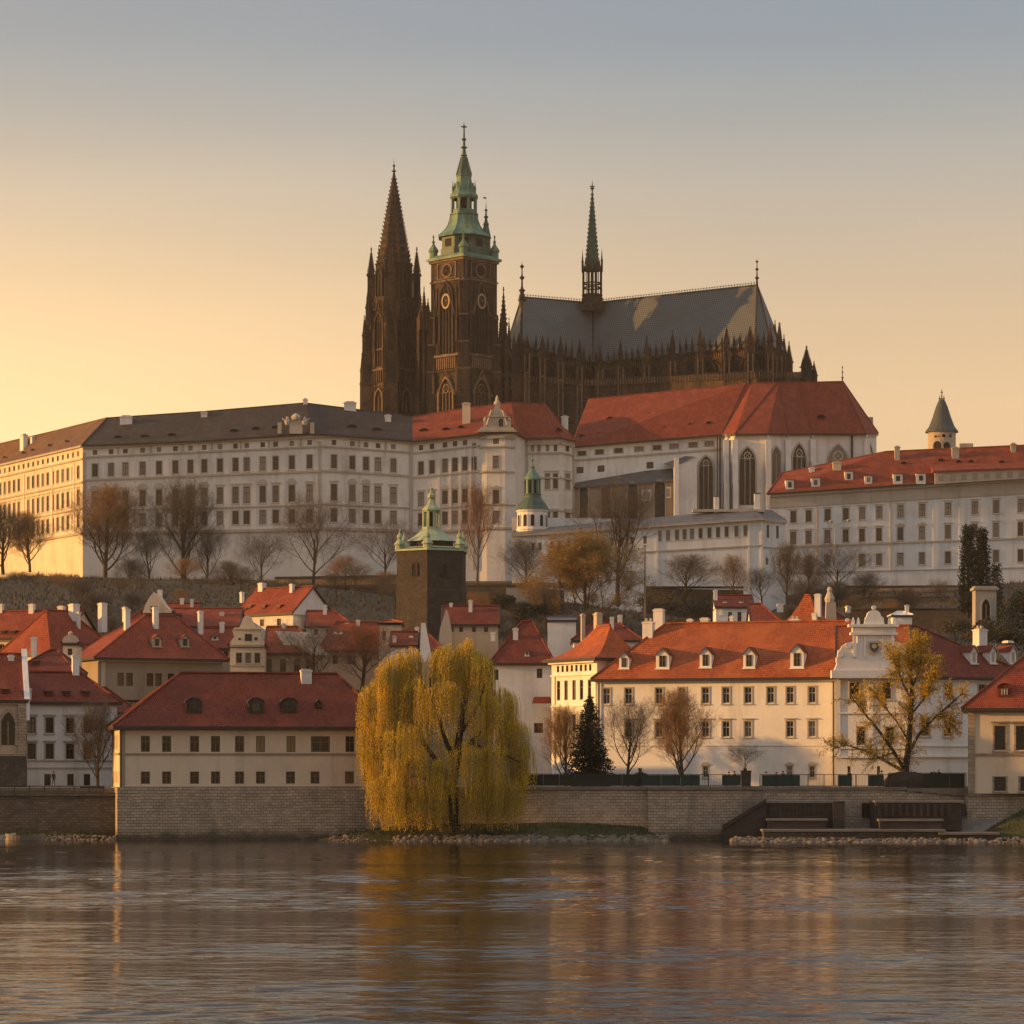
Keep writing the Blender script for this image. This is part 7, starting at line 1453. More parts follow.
# ------------------------------------------------------------------ trees
def qmesh(name, V, Fc, mats):
    me = bpy.data.meshes.new(name); me.from_pydata(V, [], Fc)
    for m in mats: me.materials.append(M[m])
    me.update(); return me
def tubechain(V, Fc, pts, rads, n):
    """tapered tube through points"""
    b0 = len(V)
    for i, (p, r) in enumerate(zip(pts, rads)):
        d = (pts[min(i+1, len(pts)-1)]-pts[max(i-1, 0)]).normalized(); a = d.orthogonal().normalized(); c = d.cross(a)
        for k in range(n): t = 2*math.pi*k/n; q = p+(a*math.cos(t)+c*math.sin(t))*r; V.append(tuple(q))
    for i in range(len(pts)-1):
        for k in range(n): Fc.append((b0+i*n+k, b0+i*n+(k+1) % n, b0+(i+1)*n+(k+1) % n, b0+(i+1)*n+k))
TWW = .006
def bare_tree_meshes(seed, H=14., spread=1.0, fork=.28, twigs=1.0, upright=.5, leaf=0, leafsize=.22, leafmat_='leaf_autumn', barkm='bark', twigm='twig', lean=0., levels=4, round_=.0, limbs=9, drop=0.):
    """trunk + limbs in one mesh, the fine twigs (and leaves) in the other"""
    rg = random.Random(seed); V, Fc = [], []; TV, TF = [], []; LV, LF = [], []
    def rvec(): return Vector((rg.gauss(0, 1), rg.gauss(0, 1), rg.gauss(0, 1))).normalized()
    def twig(p, d, L, w_):
        e = d.cross(rvec());
        if e.length < .01: return
        e = e.normalized()*w_; q1 = p+d*L*.55+rvec()*L*.08; q2 = p+d*L+rvec()*L*.12+Vector((0, 0, -drop*L))
        b = len(TV); TV.extend([tuple(p-e), tuple(p+e), tuple(q1+e*.7), tuple(q1-e*.7), tuple(q2)]); TF.extend([(b, b+1, b+2, b+3), (b+3, b+2, b+4)])
        for _ in range(leaf):
            c = p+(q2-p)*rg.uniform(.3, 1.05)+rvec()*.12; s = leafsize*rg.uniform(.6, 1.3); a = rvec()*s; c2 = a.cross(rvec());
            if c2.length < .001: continue
            c2 = c2.normalized()*s*.6; b = len(LV); LV.extend([tuple(c-a), tuple(c+c2*.8), tuple(c+a), tuple(c-c2*.8)]); LF.append((b, b+1, b+2, b+3))
        return q2
    def grow(p, d, L, r, lv):
        n = 5 if lv < 2 else 4; pts, rads = [p], [r]; dd = d.copy()
        for i in range(n):
            dd = (dd+rvec()*(.16 if lv else .05)+Vector((0, 0, (.10*upright if lv else .02)-drop*.12*lv))).normalized(); pts.append(pts[-1]+dd*L/n); rads.append(r*(1-(i+1)/n*(.62 if lv else .45)))
        if lv < levels: tubechain(V, Fc, pts, rads, 7 if lv == 0 else 5 if lv == 1 else 3)
        else:
            w_ = r*.9+.003
            for i in range(n): twig(pts[i], (pts[i+1]-pts[i]).normalized(), L/n*1.05, w_*(1-i/n*.6))
        if lv >= levels:
            for i in range(1, n+1):
                for _ in range(max(1, int(round(2*twigs)))):
                    t = (dd*.5+rvec()*.8+Vector((0, 0, .25*upright))).normalized(); twig(pts[i], t, L*rg.uniform(.35, .75), r*.62+TWW)
            return
        cnt = (limbs, 6, 6, 5)[min(lv, 3)]
        for k in range(cnt):
            t = (fork+(1-fork)*(k+rg.random())/cnt) if lv == 0 else (.25+.75*(k+rg.random())/cnt)
            j = min(n-1, int(t*n)); f_ = t*n-j; q = pts[j]+(pts[j+1]-pts[j])*f_; rr = rads[j]+(rads[j+1]-rads[j])*f_
            az = k*2.4+rg.uniform(-.5, .5)
            if lv == 0: t_ = (1-t)/(1-fork); el = R(18+50*upright*(1-.4*t_)+ (1-t_)*22); nd = Vector((math.cos(az)*math.cos(el), math.sin(az)*math.cos(el), math.sin(el))); LL = H*(.28+.22*t_**.7+round_*math.sin(math.pi*min(1, t_+.1))*.1)*spread
            else:
                a = dd.orthogonal().normalized(); c = dd.cross(a); nd = (dd*.75+(a*math.cos(az)+c*math.sin(az))*rg.uniform(.5, .9)+Vector((0, 0, .18*upright))).normalized(); LL = L*rg.uniform(.42, .68)
            grow(q, nd, LL, rr*rg.uniform(.45, .62), lv+1)
        if lv > 0: grow(pts[-1], dd, L*.5, rads[-1]*.9, lv+1)
    grow(Vector((0, 0, -.6)), Vector((lean, 0, 1)).normalized(), H*.72, H*.021, 0)
    tm = qmesh('trunk', V, Fc, [barkm]); nb = len(TF); o = len(TV)
    cm_ = qmesh('crown', TV+LV, TF+[tuple(i+o for i in f) for f in LF], [twigm, leafmat_])
    if LF: mi = np.zeros(len(cm_.polygons), np.int32); mi[nb:] = 1; cm_.polygons.foreach_set('material_index', mi)
    return tm, cm_
def plant(name, label, cat, meshes, loc, sx, sz, rot=0, group=None, names=('trunk', 'crown')):
    r = thing(name, label, cat, loc, group)
    for nm, me in zip(names, meshes):
        o = bpy.data.objects.new(nm, me); COL.objects.link(o); o.parent = r; o.scale = (sx, sx, sz); o.rotation_euler.z = rot
    return r
TV_ = {}
TV_['tall'] = bare_tree_meshes(1, 14, .85, .16, 1.0, .95, round_=.5, limbs=12)
TV_['broad'] = bare_tree_meshes(2, 14, 1.15, .22, 1.0, .62, round_=.8, limbs=9)
TV_['vase'] = bare_tree_meshes(3, 14, 1.0, .26, 1.0, .85, round_=.3, limbs=8)
TV_['warm'] = bare_tree_meshes(4, 14, .80, .14, 1.4, .95, round_=.5, barkm='bark_warm', twigm='twig_warm', limbs=13)
TV_['rust'] = bare_tree_meshes(5, 14, .95, .24, 1.0, .85, round_=.4, barkm='bark_warm', twigm='twig_rust', limbs=9)
TV_['shrub'] = bare_tree_meshes(6, 14, 1.1, .03, 1.2, .9, round_=.6, limbs=14)
TV_['shrub2'] = bare_tree_meshes(7, 14, 1.2, .02, 1.3, .75, round_=.8, limbs=13, twigm='twig_warm')
def dims(ms):
    xs = [v.co.x for v in ms[1].vertices]; zs = [v.co.z for v in ms[1].vertices]
    xs.sort(); zs.sort(); n = len(xs); return xs[int(n*.97)]-xs[int(n*.03)], zs[int(n*.985)]
DIM = {k: dims(v) for k, v in TV_.items()}
def bare(kind, label, px, pbase, ptop, wpx, Y, rot=0, group=None, cat='tree', name='bare_tree', ground=False):
    q = P(px, pbase, Y)
    if ground: q.z = min(q.z, hz(q.x, Y)+.1)
    h = ZZ(ptop, Y)-q.z; w_ = wpx/F*Y; dx, dz = DIM[kind]
    return plant(name, label, cat, TV_[kind], q, w_/dx, h/dz, rot, group)
G1 = 'bare trees along the foot of the palace'
BT = [('warm', 'golden brown bare tree beside the corner of the sunlit palace wing', 105, 580, 486, 58, 855, 0), ('tall', 'tall dark bare tree in front of the left part of the palace', 183, 590, 481, 60, 850, 1),
      ('broad', 'spreading dark bare tree below the coat of arms of the palace', 313, 588, 495, 80, 800, .4), ('rust', 'reddish brown bare tree right behind the old stone tower', 477, 584, 484, 50, 775, 2),
      ('warm', 'small golden bare tree before the sunlit wing', 30, 570, 513, 34, 860, 2.2), ('tall', 'bare tree cut by the left edge before the sunlit wing', 3, 572, 505, 46, 850, 3),
      ('vase', 'thin bare tree leaning beside the tall dark tree', 208, 592, 526, 44, 852, 1.3), ('broad', 'low bare tree under the middle palace windows', 262, 586, 532, 52, 845, 4),
      ('broad', 'wide low bare tree behind the left of the old stone tower', 385, 582, 520, 62, 830, 5), ('vase', 'bare young tree between two larger trees at the palace foot', 150, 588, 530, 40, 856, 2.5),
      ('vase', 'big dark bare tree behind the autumn tree, before the terrace building', 618, 602, 482, 84, 745, .8), ('tall', 'narrow dark bare tree at the right corner of the terrace building', 787, 604, 543, 26, 790, 1.1),
      ('broad', 'dark spreading bare tree below the right palace', 838, 600, 541, 62, 790, 2.2), ('vase', 'thin pale bare tree beside the terrace building corner', 762, 607, 568, 32, 780, 3.1),
      ('vase', 'slender bare tree between the terrace building corner and the lamp mast', 808, 603, 556, 40, 785, 4.4)]
for k, lab, px, pb, pt, wpx, Y, rot in BT: bare(k, lab, px, pb, pt, wpx, Y, rot, G1)
SH = [('shrub', 686, 592, 555, 48, 755, 'rounded bare shrub below the terrace building, left of its neighbour'), ('shrub2', 733, 595, 556, 36, 752, 'rounded bare shrub under the last windows of the terrace building'), ('shrub', 526, 584, 540, 40, 775, 'bare shrub at the left foot of the terrace building'),
      ('shrub', 230, 590, 562, 40, 800, 'dark bare shrub at the palace foot left of the low tree'), ('shrub2', 345, 585, 556, 40, 812, 'bare shrub right of the spreading tree'), ('shrub', 130, 592, 560, 34, 850, 'bare shrub on the slope beside the golden tree'),
      ('shrub', 560, 588, 556, 34, 765, 'bare shrub half behind the autumn tree'), ('shrub', 20, 600, 572, 50, 800, 'dark bush on the slope near the left edge'), ('shrub2', 60, 600, 574, 44, 790, 'brown bush on the slope below the sunlit wing')]
for k, px, pb, pt, wpx, Y, lab in SH: bare(k, lab, px, pb, pt, wpx, Y, px*.1, 'shrubs on the castle slope', 'shrub', 'shrub')
bare('broad', 'dark bare tree in the town in front of the slanted white firewall', 312, 690, 622, 92, 382, 1.0); bare('rust', 'rust coloured bare tree filling the gap behind the willow', 362, 690, 625, 86, 395, 2.0)
bare('tall', 'dark bare tree between the narrow house and the river house', 98, 790, 704, 44, 330, 1.4)
bare('vase', 'bare young tree right of the dark fir', 628, 787, 700, 58, 330, .5); bare('warm', 'sunlit round bare tree in front of the riverside palace', 683, 787, 692, 46, 328, 1.9)
bare('broad', 'little bare tree in a tub on the embankment', 745.5, 772, 745, 30, 323.5, 2.4)
mb = MB(); q = XY(746, 323.6); mb.box(q.x, q.y, 5.5, .95, .95, ZZ(771, 323.6), 0, 0, 1.1); mb.box(q.x, q.y, ZZ(771.5, 323.6), 1.15, 1.15, ZZ(770.5, 323.6)); tag(mb.build('planter', 'dark_timber', None, origin=(q.x, q.y, 5.5)), 'dark square tub holding the little bare tree', 'planter')
bare('warm', 'pale bare tree in front of the sunlit wing of the riverside palace', 566, 787, 708, 40, 345, 3.3); bare('vase', 'bare tree in the dark slope beside the autumn coloured tree', 545, 625, 585, 40, 690, 1.0)
# overlapping thickets on the slope
rgt = random.Random(99)
TH = 'leafless thicket on the brown slope below the palaces, one of many growing into each other'
for i in range(46):
    px = rgt.uniform(-5, 640) if i < 34 else rgt.uniform(770, 960); Y = rgt.uniform(640, 790) if i < 34 else rgt.uniform(600, 760)
    q = XY(px, Y); z = hz(q.x, Y); pb = HOR-(z-CAMH)*F/Y; hgt = rgt.uniform(14, 34)
    k = rgt.choice(('shrub', 'shrub2', 'broad', 'vase', 'shrub')); bare(k, TH, px, pb, pb-hgt, hgt*rgt.uniform(1.0, 1.7), Y, rgt.uniform(0, 6), 'thickets on the castle slope', 'shrub', 'thicket')
# autumn tree on the slope
TA = bare_tree_meshes(21, 14, 1.05, .10, 1.3, .6, round_=.9, limbs=12, leaf=1, leafsize=.12, leafmat_='leaf_autumn', twigm='twig_warm', barkm='bark_warm'); TV_['autumn'] = TA; DIM['autumn'] = dims(TA)
bare('autumn', 'round autumn coloured tree with brown gold leaves on the slope below the terrace building', 585, 622, 536, 96, 700, .3, name='autumn_tree')
# yellow leaved tree at the right: three strong limbs from a short trunk
def yellow_tree():
    rg = random.Random(8); Y = 325.5; V, Fc, TV, TF, LV, LF = [], [], [], [], [], []
    base = P(905, 786, Y); k = Y/F
    def pt(px, py, dy=0): return P(px, py, Y)+Vector((0, dy, 0))-base
    limbs = [[(905, 788, 0), (905, 768, 0), (908, 745, 0), (911, 715, 0), (912, 690, .2), (910, 665, .3), (908, 648, .3)], [(905, 770, 0), (893, 752, -.6), (878, 732, -1.2), (862, 712, -1.6), (850, 698, -1.8)], [(903, 772, 0), (888, 762, .4), (868, 752, 1.0), (848, 745, 1.4), (838, 748, 1.6)],
             [(907, 755, 0), (920, 735, .8), (938, 716, 1.6), (955, 702, 2.2), (966, 692, 2.4)], [(909, 740, 0), (898, 722, 1.2), (884, 704, 2.0), (876, 690, 2.2)], [(911, 715, 0), (922, 700, -1.0), (930, 684, -1.6), (932, 672, -1.8)], [(911, 700, 0), (902, 684, -.8), (896, 668, -1.2), (893, 655, -1.3)], [(912, 690, 0), (920, 668, .6), (922, 650, .8), (918, 640, .8)], [(893, 752, -.6), (880, 756, -1.8), (866, 760, -2.6)], [(938, 716, 1.6), (950, 718, 2.0), (958, 728, 2.2)]]
    r0 = [.46, .24, .19, .21, .13, .12, .12, .12, .09, .08]
    def rvec(): return Vector((rg.gauss(0, 1), rg.gauss(0, 1), rg.gauss(0, 1))).normalized()
    ends = []
    for L_, r in zip(limbs, r0):
        pts = [pt(*q)+rvec()*.08 for q in L_]; tubechain(V, Fc, pts, [r*(1-.75*i/(len(pts)-1)) for i in range(len(pts))], 7)
        for i in range(1, len(pts)):
            for _ in range(10 if i > 1 else 2):
                p = pts[i-1]+(pts[i]-pts[i-1])*rg.random(); d = ((pts[i]-pts[i-1]).normalized()*.6+rvec()*.9+Vector((0, 0, .25))).normalized(); L = rg.uniform(1.0, 2.4)
                qs = [p]
                for j in range(4): d = (d+rvec()*.25+Vector((0, 0, .05 if j < 2 else -.12))).normalized(); qs.append(qs[-1]+d*L/4)
                tubechain(V, Fc, qs, [.038*(1-.2*j) for j in range(5)], 3)
                for j in range(1, 5):
                    for _ in range(6):
                        t = (d*.4+rvec()*.8+Vector((0, 0, -.1))).normalized(); l = rg.uniform(.35, .9); s = qs[j]+rvec()*.05; e = t.cross(rvec()).normalized()*.014; b = len(TV); TV += [tuple(s-e), tuple(s+e), tuple(s+t*l)]; TF.append((b, b+1, b+2)); ends.append((s, t, l))
    for s, t, l in ends:
        h = (s.z)/(15.0)                      # foliage is dense in the top, thin lower down
        hp = 786-s.z/k
        dens = 6 if hp < 700 and abs(s.x) < 3.2 else 3.2 if hp < 735 else 2.0
        n = int(dens)+(rg.random() < dens % 1)
        for _ in range(n):
            c = s+t*l*rg.uniform(.2, 1.1)+rvec()*.1; a = (rvec()*.6+Vector((0, 0, -.6))).normalized()*rg.uniform(.07, .14); c2 = a.cross(rvec()).normalized()*.045; b = len(LV); LV += [tuple(c-a), tuple(c+c2), tuple(c+a), tuple(c-c2)]; LF.append((b, b+1, b+2, b+3))
    r = thing('yellow_tree', 'black limbed tree with thin yellow leaves before the right end of the riverside palace', 'tree', base)
    for nm, v, f, m in (('trunk', V, Fc, ['bark']), ('twigs', TV, TF, ['twig']), ('crown', LV, LF, ['leaf_gold'])): o = bpy.data.objects.new(nm, qmesh(nm, v, f, m)); COL.objects.link(o); o.parent = r
    mb = MB(); mb.lathe(base.x+.1, base.y-.2, [(2.6, base.z-.4), (2.4, base.z+.6), (1.9, base.z+1.2), (.9, base.z+1.55)], 12); mb.build('root_mound', 'bark', r)
yellow_tree()
# the willow: limbs, then curtains of hanging shoots with narrow leaves
def willow():
    rg = random.Random(17); Y = 318.6; base = P(455, 828, Y); k = Y/F; V, Fc, LV, LF, SV, SF = [], [], [], [], [], []
    def pt(px, py, dy=0): return P(px, py, Y)+Vector((0, dy, 0))-base
    def rvec(): return Vector((rg.gauss(0, 1), rg.gauss(0, 1), rg.gauss(0, 1))).normalized()
    limbs = [[(455, 832, 0), (454, 810, 0), (453, 785, 0), (456, 760, 0), (460, 735, .2), (464, 710, .3), (466, 690, .3), (462, 668, .2)], [(453, 785, 0), (440, 765, .3), (425, 745, .6), (410, 722, 1), (402, 700, 1.2), (398, 684, 1.2)], [(456, 760, 0), (470, 742, .4), (484, 728, .8), (498, 722, 1.2), (510, 722, 1.4)],
             [(460, 735, 0), (472, 715, -1), (480, 700, -1.6), (484, 684, -1.8)], [(456, 765, 0), (446, 742, -1.2), (438, 718, -2), (432, 696, -2.4), (430, 678, -2.4)], [(464, 710, .3), (452, 690, .8), (444, 672, 1.2), (440, 660, 1.2)], [(470, 742, .4), (490, 752, -.6), (508, 756, -1.2), (520, 762, -1.4)], [(453, 790, 0), (436, 782, -.8), (418, 776, -1.4), (400, 774, -1.6)]]
    r0 = [.62, .34, .30, .24, .3, .22, .2, .2]
    for L_, r in zip(limbs, r0):
        pts = [pt(*q)+rvec()*.1 for q in L_]; tubechain(V, Fc, pts, [r*(1-.7*i/(len(pts)-1)) for i in range(len(pts))], 7)
    # lobes of the crown: centre px, py, dy, radius x (px), radius z (px), strand length (px), count
    lobes = [(410, 656, .6, 12, 12, (20, 60), 130), (468, 648, .2, 12, 12, (20, 50), 130), (388, 676, -.6, 10, 12, (30, 90), 110), (398, 668, 1.0, 24, 17, (55, 105), 420), (378, 694, .3, 20, 18, (50, 90), 300), (420, 690, -1.5, 20, 15, (35, 70), 230), (450, 660, .8, 26, 19, (26, 58), 560), (476, 664, .0, 20, 17, (28, 58), 330), (444, 690, -2.0, 18, 13, (22, 45), 200), (500, 700, .8, 20, 15, (40, 75), 280), (516, 730, .4, 18, 13, (35, 62), 240),
             (484, 704, -2.2, 18, 12, (22, 46), 190), (400, 735, -2.2, 28, 15, (36, 72), 330), (374, 738, .0, 15, 20, (36, 70), 220), (420, 762, -2.6, 26, 11, (34, 62), 300), (392, 782, -1.8, 24, 9, (24, 44), 230), (500, 752, -1.4, 24, 12, (36, 58), 290), (488, 784, -1.0, 22, 8, (24, 44), 230), (526, 752, .3, 11, 12, (28, 52), 130), (512, 776, 0, 14, 8, (26, 44), 130), (440, 742, 3.2, 34, 18, (30, 60), 200), (486, 728, 2.2, 26, 14, (24, 50), 160), (404, 795, -2.2, 30, 10, (18, 36), 330), (384, 778, -.6, 14, 12, (30, 52), 190), (428, 790, -2.6, 16, 9, (18, 38), 200), (478, 788, -2.0, 16, 10, (22, 40), 240), (500, 786, -1.2, 20, 10, (22, 40), 240), (440, 768, -2.8, 14, 10, (24, 52), 150), (466, 752, -2.8, 16, 12, (24, 52), 150), (420, 806, -1.0, 34, 6, (10, 24), 220)]
    for px, py, dy, rx, rz, (l0, l1), n in lobes:
        n = int(n*1.4); bunch = [(rg.uniform(-math.pi, math.pi), rg.uniform(-1, 1), rg.uniform(.7, 1.25)) for _ in range(11)]
        for _ in range(n):
            ba, bu, bl = bunch[rg.randrange(11)]; u = max(-1, min(1, bu+rg.gauss(0, .3))); a = ba+rg.gauss(0, .26); rr = math.sqrt(1-u*u)*rg.uniform(.55, 1.0); 
            up = abs(u) if rg.random() < .72 else u*.6
            p = pt(px, py, dy)+Vector((rx*k*rr*math.cos(a), rx*k*.85*rr*math.sin(a), rz*k*up*rg.uniform(.6, 1)))
            out_ = Vector((math.cos(a), math.sin(a), 0))*(.6*rr); L = rg.uniform(l0, l1)*k*rg.uniform(.5, 1.15)*bl
            L = min(L, p.z+.2)         # keep the curtain off the ground
            if L < .6: continue
            sway = rvec()*.25; m = max(4, int(L/.20)); prev = p; e = Vector((rg.gauss(0, 1), rg.gauss(0, 1), 0)).normalized()*.012
            arcr = rg.uniform(.25, .9)
            pp = []
            for j in range(9):
                t = j/8; pp.append(p+out_*arcr*math.sin(min(1, t*2.2)*1.57)+Vector((sway.x*t*t, sway.y*t*t, .35*math.sin(min(1, t*3)*3.14)*.5-L*t)))
            for q0, q1 in zip(pp, pp[1:]): b = len(SV); SV += [tuple(q0-e), tuple(q0+e), tuple(q1+e), tuple(q1-e)]; SF.append((b, b+1, b+2, b+3))
            for j in range(m):
                t = (j+rg.random())/m*8; i = min(7, int(t)); c = pp[i]+(pp[i+1]-pp[i])*(t-i)+Vector((rg.gauss(0, .06), rg.gauss(0, .06), 0))
                d = Vector((rg.gauss(0, .35), rg.gauss(0, .35), -1)).normalized()*rg.uniform(.10, .20); s = d.cross(rvec()).normalized()*rg.uniform(.025, .045); b = len(LV); LV += [tuple(c), tuple(c+d*.45+s), tuple(c+d*1.1), tuple(c+d*.45-s)]; LF.append((b, b+1, b+2, b+3))
    r = thing('willow', 'large yellow weeping willow on the river bank', 'tree', base)
    for nm, v, f, m in (('trunk', V, Fc, ['bark']), ('shoots', SV, SF, ['twig_warm']), ('crown', LV, LF, ['leaf_willow'])): o = bpy.data.objects.new(nm, qmesh(nm, v, f, m)); COL.objects.link(o); o.parent = r
willow()
# evergreens from needle sprays
def conifer(name, label, px, pb, pt, wpx, Y, seed, shape, n, size, dens=9):
    rg = random.Random(seed); base = P(px, pb, Y); H_ = ZZ(pt, Y)-base.z; W = wpx/F*Y; V, Fc, LV, LF = [], [], [], []
    def rvec(): return Vector((rg.gauss(0, 1), rg.gauss(0, 1), rg.gauss(0, 1))).normalized()
    tubechain(V, Fc, [Vector((0, 0, -.5)), Vector((0, 0, H_*.5)), Vector((.05, 0, H_*.97))], [H_*.022, H_*.014, .02], 7)
    for i in range(n):
        t = (i+rg.random())/n; a = i*2.39996+rg.uniform(-.4, .4); rmax = W/2*shape(t)*rg.uniform(.72, 1.12)
        if rmax < .05: rmax = .05
        d = Vector((math.cos(a), math.sin(a), rg.uniform(-.28, .05) if shape is not CYP else rg.uniform(.8, 2.2))); L = rmax
        p0 = Vector((0, 0, t*H_*.97)) if shape is not CYP else Vector((math.cos(a)*rmax*.5, math.sin(a)*rmax*.5, t*H_*.93))
        if shape is CYP: d = d.normalized(); L = size*4
        if shape is not CYP: tubechain(V, Fc, [p0, p0+d*L*.6, p0+d*L*.95+Vector((0, 0, .04*L))], [.05, .03, .01], 3)
        m = max(3, int(L*dens))
        for j in range(m):
            f_ = (j+rg.random())/m; c = p0+d*L*f_+rvec()*size*.5
            for _ in range(3):
                q = (d*.5+rvec()*.8+Vector((0, 0, -.15 if shape is not CYP else .4))).normalized()*size*rg.uniform(.6, 1.3); s = q.cross(rvec()).normalized()*size*.24; b = len(LV); LV += [tuple(c-s*.4), tuple(c+q*.5+s), tuple(c+q), tuple(c+q*.5-s)]; LF.append((b, b+1, b+2, b+3))
    plant(name, label, 'tree', (qmesh('trunk', V, Fc, ['bark']), qmesh('crown', LV, LF, ['leaf_dark'])), base, 1, 1)
FIR = lambda t: (1-t)**.8*.92+.05 if t > .12 else .7+2.2*t
def CYP(t): return min(1, t*4+.5)*(1-t**2.4*.97)
conifer('fir', 'dense dark green fir before the sunlit end of the riverside palace', 590, 788, 694, 62, 336, 31, FIR, 260, .34, 8)
conifer('cypress', 'tall dark twin topped cypress before the right palace', 968, 616, 525, 19, 600, 32, CYP, 460, .42, 4)
conifer('cypress', 'slightly shorter dark cypress half hidden by its twin', 982, 616, 528, 18, 603, 33, CYP, 460, .42, 4)
conifer('cypress', 'short dark cypress behind the garden pavilion', 996, 612, 566, 13, 612, 34, CYP, 200, .4, 3)
def bush(label, px, pb, pt, wpx, Y, seed, matn='leaf_dark', n=2600, size=.42):
    rg = random.Random(seed); base = P(px, pb, Y); H_ = ZZ(pt, Y)-base.z; W = wpx/F*Y; LV, LF = [], []
    cl = [(rg.uniform(-.36, .36)*W, rg.uniform(-.3, .3)*W, rg.uniform(.2, .72)*H_, rg.uniform(.18, .34)) for _ in range(9)]
    for _ in range(n):
        x, y, z, r_ = cl[rg.randrange(9)]; d = Vector((rg.gauss(0, 1), rg.gauss(0, 1), rg.gauss(0, 1))).normalized(); f_ = rg.random()**.4
        c = Vector((x, y, z))+Vector((d.x*W*r_*.8, d.y*W*r_*.8, d.z*H_*r_))*f_; c.z = max(.05, c.z); a = Vector((rg.gauss(0, 1), rg.gauss(0, 1), rg.gauss(0, 1))).normalized()*size*rg.uniform(.6, 1.2); s = a.cross(d)
        if s.length < .01: continue
        s = s.normalized()*size*.4; b = len(LV); LV += [tuple(c-a*.5), tuple(c+s), tuple(c+a*.5), tuple(c-s)]; LF.append((b, b+1, b+2, b+3))
    o = bpy.data.objects.new('bush', qmesh('bush', LV, LF, [matn])); COL.objects.link(o); o.location = base; return tag(o, label, 'bush', 'bushes on the slope')
bush('dark evergreen bush right of the garden pavilion', 1012, 622, 584, 44, 590, 41); bush('low evergreen bush cut by the right edge', 1030, 640, 600, 60, 560, 46)
bush('brown scrubby bush below the garden pavilion', 975, 645, 613, 66, 545, 42, 'leaf_scrub', 3600); bush('scrubby bush under the right garden wall corner', 1005, 650, 618, 60, 520, 43, 'leaf_scrub')
bush('dark ivy clump at the foot of the pale garden wall', 512, 612, 592, 50, 700, 44); bush('ivy bush hanging below the terrace building shrubs', 660, 612, 588, 60, 720, 45, 'leaf_scrub'); bush('green brown bush above the little white house', 700, 620, 594, 64, 700, 47, 'leaf_scrub')
bush('dark bush at the left of the autumn tree', 530, 625, 598, 40, 690, 48); bush('clipped dark bush on the promenade beside the fir', 641, 787, 768, 17, 326, 49, 'leaf_dark', 1500, .2); bush('evergreen bush at the foot of the yellow tree', 935, 787, 767, 14, 327, 50, 'leaf_dark', 900, .2)
# scrub covering the slopes: uncountable twiggy growth
def scrub():
    rg = random.Random(77); V, Fc = [], []; mi = []
    for _ in range(26000):
        y = rg.uniform(520, 830); x = rg.uniform(-.19, .19)*y
        if 700 < y and -2 < x < 75 and y > 815: continue
        z = hz(x, y); h = rg.uniform(.5, 1.9); s = Vector((x, y, z)); 
        for _ in range(3):
            t = Vector((rg.gauss(0, .5), rg.gauss(0, .5), 1)).normalized(); q = s+t*h*rg.uniform(.6, 1.1); e = Vector((rg.gauss(0, 1), rg.gauss(0, 1), 0)).normalized()*rg.uniform(.04, .16); b = len(V); V += [tuple(s-e), tuple(s+e), tuple(q)]; Fc.append((b, b+1, b+2)); mi.append(rg.random() < .6)
    me = qmesh('hillside_scrub', V, Fc, ['twig', 'leaf_scrub']); me.polygons.foreach_set('material_index', np.array(mi, np.int32)); o = bpy.data.objects.new('hillside_scrub', me); COL.objects.link(o); tag(o, 'brown winter scrub covering the castle slope', 'scrub', kind='stuff')
scrub()
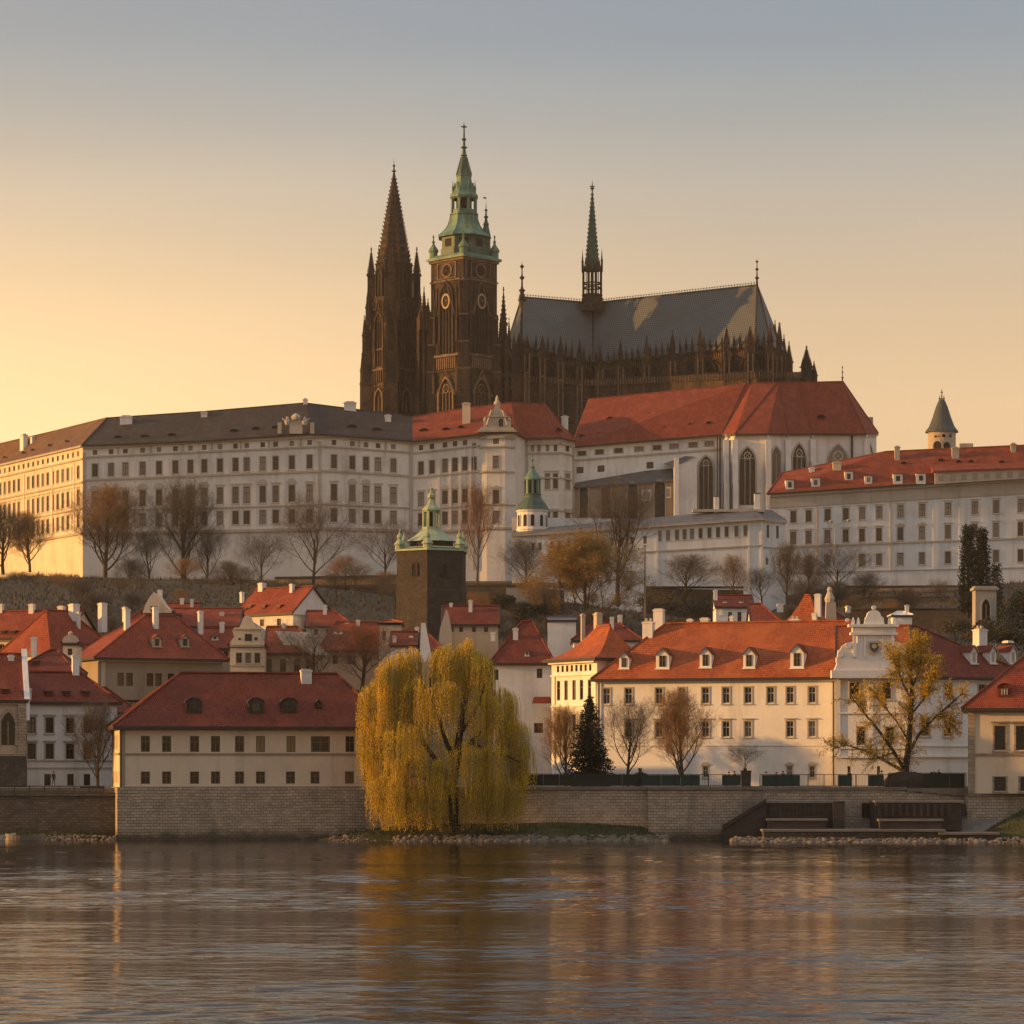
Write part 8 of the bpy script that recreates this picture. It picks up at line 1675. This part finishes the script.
# ------------------------------------------------------------------ people on the embankment
def person(px, Y, zb, h, top, legs, label, turn=0., stride=.12, arm=.1):
    q = XY(px, Y); r = thing('person', label, 'person', V3(q, zb), 'people strolling behind the railing')
    s = h/1.75
    J = {'pel': (0, 0, .95), 'waist': (0, 0, 1.10), 'chest': (0, .01, 1.35), 'neck': (0, 0, 1.50), 'hb': (0, -.01, 1.58), 'ht': (0, -.01, 1.72)}
    for sd_, nm in ((1, 'l'), (-1, 'r')):
        st = stride*sd_
        J.update({nm+'hip': (.09*sd_, 0, .90), nm+'kn': (.10*sd_, -st*.6-.02, .50), nm+'an': (.10*sd_, -st*1.3+.02, .08), nm+'to': (.11*sd_, -st*1.3-.15, .03), nm+'sh': (.18*sd_, 0, 1.44), nm+'el': (.24*sd_, st*.6+.02, 1.16), nm+'wr': (.25*sd_, st*.9-.08-arm, .94), nm+'ha': (.25*sd_, st-.11-arm, .84)})
    ks = list(J); ed = [('pel', 'waist'), ('waist', 'chest'), ('chest', 'neck'), ('neck', 'hb'), ('hb', 'ht')]
    for nm in 'lr': ed += [('pel', nm+'hip'), (nm+'hip', nm+'kn'), (nm+'kn', nm+'an'), (nm+'an', nm+'to'), ('chest', nm+'sh'), (nm+'sh', nm+'el'), (nm+'el', nm+'wr'), (nm+'wr', nm+'ha')]
    rad = {'pel': .15, 'waist': .135, 'chest': .15, 'neck': .06, 'hb': .085, 'ht': .085}
    for nm in 'lr': rad.update({nm+'hip': .10, nm+'kn': .065, nm+'an': .045, nm+'to': .04, nm+'sh': .075, nm+'el': .048, nm+'wr': .035, nm+'ha': .04})
    me = bpy.data.meshes.new('body'); me.from_pydata([J[k] for k in ks], [(ks.index(a), ks.index(b)) for a, b in ed], []); o = bpy.data.objects.new('body', me); COL.objects.link(o)
    md = o.modifiers.new('skin', 'SKIN'); 
    for i, k in enumerate(ks): v = me.skin_vertices[0].data[i]; v.radius = (rad[k], rad[k]*.85); v.use_root = k == 'pel'
    o.modifiers.new('sub', 'SUBSURF').levels = 1
    dg = bpy.context.evaluated_depsgraph_get(); m2 = bpy.data.meshes.new_from_object(o.evaluated_get(dg)); bpy.data.objects.remove(o)
    for m in (top, legs, 'skin', 'hair'): m2.materials.append(M[m])
    for p in m2.polygons:
        c = p.center; p.material_index = 2 if c.z > 1.5 or (c.z < .92 and abs(c.x) > .2) else 1 if c.z < .93 and abs(c.x) < .2 else 0
    b = bpy.data.objects.new('body', m2); COL.objects.link(b); b.parent = r; b.scale = (s, s, s); b.rotation_euler.z = turn
    mb = MB(); 
    mb.v = []; n = 8
    mb.lathe(0, .015, [(.105, 1.60), (.115, 1.67), (.10, 1.74), (.05, 1.785), (.01, 1.79)], n); h_ = bpy.data.objects.new('hair', mb.build('hair', 'hair', None, uv=False).data); COL.objects.link(h_)
    for ob in [x for x in bpy.data.objects if x.name.startswith('hair') and x is not h_ and x.parent is None]: bpy.data.objects.remove(ob)
    h_.parent = r; h_.scale = (s, s, s); h_.rotation_euler.z = turn
for px, Y, h, top, legs, lab, tr in ((729, 325.2, 1.7, 'cloth_red', 'cloth_dark', 'person in a dark red jacket left of the tub tree', .9), (734.5, 325.6, 1.78, 'cloth_dark', 'cloth_dark', 'person in black walking beside the red jacket', 1.1), (766, 325.4, 1.72, 'cloth_pale', 'cloth_blue', 'person in a pale coat right of the tub tree', -1.4),
      (776.5, 326, 1.66, 'cloth_red', 'cloth_dark', 'person in a red top between the pale coat and the first cellar door', 1.6), (783, 325.5, 1.8, 'cloth_blue', 'cloth_dark', 'person in a blue jacket before the cellar door', -.4), (849.5, 326, 1.82, 'cloth_dark', 'cloth_blue', 'person in dark clothes standing left of the tree mound', .3), (879.5, 325.6, 1.76, 'cloth_blue', 'cloth_dark', 'person in a blue jacket just left of the green hoarding', 2.0),
      (881.8, 327.5, 1.85, 'cloth_pale', 'cloth_dark', 'person in a light coat behind the blue jacket', 1.2), (53.5, 327, 1.75, 'cloth_dark', 'cloth_blue', 'person in dark clothes behind the left quay railing', .5)):
    person(px, Y, 5.55, h, top, legs, lab, tr)
